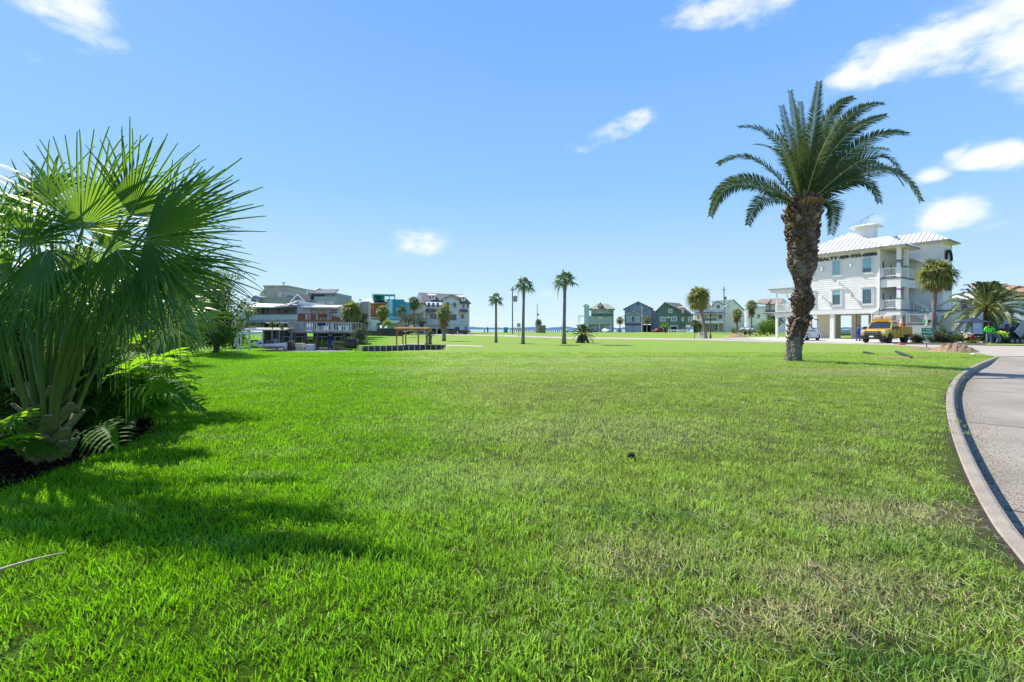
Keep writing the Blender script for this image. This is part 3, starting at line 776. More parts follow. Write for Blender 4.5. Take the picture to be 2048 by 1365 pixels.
    # (tip, control apex, depth of tip) seen in the photograph, then filled in behind
    spec0 = [((1638, 165), (1622, 290), -.6), ((1580, 183), (1598, 300), .5), ((1563, 213), (1590, 330), 1.6), ((1706, 196), (1640, 235), -.3), ((1715, 228), (1665, 260), 1.8), ((1768, 208), (1680, 225), .4), ((1772, 232), (1672, 270), -1.4),
            ((1816, 268), (1720, 268), -.9), ((1778, 300), (1690, 300), 2.2), ((1841, 402), (1778, 308), .2), ((1802, 350), (1752, 285), -2.0), ((1806, 372), (1745, 300), 1.6), ((1758, 405), (1722, 338), -1.6),
            ((1662, 468), (1672, 395), -.8), ((1479, 255), (1560, 262), -.3), ((1437, 328), (1510, 300), .9), ((1421, 432), (1462, 345), -.4), ((1424, 398), (1478, 335), 1.8), ((1496, 450), (1520, 385), -1.2), ((1506, 290), (1570, 300), 2.4),
            ((1552, 250), (1580, 310), -1.9), ((1460, 355), (1525, 330), -2.1), ((1535, 330), (1570, 330), -2.9), ((1690, 320), (1655, 290), -3.0), ((1740, 345), (1690, 305), -3.0), ((1640, 250), (1625, 330), 2.0), ((1600, 205), (1605, 320), 1.2),
            ((1675, 245), (1640, 300), -2.0), ((1545, 395), (1560, 365), 2.6), ((1700, 400), (1680, 350), 2.8), ((1560, 300), (1585, 330), 3.2), ((1650, 300), (1640, 320), 3.4), ((1720, 290), (1680, 290), 3.0), ((1500, 350), (1545, 320), 3.0),
            ((1612, 240), (1600, 330), -1.4), ((1480, 395), (1520, 345), 3.1), ((1760, 380), (1720, 310), 3.2)]
    spec = spec0[:21] + spec0[25:28] + spec0[30:32]
    for i, (tp, ct, dy) in enumerate(spec):
        rg = random.Random(100 + i); tip = P(tp[0], tp[1], dy); c = P(ct[0], ct[1], dy * .55)
        c1 = o + (c - o) * .45 + Vector((0, 0, .15))
        # a bezier pulled so that the curve passes near the seen apex
        L = (tip - c).length + (c - o).length
        mbl, mr = MB(), MB()
        pinnate(mbl, mr, [o, c1 * 1.0, c * 1.25 - (o + tip) * .125, tip], n=int(21 * L) + 12, Lmax=.66, w=.045, start=.10, up=(rg.uniform(-.5, .5), -rg.uniform(.6, 1.5), .75), vee=.22, rnd=rg, droop=.16, rad=.04, fwd=.6)
        fr = mbl.build('frond', DATEG, root); mr.build('rachis', DATER, fr)
    # ring of fresh yellow-green leaf bases in the crown heart
    mh = MB(); rg = random.Random(9)
    for k in range(46):
        t = rg.uniform(0, 6.28); r = rg.uniform(.05, .34); l = rg.uniform(.5, 1.2)
        a = Vector((o.x + r * math.cos(t), r * math.sin(t), o.z - .25)); b = a + Vector((math.cos(t) * r * 1.6, math.sin(t) * r * 1.6, l))
        mh.tube([a, (a + b) / 2 + Vector((0, 0, .05)), b], [.05, .035, .015], 5)
    mh.build('leaf_bases', DATER, root)
date_palm()

# ---- generic small fan palms seen far off
def fan_palm(name, label, px, D, pyb, pyhub, crown, trunk_w, group=None, skirt=0.0, nl=26, seed=1, lean=0.0, mats=(None, None, None), droop=.5, low=-25, zb=None, ymax=80, bulge=0, seg=13, skirtw=1.0):
    x = wx(px, D); z0 = zz(pyb, D) if zb is None else zb; zh = zz(pyhub, D); s = F / D; H = zh - z0
    root = thing(name, label, 'palm tree', (x, D, z0), 0, group); rg = random.Random(seed)
    lx = lean / s; tw = trunk_w / s / 2
    n = 10; pts = [(lx * (i / n) ** 1.4, 0, H * i / n) for i in range(n + 1)]
    rad = [tw * (1.30 if i == 0 else (1.12 if i == 1 else 1.0 - .22 * i / n)) * rg.uniform(.96, 1.04) for i in range(n + 1)]
    if bulge: rad[-1] *= 1.25; rad[-2] *= 1.3
    m = MB(); m.tube(pts, rad, 10); m.build('trunk', mats[1] or BARKG, root, smooth=True)
    hub = Vector((lx, 0, H)); Rr = crown / s
    c = MB()
    for i in range(nl):
        az = 2.4 * i + rg.uniform(-.3, .3); f = (i + .5) / nl; el = R(ymax + (low - ymax) * f + rg.uniform(-9, 9))
        d = Vector((math.cos(az) * math.cos(el), math.sin(az) * math.cos(el), math.sin(el)))
        pl = Rr * rg.uniform(.40, .52); h2 = hub + d * pl + Vector((0, 0, -.04 * pl))
        c.beam(hub, h2, .03 * Rr)
        side = d.cross(Vector((0, 0, 1))); nn = side.cross(d)
        dd = (d + Vector((0, 0, -.32 * f - .1))).normalized()
        fan_blade(c, h2, dd, nn + Vector((rg.uniform(-.4, .4), rg.uniform(-.4, .4), 0)), Rr * rg.uniform(.50, .62), nseg=seg, spread=225, join=.55, droop=droop, rows=3, rnd=rg, fold=.05)
    c.build('crown', mats[0] or WASH, root)
    if skirt:
        c = MB()
        for i in range(int(18 + 10 * skirt)):
            az = rg.uniform(0, 6.28); el = R(rg.uniform(-82, -55)); off = rg.uniform(0, skirt) * crown / s * .9
            d = Vector((math.cos(az) * math.cos(el) * skirtw, math.sin(az) * math.cos(el) * skirtw, math.sin(el)))
            h2 = hub + Vector((math.cos(az) * tw, math.sin(az) * tw, -off)) + d * Rr * .15
            fan_blade(c, h2, d, Vector((math.cos(az), math.sin(az), .3)), Rr * rg.uniform(.45, .6), nseg=7, spread=110, join=.6, droop=.2, rows=2, rnd=rg)
        c.build('dead_fronds', mats[2] or DEAD, root)
    return root
g3 = 'slender fan palms along the far edge of the lawn'
def dist(pyb): return gnd(1024, pyb)[1]
fan_palm('fan_palm', 'shortest of the three slender fan palms, left of the utility pole', 992, dist(686), 686, 601, 21, 5.2, g3, nl=15, seed=3, low=-18)
fan_palm('fan_palm', 'middle slender fan palm just right of the utility pole', 1046, dist(688.7), 688.7, 571, 25, 6.2, g3, nl=15, seed=5, low=-28, lean=2)
fan_palm('fan_palm', 'tallest slender fan palm with a thick pale trunk near the sago palm', 1128, dist(688.5), 688.5, 564, 31, 7.4, g3, nl=15, seed=8, low=-12, lean=2, bulge=1)
gr = 'bushy fan palms in front of the coastal houses'
Y = (OLIVE, BARKG, DEAD)
fan_palm('fan_palm', 'fan palm with a fat brown skirt of dead fronds on the far lawn', 888, 49, 683, 624, 21, 7, gr, skirt=1.35, nl=26, seed=11, mats=Y, low=-40, droop=.6, skirtw=1.6)
fan_palm('fan_palm', 'tall leaning fan palm beside the black lamp post', 1411, 62, 678.5, 594, 29, 6.5, gr, skirt=.35, nl=44, seed=12, mats=Y, low=-55, lean=-14, droop=.5)
fan_palm('fan_palm', 'fan palm behind the street name sign by the white office', 1865, 44, 684, 548, 40, 9, gr, skirt=.3, nl=46, seed=13, mats=Y, low=-50, lean=8, bulge=1, droop=.45, seg=16)
fan_palm('fan_palm', 'slender fan palm with a hanging brown skirt before a white house', 1503, 130, 668, 611, 15, 3, gr, skirt=1.3, nl=26, seed=14, mats=Y, low=-35, skirtw=1.3)
fan_palm('fan_palm', 'small fan palm in front of the white house with a porch', 1474, 120, 668, 627, 14, 5, gr, skirt=.9, nl=24, seed=15, mats=Y, low=-35)
fan_palm('fan_palm', 'fan palm left of the blue gabled house', 1240, 190, 664.5, 640, 10, 2.4, gr, nl=24, seed=16, mats=Y, low=-50, skirt=.3)
fan_palm('fan_palm', 'fan palm right of the pale pole by the blue gabled house', 1294, 190, 664.5, 639, 10, 2.4, gr, nl=24, seed=17, mats=Y, low=-50, skirt=.3)
fan_palm('fan_palm', 'dense fan palm by the end of the white balustrade deck', 703, 50, 668, 622, 27, 9, gr, nl=50, seed=18, mats=Y, low=-75, droop=.5, skirt=.8)
fan_palm('fan_palm', 'fan palm with brown skirt before the coral house', 766, 88, 664, 622, 17, 5, gr, nl=34, seed=19, mats=Y, low=-50, skirt=.9)
fan_palm('fan_palm', 'fan palm before the teal house', 803, 92, 664, 621, 13, 4, gr, nl=30, seed=20, mats=(WASH, BARKG, DEAD), low=-45, skirt=.7)
fan_palm('fan_palm', 'tallest fan palm between the teal and cream houses', 828, 95, 664, 604, 16, 4, gr, nl=30, seed=21, mats=(WASH, BARKG, DEAD), low=-50, skirt=.6)
fan_palm('fan_palm', 'low light green fan palm in front of the coral house', 775, 84, 661, 648, 12, 2, gr, nl=22, seed=22, mats=(FANY, BARKG, DEAD), low=-20)
fan_palm('fan_palm', 'low light green fan palm behind the small white shed', 746, 84, 661, 650, 9, 2, gr, nl=18, seed=23, mats=(FANY, BARKG, DEAD), low=-20)
fan_palm('fan_palm', 'bushy fan palm behind the brown shed by the bay', 1077, 158, 665, 645, 9, 2, gr, nl=30, seed=24, mats=(WASH, BARKG, DEAD), low=-40)

def feather_palm(name, label, px, D, pyb, pyhub, rx, ry_up, tw, n, seed, group=None, leaf=None, Lm=.45, dr=.9, stem=None, low=-20, w=.05, nn=40, cat='palm tree', cone=False):
    x = wx(px, D); z0 = zz(pyb, D); zh = zz(pyhub, D); s = F / D; H = zh - z0
    root = thing(name, label, cat, (x, D, z0), 0, group); rg = random.Random(seed)
    m = MB(); t = tw / s / 2
    k = 8; m.tube([(0, 0, H * i / k) for i in range(k + 1)], [t * (1.15 if i < 1 else 1) * rg.uniform(.92, 1.08) for i in range(k + 1)], 12)
    for j in range(int(H / .12) if H > 1.5 else 12):
        for q in range(9):
            a = 2 * math.pi * (q + .5 * (j % 2)) / 9; z = .1 + j * (H - .1) / (int(H / .12) if H > 1.5 else 12)
            p = Vector((math.cos(a) * t * .9, math.sin(a) * t * .9, z)); m.beam(p, p + Vector((math.cos(a) * t * .35, math.sin(a) * t * .35, t * .35)), t * .4, t * .15)
    m.build('trunk', stem or BOOTB, root)
    hub = Vector((0, 0, H)); L0 = rx / s
    for i in range(n):
        az = 2.4 * i + rg.uniform(-.25, .25); f = (i + .5) / n; el = R(84 + (low - 84) * f + rg.uniform(-6, 6)); L = L0 * rg.uniform(.88, 1.08) * (ry_up + (1 - ry_up) * math.cos(el))
        d = Vector((math.cos(az) * math.cos(el), math.sin(az) * math.cos(el), math.sin(el)))
        mid = hub + d * L * .62; tip = hub + d * L + Vector((0, 0, -dr * L * (.15 + .55 * f)))
        a, b = MB(), MB(); upv = Vector((rg.uniform(-.5, .5), rg.uniform(-.5, .5), 1))
        pinnate(a, b, [hub, mid, mid.lerp(tip, .5) + Vector((0, 0, .1 * L)), tip], n=nn, Lmax=Lm, w=w, start=.12, up=upv, vee=.3, rnd=rg, droop=.2, rad=.02 * L0)
        fr = a.build('frond', leaf or DATEG, root); b.build('rachis', DATER, fr)
    return root
feather_palm('date_palm', 'low spreading date palm behind the workers by the navy umbrella', 1974, 47, 684, 616, 74, .78, 9.5, 64, 31, leaf=leafm('date_leaf_light', (0.12, 0.17, 0.05), (0.055, 0.095, 0.04), .25, .45), Lm=.62, w=.08, low=-30, nn=34, dr=.75)
feather_palm('sago_palm', 'sago palm with a stubby dark trunk beside the tallest slender palm', 1166, 42.5, 686.5, 669, 23, .9, 8, 58, 33, leaf=leafm('sago_leaf', (0.05, 0.10, 0.03), (0.03, 0.06, 0.02), .15, .4), Lm=.20, w=.035, low=-62, dr=.35, nn=26, cat='sago palm')
feather_palm('date_palm', 'young feathery palm in front of the dark green house', 1330, 178, 666, 652, 10, .8, 4, 20, 35, leaf=FANY, Lm=.7, w=.16, nn=16, low=-10)
feather_palm('date_palm', 'feathery palm between the dark green house and the leaning palm', 1390, 150, 666, 652, 16, .8, 5, 30, 36, Lm=.7, w=.16, nn=18, low=-20)
feather_palm('date_palm', 'feathery palm beside the white office carport', 1549, 100, 669, 643, 17, .7, 6, 26, 37, leaf=WASH, Lm=.6, w=.13, nn=18, low=-10)

# ---- shrubs and broadleaf trees made of separate leaves
def leaf_cloud(name, blobs, n, size, material, parent, seed, aspect=.5, up=.3):
    rs = np.random.RandomState(seed); V = []; tot = sum(b[3] * b[4] * b[5] for b in blobs) or 1
    cs = []
    for cx, cy, cz, rx, ry, rz in blobs:
        k = max(8, int(n * rx * ry * rz / tot)); nc = max(5, k // 26)
        u = rs.normal(size=(nc, 3)); u /= np.linalg.norm(u, axis=1)[:, None]; rr = rs.uniform(.55, 1.0, nc)[:, None]
        cc = u * rr * np.array([rx, ry, rz]) + np.array([cx, cy, cz])
        idx = rs.randint(0, nc, k); sg = .22 * min(rx, ry, rz) + size * .4
        cs.append(cc[idx] + rs.normal(size=(k, 3)) * sg)
    C = np.concatenate(cs); k = len(C)
    d = rs.normal(size=(k, 3)); d[:, 2] += up; d /= np.linalg.norm(d, axis=1)[:, None]
    e = rs.normal(size=(k, 3)); e -= (e * d).sum(1)[:, None] * d; e /= np.linalg.norm(e, axis=1)[:, None]
    sz = size * rs.uniform(.6, 1.3, k)[:, None]; w = sz * aspect
    V = np.stack([C - d * sz * .5, C + e * w * .5, C + d * sz * .5, C - e * w * .5], 1).reshape(-1, 3)
    Fq = np.arange(4 * k).reshape(-1, 4)
    return npmesh(name, V, Fq, material, parent)
SHG = leafm('shrub_leaf', (0.070, 0.13, 0.022), (0.025, 0.06, 0.015), .35, .55, (0.20, 0.34, 0.03), spec=.2)
SHB = leafm('shrub_leaf_bronze', (0.10, 0.11, 0.04), (0.075, 0.06, 0.03), .3, .5)
SHL = leafm('shrub_leaf_lime', (0.16, 0.27, 0.03), (0.10, 0.19, 0.02), .4, .6, spec=.15)
SHW = mat('white_petals', (0.75, 0.75, 0.70), .7, (0.6, 0.62, 0.55)); SHR = mat('red_petals', (0.32, 0.035, 0.04), .6, (0.2, 0.02, 0.03))
SHP = leafm('purple_leaf', (0.17, 0.04, 0.09), (0.08, 0.02, 0.045), .25, .4)
SHGREY = leafm('grey_green_leaf', (0.17, 0.19, 0.12), (0.09, 0.10, 0.06), .3, .6)
WOODB = mat('branch_bark', (0.12, 0.09, 0.06), .95, (0.06, 0.045, 0.03), scale=5, bump=.5)
def bush(name, label, px, D, pyt, pyb, rpx, material, seed, n=900, size=.12, group=None, cat='shrub', stem=True, ry=None, zb=None, aspect=.5):
    s = F / D; z0 = zz(pyb, D); H = (pyb - pyt) / s; r = rpx / s; rg = random.Random(seed)
    root = thing(name, label, cat, (wx(px, D), D, z0), 0, group)
    bl = []
    for k in range(5):
        bl.append((rg.uniform(-.5, .5) * r, rg.uniform(-.4, .4) * (ry or r), H * rg.uniform(.4, .66), r * rg.uniform(.4, .62), (ry or r) * rg.uniform(.4, .62), H * rg.uniform(.25, .4)))
    bl.append((0, 0, H * .42, r * .85, (ry or r) * .8, H * .36))
    leaf_cloud('foliage', bl, n, size, material, root, seed, aspect)
    m = MB()
    for k in range(6):
        a = rg.uniform(0, 6.28); m.tube([(0, 0, 0), (math.cos(a) * r * .25, math.sin(a) * r * .25, H * .35), (math.cos(a) * r * .5, math.sin(a) * r * .4, H * .7)], [.03 * H, .02 * H, .008 * H], 5)
    m.build('stems', WOODB, root)
    return root
# ================================================================ planting bed at the left
def Wp(px, py, D): return Vector((wx(px, D), D, zz(py, D)))
def near_palm():
    D0 = 5.5; base = Wp(98, 925, D0); z0 = T(base.x, base.y) + .02
    root = thing('fan_palm', 'large fan palm with cut green leaf stubs on its short trunk in the mulch bed', 'palm tree', (base.x, base.y, z0)); O = Vector((base.x, base.y, z0))
    rg = random.Random(21)
    m = MB(); m.tube([(0, 0, -.05), (0, 0, .15), (0, 0, .45), (.02, 0, .8)], [.13, .15, .13, .09], 14)
    m.build('trunk', BOOTG, root, smooth=True)
    # cut leaf bases: broad green wedges with pale cut ends, crossing in a spiral
    k = 0
    for lev, (z, cnt, l, w) in enumerate([(.0, 7, .28, .17), (.13, 7, .29, .17), (.27, 6, .31, .155), (.43, 6, .33, .13), (.60, 5, .36, .105)]):
        for q in range(cnt):
            a = 2 * math.pi * (q + (lev % 2) * .5) / cnt + rg.uniform(-.12, .12) + .3; ct, st = math.cos(a), math.sin(a)
            o = Vector((ct, st, 0)); t = Vector((-st, ct, 0)); b = o * .10 + Vector((0, 0, z)); ll = l * rg.uniform(.8, 1.2)
            e = b + o * ll * .62 + Vector((0, 0, ll * .85)) + t * rg.uniform(-.05, .05)
            mb = MB(); mb.add([b - t * w, b + t * w, b + t * w * .9 - o * .03 + Vector((0, 0, .06)), b - t * w * .9 - o * .03 + Vector((0, 0, .06)),
                               e - t * w * .30, e + t * w * .30, e + t * w * .24 - o * .022 + Vector((0, 0, .022)), e - t * w * .24 - o * .022 + Vector((0, 0, .022))],
                              [(0, 1, 5, 4), (1, 2, 6, 5), (2, 3, 7, 6), (3, 0, 4, 7)])
            mb.cur = 1; f = e + o * .012 + Vector((0, 0, .012)); mb.add([e - t * w * .30, e + t * w * .30, e + t * w * .24 - o * .022 + Vector((0, 0, .022)), e - t * w * .24 - o * .022 + Vector((0, 0, .022)), f], [(0, 1, 4), (1, 2, 4), (2, 3, 4), (3, 0, 4)])
            mb.build('leaf_stub', [BOOTG, CUT], root, bevel=.006)
    spec = [((165, 458), 5.35, (155, 236), 5.3, (.1, -1, .15), 215, .12, 34, FANG), ((290, 478), 5.0, (510, 452), 4.9, (-.1, -1, .35), 190, .07, 36, FANG),
            ((262, 432), 5.3, (356, 262), 5.3, (.2, -1, .3), 130, .10, 26, FANG), ((62, 490), 5.3, (28, 300), 5.2, (-.1, -1, .2), 190, .45, 30, FANG),
            ((15, 560), 5.1, (-70, 430), 5.0, (-.2, -1, .2), 210, .35, 30, FANG), ((98, 500), 4.9, (30, 640), 4.55, (-.2, -.8, .6), 170, .3, 28, FANG),
            ((235, 500), 4.95, (310, 640), 4.75, (.2, -.8, .6), 140, .35, 28, FANG), ((300, 530), 5.1, (455, 620), 4.9, (.1, -.7, .7), 150, .22, 30, FANG),
            ((-20, 590), 4.8, (10, 720), 4.5, (-.1, -.8, .5), 120, .3, 22, FANG), ((185, 560), 6.1, (200, 445), 6.1, (0, -1, 0), 240, .2, 30, FANY),
            ((345, 560), 6.1, (492, 552), 6.1, (0, -.9, .5), 190, .3, 32, FANY), ((245, 600), 5.8, (370, 640), 5.7, (0, -.8, .6), 170, .4, 30, FANG),
            ((-40, 640), 4.9, (70, 655), 4.8, (0, -.8, .6), 150, .5, 26, FANG), ((110, 570), 6.3, (55, 430), 6.4, (0, -1, .1), 230, .25, 30, FANY),
            ((330, 470), 5.8, (452, 362), 5.8, (.1, -1, .4), 170, .08, 30, FANG), ((215, 500), 5.7, (330, 420), 5.8, (.1, -1, .2), 230, .2, 34, FANG),
            ((130, 540), 5.2, (60, 640), 5.0, (-.1, -.9, .4), 150, .3, 26, FANG), ((180, 520), 5.1, (170, 660), 4.9, (.1, -.9, .4), 120, .3, 24, FANG), ((270, 560), 5.5, (380, 590), 5.4, (0, -.8, .6), 170, .25, 30, FANG),
            ((310, 440), 5.6, (470, 400), 5.6, (.1, -.9, .5), 120, .10, 26, FANG), ((200, 430), 5.9, (262, 272), 6.0, (0, -1, .1), 150, .2, 26, FANG), ((100, 400), 5.7, (86, 268), 5.8, (0, -1, .1), 130, .35, 24, FANG), ((60, 560), 5.9, (0, 520), 6.0, (0, -1, .3), 200, .3, 28, FANG),
            ((60, 420), 6.0, (20, 300), 6.2, (0, -1, .1), 200, .3, 28, FANG), ((150, 560), 5.9, (100, 440), 6.0, (0, -.9, .1), 200, .3, 30, FANY),
            ((210, 600), 5.6, (290, 660), 5.4, (0, -.9, .4), 110, .3, 24, FANG), ((-10, 470), 5.6, (-80, 360), 5.7, (0, -1, .2), 200, .2, 28, FANG)]
    for i, (h, dh, t, dt, nn, sp, dr, ns, mt) in enumerate(spec):
        rg = random.Random(300 + i); H = Wp(h[0], h[1], dh) - O; E = Wp(t[0], t[1], dt) - O; Rr = (E - H).length * 1.06
        mb = MB(); fan_blade(mb, H, E - H, nn, Rr, nseg=int(ns * 1.2), spread=sp, join=.30, droop=dr, rows=8, rnd=rg, fold=.028)
        fr = mb.build('frond', mt, root)
        st = Vector((H.x * .12 + rg.uniform(-.06, .06), H.y * .25, .55)); mid = st.lerp(H, .5) + Vector((-H.x * .22, 0, .28))
        P = bez([st, mid, H], 12); mp = MB(); mp.tube(P, [.032 - .020 * k / 12 for k in range(13)], 6)
        # midrib running into the blade
        cd = (E - H).normalized(); mp.tube([H, H + cd * Rr * .14 + Vector((0, -.01, .015)), H + cd * Rr * .32 + Vector((0, 0, -.01))], [.014, .009, .003], 5)
        mp.build('petiole', PETG, fr)
near_palm()
def back_palm():
    O = Wp(330, 770, 9.5); O.z = T(O.x, O.y)
    root = thing('fan_palm', 'sunlit fan palm with yellow-green fans behind the large palm in the bed', 'palm tree', O)
    m = MB(); m.tube([(0, 0, 0), (0, 0, .5), (0, 0, 1.0)], [.2, .18, .14], 10); m.build('trunk', BOOTG, root)
    spec = [((338, 655), 9.0, (462, 622), 8.8, (0, -.5, 1), 150), ((350, 618), 9.6, (440, 545), 9.6, (0, -1, .5), 180), ((350, 660), 8.8, (440, 668), 8.6, (0, -.7, .7), 140), ((300, 600), 9.8, (280, 500), 9.8, (0, -1, .2), 200),
            ((240, 640), 9.6, (160, 600), 9.6, (0, -1, .3), 180), ((340, 600), 10.2, (400, 500), 10.2, (0, -1, .3), 160), ((260, 600), 10, (200, 520), 10.2, (0, -1, .3), 180)]
    for i, (h, dh, t, dt, nn, sp) in enumerate(spec):
        rg = random.Random(400 + i); H = Wp(h[0], h[1], dh) - O; E = Wp(t[0], t[1], dt) - O; Rr = (E - H).length
        mb = MB(); fan_blade(mb, H, E - H, nn, Rr, nseg=28, spread=sp, join=.45, droop=.18, rows=6, rnd=rg)
        fr = mb.build('frond', FANY, root)
        st = Vector((0, 0, .9)); P = bez([st, st.lerp(H, .5) + Vector((0, 0, .25)), H], 8); mp = MB(); mp.tube(P, [.03 - .016 * k / 8 for k in range(9)], 5); mp.build('petiole', PETG, fr)
back_palm()
PHILO = leafm('philodendron_leaf', (0.075, 0.19, 0.02), (0.05, 0.14, 0.02), .55, .55, (0.30, 0.58, 0.02), spec=.12)
def split_leaf(mb, base, tip, nrm, W_, rnd, nl=8):
    b = Vector(base); e = Vector(tip); ax = (e - b); L = ax.length; d = ax.normalized(); n = Vector(nrm); n = (n - d * n.dot(d)).normalized(); s = n.cross(d)
    def c(t): return b + ax * t - Vector((0, 0, 1)) * (.32 * L * t ** 2.2)
    # web along the midrib
    vs = []; fs = []
    for i in range(9):
        t = i / 8; w = W_ * .15 * math.sin(math.pi * min(.98, t * .9 + .12)) + .004; p = c(t); vs += [p - s * w, p - n * .012, p + s * w]
    for i in range(8): a = i * 3; fs += [(a, a + 1, a + 4, a + 3), (a + 1, a + 2, a + 5, a + 4)]
    mb.add(vs, fs)
    for k in range(nl):
        t = .04 + .93 * k / nl; ll = W_ * .62 * math.sin(math.pi * (.22 + .72 * t)) * rnd.uniform(.85, 1.1)
        for sg in (-1, 1):
            p0 = c(t) + s * sg * W_ * .045; dd = (s * sg + d * (.25 + .75 * t) - (d * .5 if t < .1 else d * 0)).normalized(); hw = L / nl * .42; vs = []
            bend = rnd.uniform(-.15, .2)
            for q in range(5):
                u = q / 4; w = hw * (1, 1.0, 1.15, .95, .12)[q] * (.75 if q == 0 else 1); p = p0 + dd * ll * u + d * (ll * .22 * u * u) + n * (.05 * W_ * math.sin(u * 2.6)) - Vector((0, 0, 1)) * (ll * (.25 + bend) * u * u)
                vs += [p - d * w, p + d * w]
            mb.add(vs, [(2 * q, 2 * q + 1, 2 * q + 3, 2 * q + 2) for q in range(4)])
            # small side teeth on the lobe
            pt = p0 + dd * ll * .62; mb.add([pt - d * hw * .6, pt + dd * hw * .9 - d * hw * 1.7, pt + dd * hw * 1.4 - d * hw * .5], [(0, 1, 2)])
            mb.add([pt + d * hw * .6, pt + dd * hw * 1.4 + d * hw * .5, pt + dd * hw * .9 + d * hw * 1.7], [(0, 1, 2)])
def philodendron(label, px, py, D, nleaf, spread, hgt_, seed, L=.55, bias=0.0, m=None, extra=()):
    O = Wp(px, py, D); O.z = T(O.x, O.y) + .02; rg = random.Random(seed)
    root = thing('philodendron', label, 'shrub', O, 0, 'philodendrons in the mulch bed')
    m0 = MB(); m0.tube([(0, 0, 0), (.02, 0, .12), (0, 0, .25)], [.06, .05, .035], 8); m0.build('stem', BOOTG, root)
    items = []
    for i in range(nleaf):
        az = 2.4 * i + rg.uniform(-.4, .4); f = (i + .5) / nleaf; el = R(78 - 66 * f); r = spread * rg.uniform(.45, 1.0)
        d = Vector((math.cos(az) + bias, math.sin(az) - .1, 0)).normalized()
        H = d * r * (.35 + .65 * f) + Vector((0, 0, hgt_ * (1 - .5 * f) * rg.uniform(.8, 1.15)))
        items.append((H, (d + Vector((0, 0, .35 - .55 * f))).normalized(), L * rg.uniform(.75, 1.15)))
    for hx, hd, tx, td in extra:
        H = Wp(hx[0], hx[1], hd) - O; E = Wp(tx[0], tx[1], td) - O; items.append((H, (E - H).normalized() + Vector((0, 0, .18)), (E - H).length))
    for H, dd, ll in items:
        side = dd.cross(Vector((0, 0, 1))); nn = side.cross(dd) + Vector((rg.uniform(-.3, .3), -.35 + rg.uniform(-.3, .3), .1))
        mb = MB(); split_leaf(mb, H, H + dd.normalized() * ll, nn, ll * .95, rg); lf = mb.build('leaf', PHILO, root)
        mp = MB(); mp.tube(bez([(0, 0, .15), H * .5 + Vector((0, 0, .2)), H], 6), [.014, .013, .012, .011, .01, .009, .008], 5); mp.build('petiole', PETG, lf)
philodendron('philodendron with deeply split leaves reaching over the lawn, right of the large palm', 205, 835, 7.0, 34, .6, 1.0, 51, .56, .35,
             extra=[((285, 770), 6.2, (360, 782), 6.0), ((250, 745), 6.4, (345, 700), 6.3), ((200, 850), 5.9, (235, 885), 5.6), ((240, 700), 6.8, (300, 655), 6.9), ((300, 735), 6.6, (352, 745), 6.5)])
philodendron('philodendron half hidden behind the cut trunk of the large palm', 120, 830, 6.9, 26, .8, 1.15, 52, .55, 0)
philodendron('philodendron with low split leaves nearest the viewer, left of the large palm', -50, 890, 5.0, 11, .36, .55, 53, .45, .2, extra=[((-10, 850), 4.9, (30, 835), 4.7), ((-20, 890), 4.8, (28, 880), 4.6)])
philodendron('tall philodendron in the back row behind the large palm', 30, 790, 7.6, 24, .8, 1.6, 54, .6, 0)
philodendron('philodendron between the purple bedding plants and the large palm', 285, 760, 8.2, 24, .7, 1.0, 55, .5, .1)
bush('shrub', 'dense leafy shrub at the far left behind the large palm', 20, 9.0, 540, 810, 120, SHG, 61, 6500, .09)
bush('shrub', 'tall dark green shrub behind the middle of the large palm', 150, 10.5, 520, 790, 120, SHG, 62, 7500, .10)
bush('shrub', 'leafy green shrub between the two fan palms', 255, 11.5, 560, 770, 90, SHG, 63, 4200, .10)
bush('shrub', 'dark leafy shrub filling the bed right behind the cut palm trunk', 120, 7.8, 640, 850, 95, SHG, 75, 5200, .085)
bush('shrub', 'dark leafy shrub in the bed behind the split leaves on the lawn side', 235, 8.8, 650, 800, 80, SHG, 76, 4200, .085)
bush('shrub', 'dark green shrub crowding the left side of the large palm trunk', 30, 6.3, 600, 850, 70, SHG, 78, 5200, .075)
bush('shrub', 'dark green shrub crowding the right side of the large palm trunk', 185, 6.9, 610, 830, 62, SHG, 79, 5200, .075)
philodendron('philodendron with glossy split leaves at the right front of the bed', 262, 800, 7.4, 26, .5, .8, 56, .5, .3)
bush('shrub', 'low arching yellow-green shrub beside the white globe', 345, 17, 655, 716, 45, SHL, 64, 2200, .10, aspect=.2)
bush('shrub', 'dark shrub at the foot of the bed edge beyond the purple plants', 372, 20, 676, 706, 22, SHG, 65, 1200, .09)
bush('bedding_plant', 'clump of purple leaved bedding plants nearest the viewer along the bed edge', 318, 13.5, 703, 728, 17, SHP, 66, 700, .06, 'purple bedding plants', 'flower')
bush('bedding_plant', 'smaller clump of purple leaved bedding plants farther along the bed edge', 340, 15.0, 700, 720, 12, SHP, 67, 500, .06, 'purple bedding plants', 'flower')
bush('bedding_plant', 'red leaved bedding plant by the lawn beside the white globe', 397, 29, 686, 697, 8, SHR, 68, 400, .07, None, 'flower')
bush('shrub', 'small bright green shrub between the white globe and the red plant', 386, 30, 683, 697, 9, SHL, 69, 500, .08)
bush('shrub', 'tall dark hedge plant behind the sunlit fan palm', 350, 19, 590, 704, 46, SHG, 71, 3600, .13)
bush('shrub', 'dark hedge plant left of the broadleaf tree', 392, 27, 620, 696, 30, SHG, 72, 2600, .15)
bush('shrub', 'low dark shrub at the foot of the broadleaf tree', 432, 24.0, 652, 698, 32, SHG, 73, 2200, .14)
bush('shrub', 'leafy shrub at the back of the bed behind the philodendrons', 290, 14, 600, 722, 55, SHG, 74, 3600, .11)
bush('shrub', 'dark shrub bank behind the dock platform', 468, 49, 636, 700, 34, SHG, 77, 3000, .2)
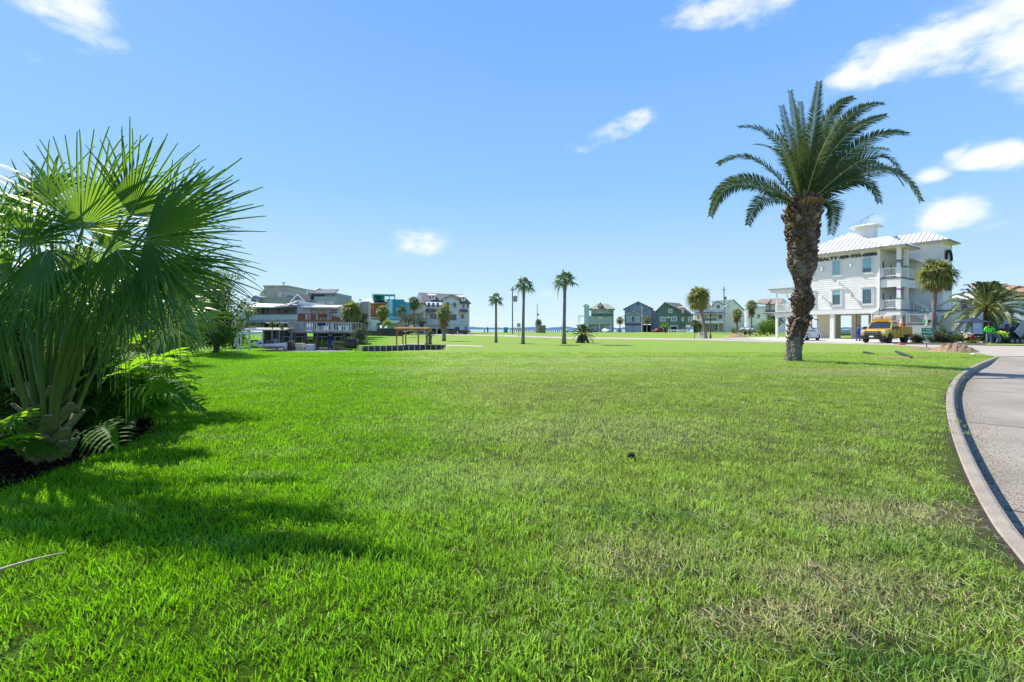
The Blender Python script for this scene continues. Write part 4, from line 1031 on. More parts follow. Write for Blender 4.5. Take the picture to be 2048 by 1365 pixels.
def broad_tree():
    D = 25.0; O = Wp(432, 695, D); O.z = T(O.x, O.y); s = F / D
    root = thing('broadleaf_tree', 'broadleaf tree with a loose leafy crown left of the stilt house', 'tree', O)
    m = MB(); m.tube([(0, 0, 0), (.1, 0, .8), (-.05, 0, 1.8)], [.16, .12, .09], 9)
    rg = random.Random(6); bl = []
    for (px, py, r) in [(392, 585, 30), (405, 620, 34), (425, 570, 28), (445, 600, 34), (462, 575, 22), (480, 612, 20), (460, 640, 26), (430, 655, 26), (400, 660, 26), (448, 552, 16), (470, 668, 14), (378, 640, 24), (490, 598, 8), (470, 560, 9), (440, 540, 7), (484, 650, 12)]:
        c = Wp(px, py, D) - O; c.y = rg.uniform(-1.0, 1.2) * (r > 12); q = r / s; bl.append((c.x, c.y, c.z, q, q * 1.1, q * .85))
        m.tube(bez([(0, 0, .9), (c.x * .4, c.y * .3, c.z * .6), c], 6), [.09, .075, .06, .045, .035, .02, .01], 5)
    m.build('trunk', WOODB, root)
    leaf_cloud('crown', bl, 9500, .13, SHG, root, 6, .5)
broad_tree()
def small_stuff():
    D = 33; s = F / D; r = 17 / s
    m = MB(); m.ball((0, 0, r * .96), r, 24, 16); m.lathe([(r * .42, -.02), (r * .42, .08), (r * .3, .12)], n=20)
    o = m.build('garden_globe', mat('globe_paint', (0.52, 0.54, 0.60), .55, (0.44, 0.46, 0.52), scale=2), smooth=True)
    p = Wp(383, 695, D); o.location = (p.x, p.y, p.z); tag(o, 'large pale grey-blue ball standing at the end of the planting bed', 'globe')
    rg = random.Random(8); RK = mat('edge_stone', (0.42, 0.39, 0.36), .9, (0.26, 0.24, 0.23), scale=6, bump=.6)
    for i, (px, py, q) in enumerate([(322, 720, .13), (331, 727, .12), (338, 734, .14), (346, 741, .12), (343, 722, .1), (300, 745, .10)]):
        x, y, z = gnd(px, py); m = MB(); m.ball((0, 0, q * .35), q, 9, 6, (1.2, 1, .6))
        m.v = [(a + rg.uniform(-.02, .02), b + rg.uniform(-.02, .02), c + rg.uniform(-.015, .015)) for a, b, c in m.v]
        o = m.build('edging_stone', RK); o.location = (x, y, z); o.rotation_euler = (0, 0, rg.uniform(0, 6))
        tag(o, ['pale edging stone at the near end of the purple plants', 'edging stone second from the purple plants', 'largest edging stone on the bed corner', 'edging stone nearest the lawn on the bed corner', 'small edging stone behind the corner stones', 'edging stone under the split leaves'][i], 'stone', 'stones edging the planting bed')
    # dry leaf stalk on the grass, and a dark clod
    a = gnd(-30, 1166); b = gnd(132, 1127); m = MB()
    A, B = Vector(a) + Vector((0, 0, .05)), Vector(b) + Vector((0, 0, .075)); m.tube(bez([A, (A + B) / 2 + Vector((0, .02, .02)), B], 8), [.011 - .001 * k for k in range(9)], 6)
    tag(m.build('dry_stalk', mat('dry_stalk', (0.50, 0.40, 0.26), .7, (0.36, 0.28, 0.18), scale=9)), 'long pale dry leaf stalk lying on the shaded grass', 'stalk')
    x, y, z = gnd(1262, 920); m = MB(); rg = random.Random(3)
    for k in range(9): m.ball((rg.uniform(-.04, .04), rg.uniform(-.03, .03), rg.uniform(.03, .07)), rg.uniform(.015, .03), 6, 5)
    o = m.build('soil_clod', mat('clod', (0.03, 0.018, 0.02), .9, (0.015, 0.01, 0.012), scale=30)); o.location = (x, y, z); tag(o, 'small dark clod lying alone in the middle of the lawn', 'clod')
    x, y, z = gnd(1488, 812); m = MB(); m.add([(-.02, 0, .05), (.02, .01, .05), (.025, .02, .07), (-.012, .03, .065), (0, .012, .075)], [(0, 1, 4), (1, 2, 4), (2, 3, 4), (3, 0, 4), (0, 3, 2, 1)])
    o = m.build('paper_scrap', mat('scrap', (.55, .68, .66), .6)); o.location = (x, y, z); tag(o, 'pale blue-green scrap of litter on the grass', 'litter')
small_stuff()
# ================================================================ buildings
def paint(name, c, **k): return mat(name, c, k.pop('rough', .75), tuple(v * .9 for v in c), scale=k.pop('scale', .8), **k)
WHITE = paint('white_paint', (0.86, 0.825, 0.745)); TRIM = paint('trim_white', (0.83, 0.805, 0.75)); CREAMC = paint('carport_cream', (0.76, 0.69, 0.50))
GLASS = mat('window_glass', (0.05, 0.10, 0.12), .08, (0.08, 0.16, 0.18), scale=.6, spec=.9)
GLASST = mat('window_blind_teal', (0.28, 0.50, 0.53), .25, (0.22, 0.42, 0.46), scale=.6, spec=.6)
GLASSD = mat('window_dark', (0.025, 0.035, 0.045), .12, (0.05, 0.07, 0.08), scale=.7, spec=.8)
METALR = mat('metal_roof', (0.80, 0.785, 0.74), .38, (0.74, 0.74, 0.72), scale=.5, metal=.1)
SEAM = mat('roof_seam', (0.30, 0.29, 0.28), .6, (0.22, 0.21, 0.2)); GUT = mat('gutter_grey', (0.30, 0.30, 0.30), .6, (0.24, 0.24, 0.24))
DECKG = mat('deck_edge_grey', (0.22, 0.21, 0.22), .8, (0.15, 0.145, 0.15)); BLACK = mat('black_letters', (0.012, 0.012, 0.014), .5, (0.02, 0.02, 0.02))
SHING = mat('shingle_grey', (0.17, 0.16, 0.165), .95, (0.11, 0.105, 0.11), scale=3, bump=.5); SHINGB = mat('shingle_brown', (0.33, 0.26, 0.20), .95, (0.24, 0.18, 0.14), scale=3, bump=.5)
SHINGT = mat('shingle_tan', (0.34, 0.33, 0.26), .95, (0.26, 0.25, 0.20), scale=3, bump=.5); SHINGG = mat('shingle_green', (0.15, 0.20, 0.18), .95, (0.10, 0.14, 0.13), scale=3, bump=.5)

def window(par, x0, x1, z0, z1, y, fm=TRIM, gm=GLASSD, fw=.09, out=-1, cross=0, mid=True, name='window', M=None, blind=0):
    """frame with a pane set back in it, on the wall plane y, looking to -y (out=-1)"""
    f = MB(); d = .07 * out
    f.box(x0, x1, y, y + d, z1 - fw, z1, M); f.box(x0, x1, y, y + d * 1.2, z0, z0 + fw, M); f.box(x0, x0 + fw, y, y + d, z0 + fw, z1 - fw, M); f.box(x1 - fw, x1, y, y + d, z0 + fw, z1 - fw, M)
    if mid: f.box(x0 + fw, x1 - fw, y, y + d * .8, (z0 + z1) / 2 - fw * .3, (z0 + z1) / 2 + fw * .3, M)
    for k in range(cross):
        xm = x0 + (x1 - x0) * (k + 1) / (cross + 1); f.box(xm - fw * .3, xm + fw * .3, y, y + d * .75, z0 + fw, z1 - fw, M)
    w = f.build(name, fm, par)
    p = MB(); yy = y + d * .35
    p.box(x0 + fw, x1 - fw, y, yy, z0 + fw, z1 - fw, M)
    mats = [gm]
    if blind:
        p.cur = 1; p.box(x0 + fw + .01, x1 - fw - .01, yy, yy + d * .12, z1 - fw - (z1 - z0 - 2 * fw) * blind, z1 - fw - .01, M); mats = [gm, GLASST]
    p.build('pane', mats, w)
    return w

def siding(mb, x0, x1, z0, z1, y, lap=.27, M=None, out=-1):
    n = max(1, round((z1 - z0) / lap)); h = (z1 - z0) / n
    for k in range(n):
        a = z0 + k * h
        vs = [(x0, y, a), (x1, y, a), (x1, y + out * .032, a), (x0, y + out * .032, a), (x0, y, a + h), (x1, y, a + h), (x1, y + out * .008, a + h), (x0, y + out * .008, a + h)]
        if M is not None: vs = [M @ Vector(p) for p in vs]
        mb.add(vs, [(0, 1, 2, 3), (4, 7, 6, 5), (3, 2, 6, 7), (0, 3, 7, 4), (1, 5, 6, 2), (0, 4, 5, 1)])

def roofslab(mb, quad, t=.12):
    q = [Vector(p) for p in quad]; n = (q[1] - q[0]).cross(q[-1] - q[0]).normalized()
    if n.z < 0: n = -n
    k = len(q); lo = [p - n * t for p in q]
    mb.add(q + lo, [tuple(range(k)), tuple(range(2 * k - 1, k - 1, -1))] + [(i, i + k, (i + 1) % k + k, (i + 1) % k) for i in range(k)])
def seams(mb, e0, e1, top, n, w=.05, h=.05):
    """raised seams running up a roof plane from eave e0-e1 along the fall line to the outline top (function u -> length fraction)"""
    e0, e1, up = Vector(e0), Vector(e1), Vector(top[0])
    for i in range(1, n):
        u = i / n; L = top[1](u)
        if L <= 0.05: continue
        a = e0.lerp(e1, u); b = a + up * L; nn = (e1 - e0).cross(up).normalized()
        if nn.z < 0: nn = -nn
        mb.beam(a + nn * .02, b + nn * .02, w, h, up=nn)

def text_mesh(txt, size, depth=.03, bold=.0, font_scale=1.0):
    cu = bpy.data.curves.new('t', 'FONT'); cu.body = txt; cu.size = size; cu.extrude = depth; cu.offset = bold; cu.align_x = 'LEFT'
    ob = bpy.data.objects.new('t', cu); COL.objects.link(ob)
    dg = bpy.context.evaluated_depsgraph_get(); me = bpy.data.meshes.new_from_object(ob.evaluated_get(dg))
    bpy.data.objects.remove(ob); bpy.data.curves.remove(cu)
    return me
def letters(name, txt, par, x0, x1, zb, y, size, material, depth=.03, bold=0.0, M=None, height=None):
    me = text_mesh(txt, size, depth, bold); xs = [v.co.x for v in me.vertices]; ys_ = [v.co.y for v in me.vertices]
    k = (x1 - x0) / (max(xs) - min(xs)); ky = k if height is None else height / (max(ys_) - min(ys_)); mx = min(xs)
    for v in me.vertices:
        v.co = Vector((x0 + (v.co.x - mx) * k, y - v.co.z - depth, zb + (v.co.y - min(ys_)) * ky))
        if M is not None: v.co = M @ v.co
    me.materials.clear(); me.materials.append(material)
    o = bpy.data.objects.new(name, me); COL.objects.link(o); o.parent = par; return o

def chip_rail(par, x0, x1, z0, z1, y, name='railing', M=None):
    """chippendale railing panel: frame with diagonal slats"""
    m = MB(); y1 = y + .07
    m.box(x0, x1, y, y1, z1 - .1, z1, M); m.box(x0, x1, y, y1, z0, z0 + .1, M); m.box(x0, x0 + .12, y, y1, z0 + .1, z1 - .1, M); m.box(x1 - .12, x1, y, y1, z0 + .1, z1 - .1, M)
    W_, H_ = x1 - x0 - .24, z1 - z0 - .2; xa, za = x0 + .12, z0 + .1; step = .17
    def clip(p, d, quad):
        # clip the line p + t d to the triangle wedge of one quarter of the panel
        ts = []
        for t in np.linspace(-3, 3, 241):
            u, v = p[0] + d[0] * t, p[1] + d[1] * t
            if 0 <= u <= 1 and 0 <= v <= 1 and quad(u, v): ts.append(t)
        return (min(ts), max(ts)) if len(ts) > 1 else None
    qs = [(lambda u, v: v > u and v > 1 - u, (1, -1)), (lambda u, v: v < u and v < 1 - u, (1, -1)), (lambda u, v: v > u and v < 1 - u, (1, 1)), (lambda u, v: v < u and v > 1 - u, (1, 1))]
    for quad, d in qs:
        for k in range(-8, 9):
            off = k * .26 + .13; p = (.5 + off * .5 * (1 if d[1] < 0 else -1), .5 + off * .5)
            r = clip(p, (d[0] * .5, d[1] * .5), quad)
            if r and r[1] - r[0] > .08:
                A = (p[0] + d[0] * .5 * r[0], p[1] + d[1] * .5 * r[0]); B = (p[0] + d[0] * .5 * r[1], p[1] + d[1] * .5 * r[1])
                a = Vector((xa + A[0] * W_, y + .035, za + A[1] * H_)); b = Vector((xa + B[0] * W_, y + .035, za + B[1] * H_))
                if M is not None: a, b = M @ a, M @ b
                m.beam(a, b, .055, .05)
    return m.build(name, WHITE, par)
def bal_rail(par, a, b, h=1.0, post=1.4, bal=.22, material=None, name='railing', bw=.05, top=.08, low=.12):
    """straight railing from a to b with posts and balusters"""
    m = MB(); a, b = Vector(a), Vector(b); L = (b - a).length; up = Vector((0, 0, 1))
    m.beam(a + up * h, b + up * h, .09, top); m.beam(a + up * low, b + up * low, .06, .07)
    n = max(1, round(L / post))
    for i in range(n + 1): p = a.lerp(b, i / n); m.beam(p, p + up * (h + .05), .11, .11)
    k = max(1, round(L / bal))
    for i in range(1, k): p = a.lerp(b, i / k); m.beam(p + up * low, p + up * h, bw, bw * .6)
    return m.build(name, material or WHITE, par)

def office():
    A = Vector((44.35, 55.63, 0.34)); th = math.atan2(-.828, .561)
    root = thing('office_building', 'large white three storey office on columns with a metal roof and black lettering', 'building', A, th)
    G = 0.0; B = 3.47; M1 = 7.3; E = 11.05   # ground, wall bottom, second floor, eave (local)
    XL = -9.5
    # walls of the main block (sides and back kept behind the siding)
    w = MB(); w.box(XL, 0, .0, 9.0, B + .35, E); siding(w, XL, 0, B + .35, E - .1, 0)
    w.build('wall', WHITE, root)
    m = MB(); m.box(XL - .05, .05, -.07, 9.05, B - .25, B + .35); m.box(XL - .02, .12, -.09, .1, B + .33, B + .42)
    m.box(-.14, .08, -.1, .05, B + .42, E); m.box(XL, XL + .2, -.08, .05, B + .42, E); m.build('skirt_board', TRIM, root)
    # columns of the open ground floor
    for (x, y) in [(-9.3, .3), (-5.0, .3), (-.3, .3), (-9.3, 4), (-6.6, 4.0), (-3.9, 4.0), (-1.2, 4.2), (-9.3, 8.6), (-5, 8.6), (-.3, 8.6)]:
        c = MB(); c.box(x - .24, x + .24, y - .24, y + .24, 0, B - .25); c.box(x - .28, x + .28, y - .28, y + .28, 0, .18); c.build('column', CREAMC if y > 1 else WHITE, root)
    c = MB(); c.box(-7.9, -6.2, 2.8, 6, 0.02, B - .26); c.build('store_room', CREAMC, root)
    c = MB(); c.box(XL, 2.4, -.2, 9.2, -.02, .05); c.build('slab', CONC, root)
    # windows, three columns of two
    for xc, wd in ((-7.55, 1.0), (-4.45, 1.0), (-1.15, 1.05)):
        window(root, xc - wd / 2, xc + wd / 2, 8.2, 10.15, -.05, GLASS if False else TRIM, GLASS, .07, mid=False, blind=.98 if xc < -2 else .72)
        wf = window(root, xc - wd / 2, xc + wd / 2, 4.35, 6.3, -.05, TRIM, GLASS, .07, mid=False, blind=.3 if xc < -2 else .08)
        t = MB(); t.box(xc - wd / 2 - .18, xc + wd / 2 + .18, -.16, -.04, 4.2, 4.32); t.box(xc - wd / 2 - .2, xc + wd / 2 + .2, -.15, -.04, 6.38, 6.5); t.box(xc - wd / 2 - .16, xc - wd / 2 - .02, -.1, -.04, 4.32, 6.38); t.box(xc + wd / 2 + .02, xc + wd / 2 + .16, -.1, -.04, 4.32, 6.38)
        t.build('casing', TRIM, wf)
        t = MB(); t.box(xc - wd / 2 - .12, xc + wd / 2 + .12, -.13, -.04, 8.06, 8.18); t.box(xc - wd / 2 - .13, xc - wd / 2 - .02, -.09, -.04, 8.18, 10.25); t.box(xc + wd / 2 + .02, xc + wd / 2 + .13, -.09, -.04, 8.18, 10.25); t.build('casing', TRIM, wf)
    for x, z in ((-6.0, 9.2), (-2.75, 9.35), (-6.0, 5.5), (-2.8, 5.5), (-4.1, 7.15)):
        l = MB(); l.lathe([(.02, -.3), (.10, -.28), (.13, 0), (.10, .22), (.05, .3)], (x, -.34, z), 10); l.box(x - .05, x + .05, -.34, -.04, z - .02, z + .08); l.build('wall_lamp', TRIM, root, smooth=False)
    letters('lettering', 'NCE\u00b7REALTY\u00b7409-935-0086', root, -8.35, -.12, 10.22, -.06, .5, BLACK, .05, .010, height=.44)
    # roofs: hip over the block, lower hip over the porches, long hip over the rear wing
    r = MB(); o = .75; ez = E + .1; pk = Vector((-4.5, 4.5, 14.3)); a, b, c, d = (XL - o, -o, ez), (.9, -o, ez), (.9, 9 + o, ez), (XL - o, 9 + o, ez)
    sy = (14.3 - ez) / (4.5 + o)
    for q in ([a, b, pk], [b, c, pk], [c, d, pk], [d, a, pk]): roofslab(r, q, .1)
    rid = 1.75; rz = ez + sy * (rid + o)
    roofslab(r, [(.2, -o - .004, ez + .004), (2.75, -o - .004, ez + .004), (.55, rid, rz), (-1.8, rid, rz)], .1); roofslab(r, [(2.75, -o, ez), (2.75, 4.3, ez), (.55, rid, rz)], .1); roofslab(r, [(2.75, 4.3, ez), (-1, 4.3, ez), (-1.8, rid, rz), (.55, rid, rz)], .1)
    ez2 = 12.0; rz2 = 13.5; roofslab(r, [(-6, 5.3, ez2), (5.1, 5.3, ez2), (2.7, 7.75, rz2), (-6, 7.75, rz2)], .1); roofslab(r, [(5.1, 5.3, ez2), (5.1, 10.2, ez2), (2.7, 7.75, rz2)], .1); roofslab(r, [(5.1, 10.2, ez2), (-6, 10.2, ez2), (-6, 7.75, rz2), (2.7, 7.75, rz2)], .1)
    rf = r.build('roof', METALR, root)
    s = MB(); upv = Vector((0, 1, sy)); W_ = .9 - (XL - o); cxu = (-4.5 - (XL - o)) / W_
    seams(s, (XL - o, -o, ez), (.9, -o, ez), (upv, lambda u: (4.5 + o) * min(u / cxu, (1 - u) / (1 - cxu))), 21)
    seams(s, (.9, -o, ez), (2.75, -o, ez), (upv, lambda u: (rid + o) * min(1, (1 - u) * .9)), 4)
    seams(s, (-6, 5.3, ez2), (5.1, 5.3, ez2), (Vector((0, 2.45, 1.5)), lambda u: 1 if u < .78 else (1 - u) / .22), 22)
    s.build('seam', SEAM, rf)
    s = MB()
    for p, q in ((a, b), ((.2, -o, ez), (2.75, -o, ez)), ((2.75, -o, ez), (2.75, 4.3, ez)), ((-1, 5.3, ez2), (5.1, 5.3, ez2)), ((5.1, 5.3, ez2), (5.1, 10.2, ez2)), (b, (.9, 1, ez))): s.beam(Vector(p) - Vector((0, 0, .1)), Vector(q) - Vector((0, 0, .1)), .13, .14)
    s.build('gutter', GUT, rf)
    s = MB(); s.box(XL - o + .1, 2.65, -o + .1, 4.2, ez - .25, ez - .17); s.box(XL - o + .1, .8, 4.2, 9.6, ez - .25, ez - .17); s.box(1, 5.0, 5.4, 10.1, ez2 - .26, ez2 - .18); s.build('soffit', CREAMC, rf)
    # cupola
    c = MB(); c.box(-4.4, -2.4, 5.7, 7.3, 12.2, 14.95); siding(c, -4.4, -2.4, 13.2, 14.95, 5.7, .2); c.box(-4.9, -1.9, 5.2, 7.8, 14.94, 15.05); c.build('cupola', WHITE, root)
    c = MB(); k = [(-5.0, 5.1, 15.06), (-1.8, 5.1, 15.06), (-1.8, 7.9, 15.06), (-5.0, 7.9, 15.06)]; roofslab(c, [k[0], k[1], (-2.9, 6.5, 15.5), (-3.9, 6.5, 15.5)], .06); roofslab(c, [k[1], k[2], (-2.9, 6.5, 15.5)], .06); roofslab(c, [k[2], k[3], (-3.9, 6.5, 15.5), (-2.9, 6.5, 15.5)], .06); roofslab(c, [k[3], k[0], (-3.9, 6.5, 15.5)], .06); c.build('cupola_roof', METALR, root)
    c = MB(); c.beam((-5.3, 6.0, 15.3), (-2.4, 6.0, 16.6), .05); c.beam((-4.2, 6.0, 15.1), (-3.6, 6.0, 16.1), .04); c.beam((-3.5, 6.0, 15.1), (-2.9, 6.0, 16.35), .04); c.beam((-4.6, 6.2, 15.1), (-3.0, 6.2, 16.4), .03); c.build('antenna', GUT, root)
    # porches at the corner, two floors
    X1, Y1 = 2.1, 5.9
    for z, nm in ((B, 'porch'), (M1 - .02, 'porch')):
        p = MB(); p.box(.08, X1, .02, Y1, z - .18, z - .02); p.cur = 1; p.box(.06, X1 + .06, -.05, Y1, z - .02, z + .14); p.cur = 0
        p.box(.08, X1, -.02, .1, z - (.55 if z < 5 else 1.0), z - .18); p.box(X1 - .1, X1 + .02, .1, Y1, z - (.55 if z < 5 else 1.0), z - .18); p.build(nm, [WHITE, DECKG], root)
        chip_rail(root, .35, X1 - .35, z + .28, z + 1.3, -.02)
        q = MB(); q.box(.12, .3, -.06, .1, z + .14, z + 1.45); q.build('rail_post', TRIM, root)
        bal_rail(root, (X1 - .05, .4, z + .14), (X1 - .05, Y1 - (0 if z > 5 else 2.6), z + .14), 1.1, 1.5, .24)
    for (x, y) in ((X1 - .18, .15), (X1 - .18, 2.5)):
        p = MB(); p.box(x - .19, x + .19, y - .19, y + .19, M1 + .12, E - .05); p.box(x - .19, x + .19, y - .19, y + .19, B + .12, M1 - 1.0); p.build('porch_post', WHITE, root)
    for (x, y, z, c) in ((X1 - .18, .15, 9.35, (0.06, 0.03, 0.20)), (X1 - .18, .15, 9.15, (0.10, 0.32, 0.30)), (X1 - .18, .15, 6.0, (0.28, 0.07, 0.42)), (X1 - .18, .15, 4.9, (0.12, 0.45, 0.36)), (X1 - .18, 2.5, 8.8, (0.03, 0.28, 0.20))):
        p = MB(); p.box(x - .21, x + .21, y - .21, y + .21, z - .07, z + .07)
        if z > 9.2 or z == 6.0: p.beam((x + .18, y - .2, z), (x + .35, y - .22, z - .9), .16, .03)
        p.build('ribbon', mat('ribbon_%d' % int(z * 100), c, .6), root)
    l = MB(); l.box(.1, 2.05, .5, .9, 0, B - .2); siding(l, .1, 2.05, .05, B - .25, .5, .27); l.build('lower_wall', WHITE, root)
    # doors and windows along the porch side wall (facing +x)
    RX = Matrix.Translation(Vector((.0, 0, 0))) @ Matrix.Rotation(R(90), 4, 'Z')   # maps local (x, y) -> (-y, x)
    for y0, y1, z0, z1, gm in ((.9, 1.7, M1 + .2, M1 + 2.35, GLASSD), (3.6, 4.3, M1 + .9, M1 + 2.1, GLASSD), (.9, 1.7, B + .2, B + 2.35, GLASSD), (3.2, 4.2, B + .8, B + 2.2, GLASST)):
        window(root, y0, y1, z0, z1, -.005, TRIM, gm, .1, mid=False, M=RX, name='side_door' if z0 < M1 + .3 and (z0 > M1 or z0 < B + .3) else 'side_window')
    # rear wing with the stair tower
    w = MB(); w.box(-3, 4.4, 6.0, 9.5, 0, 11.85); siding(w, -.0, 4.28, .1, 9.6, 6.0, .27); siding(w, 0, 4.28, 9.75, 11.8, 6.0, .27)
    siding(w, 6.0, 9.5, .1, 11.8, -4.4, .27, M=RX, out=-1)
    w.build('rear_wing', WHITE, root)
    p = MB(); p.box(4.22, 4.48, 5.9, 6.08, .02, 11.84); p.box(4.36, 4.49, 9.4, 9.6, .02, 11.84); p.box(0.02, 4.5, 5.88, 6.02, 9.6, 9.78); p.build('corner_board', TRIM, root)
    p = MB()     # wreath and scroll sign on the end wall
    for k in range(15):
        t = math.pi * (k / 14) * 1.15 - .25; p.ball((4.62, 7.7 + 1.05 * math.cos(t), 10.0 + .85 * math.sin(t)), .16, 7, 5)
    p.box(4.5, 4.68, 6.7, 8.7, 8.3, 9.2); p.box(4.5, 4.66, 7.3, 8.6, 6.0, 8.3); p.build('garland', mat('black_garland', (0.018, 0.022, 0.03), .8), root)
    # awning edge below the wing
    p = MB(); roofslab(p, [(1.0, 2.8, 10.2), (1.0, 6.0, 9.9), (2.6, 6.0, 9.55), (2.6, 2.8, 9.85)], .12); p.build('lean_to_roof', METALR, root)
    # outer stair: flight from the first porch down to a landing with a lattice rail, second landing against the wing
    st = MB()
    for k in range(10): z = B - .3 - k * .17; st.box(2.3 + k * .24, 2.56 + k * .24, 3.9, 5.4, z - .06, z)
    st.build('stair_treads', DECKG, root)
    for y in (3.85, 5.45):
        q = MB(); q.beam((2.2, y, B + 1.25), (4.7, y, B - .55), .1, .16); q.beam((2.2, y, B - .1), (4.7, y, B - 2.0), .1, .3)
        for k in range(9): t = k / 8; x = 2.3 + 2.3 * t; q.beam((x, y, B - .1 - 1.8 * t), (x, y, B + 1.2 - 1.75 * t), .06)
        q.build('stair_rail', WHITE, root)
    l = MB(); l.box(2.2, 4.6, 1.2, 3.9, 0, 1.75); siding(l, 2.2, 4.6, .05, 1.7, 1.2, .25); l.cur = 1; l.box(2.1, 4.7, 1.1, 3.9, 1.75, 1.86); l.build('landing', [WHITE, DECKG], root)
    chip_rail(root, 2.5, 4.35, 1.95, 3.05, 1.2); q = MB(); q.box(2.25, 2.42, 1.15, 1.32, 1.86, 3.2); q.box(4.42, 4.66, 1.12, 1.34, 1.86, 3.25); q.build('rail_post', TRIM, root)
    l = MB(); l.box(4.2, 7.2, 5.0, 6.0, 0, 3.4); siding(l, 4.45, 7.2, .05, 3.35, 5.0, .27); l.cur = 1; l.box(4.1, 7.35, 4.9, 6.1, 3.4, 3.55); l.build('side_landing', [WHITE, DECKG], root)
    chip_rail(root, 4.4, 5.2, 3.62, 4.7, 5.0); chip_rail(root, 5.4, 7.1, 3.62, 4.7, 5.0)
    q = MB(); q.add([(6.2, 4.9, 4.6), (6.6, 4.9, 4.6), (6.9, 4.9, 3.6), (6.3, 4.9, 3.6)], [(0, 1, 2, 3)]); q.v += [(a, b + .05, c) for a, b, c in q.v[:4]]; q.f += [(4, 7, 6, 5), (0, 4, 5, 1), (1, 5, 6, 2), (2, 6, 7, 3), (3, 7, 4, 0)]; q.m += [0] * 5
    q.build('ribbon', mat('ribbon_purple', (0.20, 0.05, 0.32), .6), root)
    # left side balconies on posts
    for z, xl in ((M1 - .3, -12.6), (B + .15, -12.0)):
        p = MB(); p.box(xl, XL, -.4, 3.2, z - .55, z - .12); p.cur = 1; p.box(xl - .3, XL, -.55, 3.35, z - .12, z); p.build('balcony', [TRIM, GUT], root)
        chip_rail(root, xl + .1, xl + 1.6, z + .1, z + 1.2, -.4); chip_rail(root, xl + 1.7, XL - .1, z + .1, z + 1.2, -.4)
    for x in (-11.8, -10.4):
        p = MB(); p.box(x - .14, x + .14, -.3, -.02, 0, B - .4); p.box(x - .17, x + .17, -.33, .01, 0, .2); p.box(x - .06, x + .06, -.24, -.1, B + .1, M1 - .8); p.build('column', TRIM, root)
    p = MB()     # arched valance of the left carport
    for k in range(12):
        a0, a1 = math.pi * k / 12, math.pi * (k + 1) / 12; x0, x1 = -10.75 + 1.0 * math.cos(a0), -10.75 + 1.0 * math.cos(a1)
        p.box(x1, x0, -.28, -.1, B - .75 + .28 * math.sin((a0 + a1) / 2), B - .35)
    p.build('arch', TRIM, root)
    d = MB(); d.tube([(.15, -.2, E - .1), (.15, -.16, E - .6), (.1, -.14, B + .5), (.05, -.14, B + .3), (-.6, -.14, B - .2), (-.65, -.14, B - .5), (-.65, -.14, .1)], .06, 6); d.build('downpipe', TRIM, root)
    # annex to the right with a grey door
    l = MB(); l.box(7.2, 9.6, 5.2, 8.5, 0, 3.1); siding(l, 7.2, 9.6, .05, 3.05, 5.2, .27); l.cur = 1; l.box(8.15, 9.1, 5.1, 5.14, .05, 2.6); l.build('annex', [WHITE, mat('grey_door', (0.20, 0.21, 0.25), .6)], root)
office()

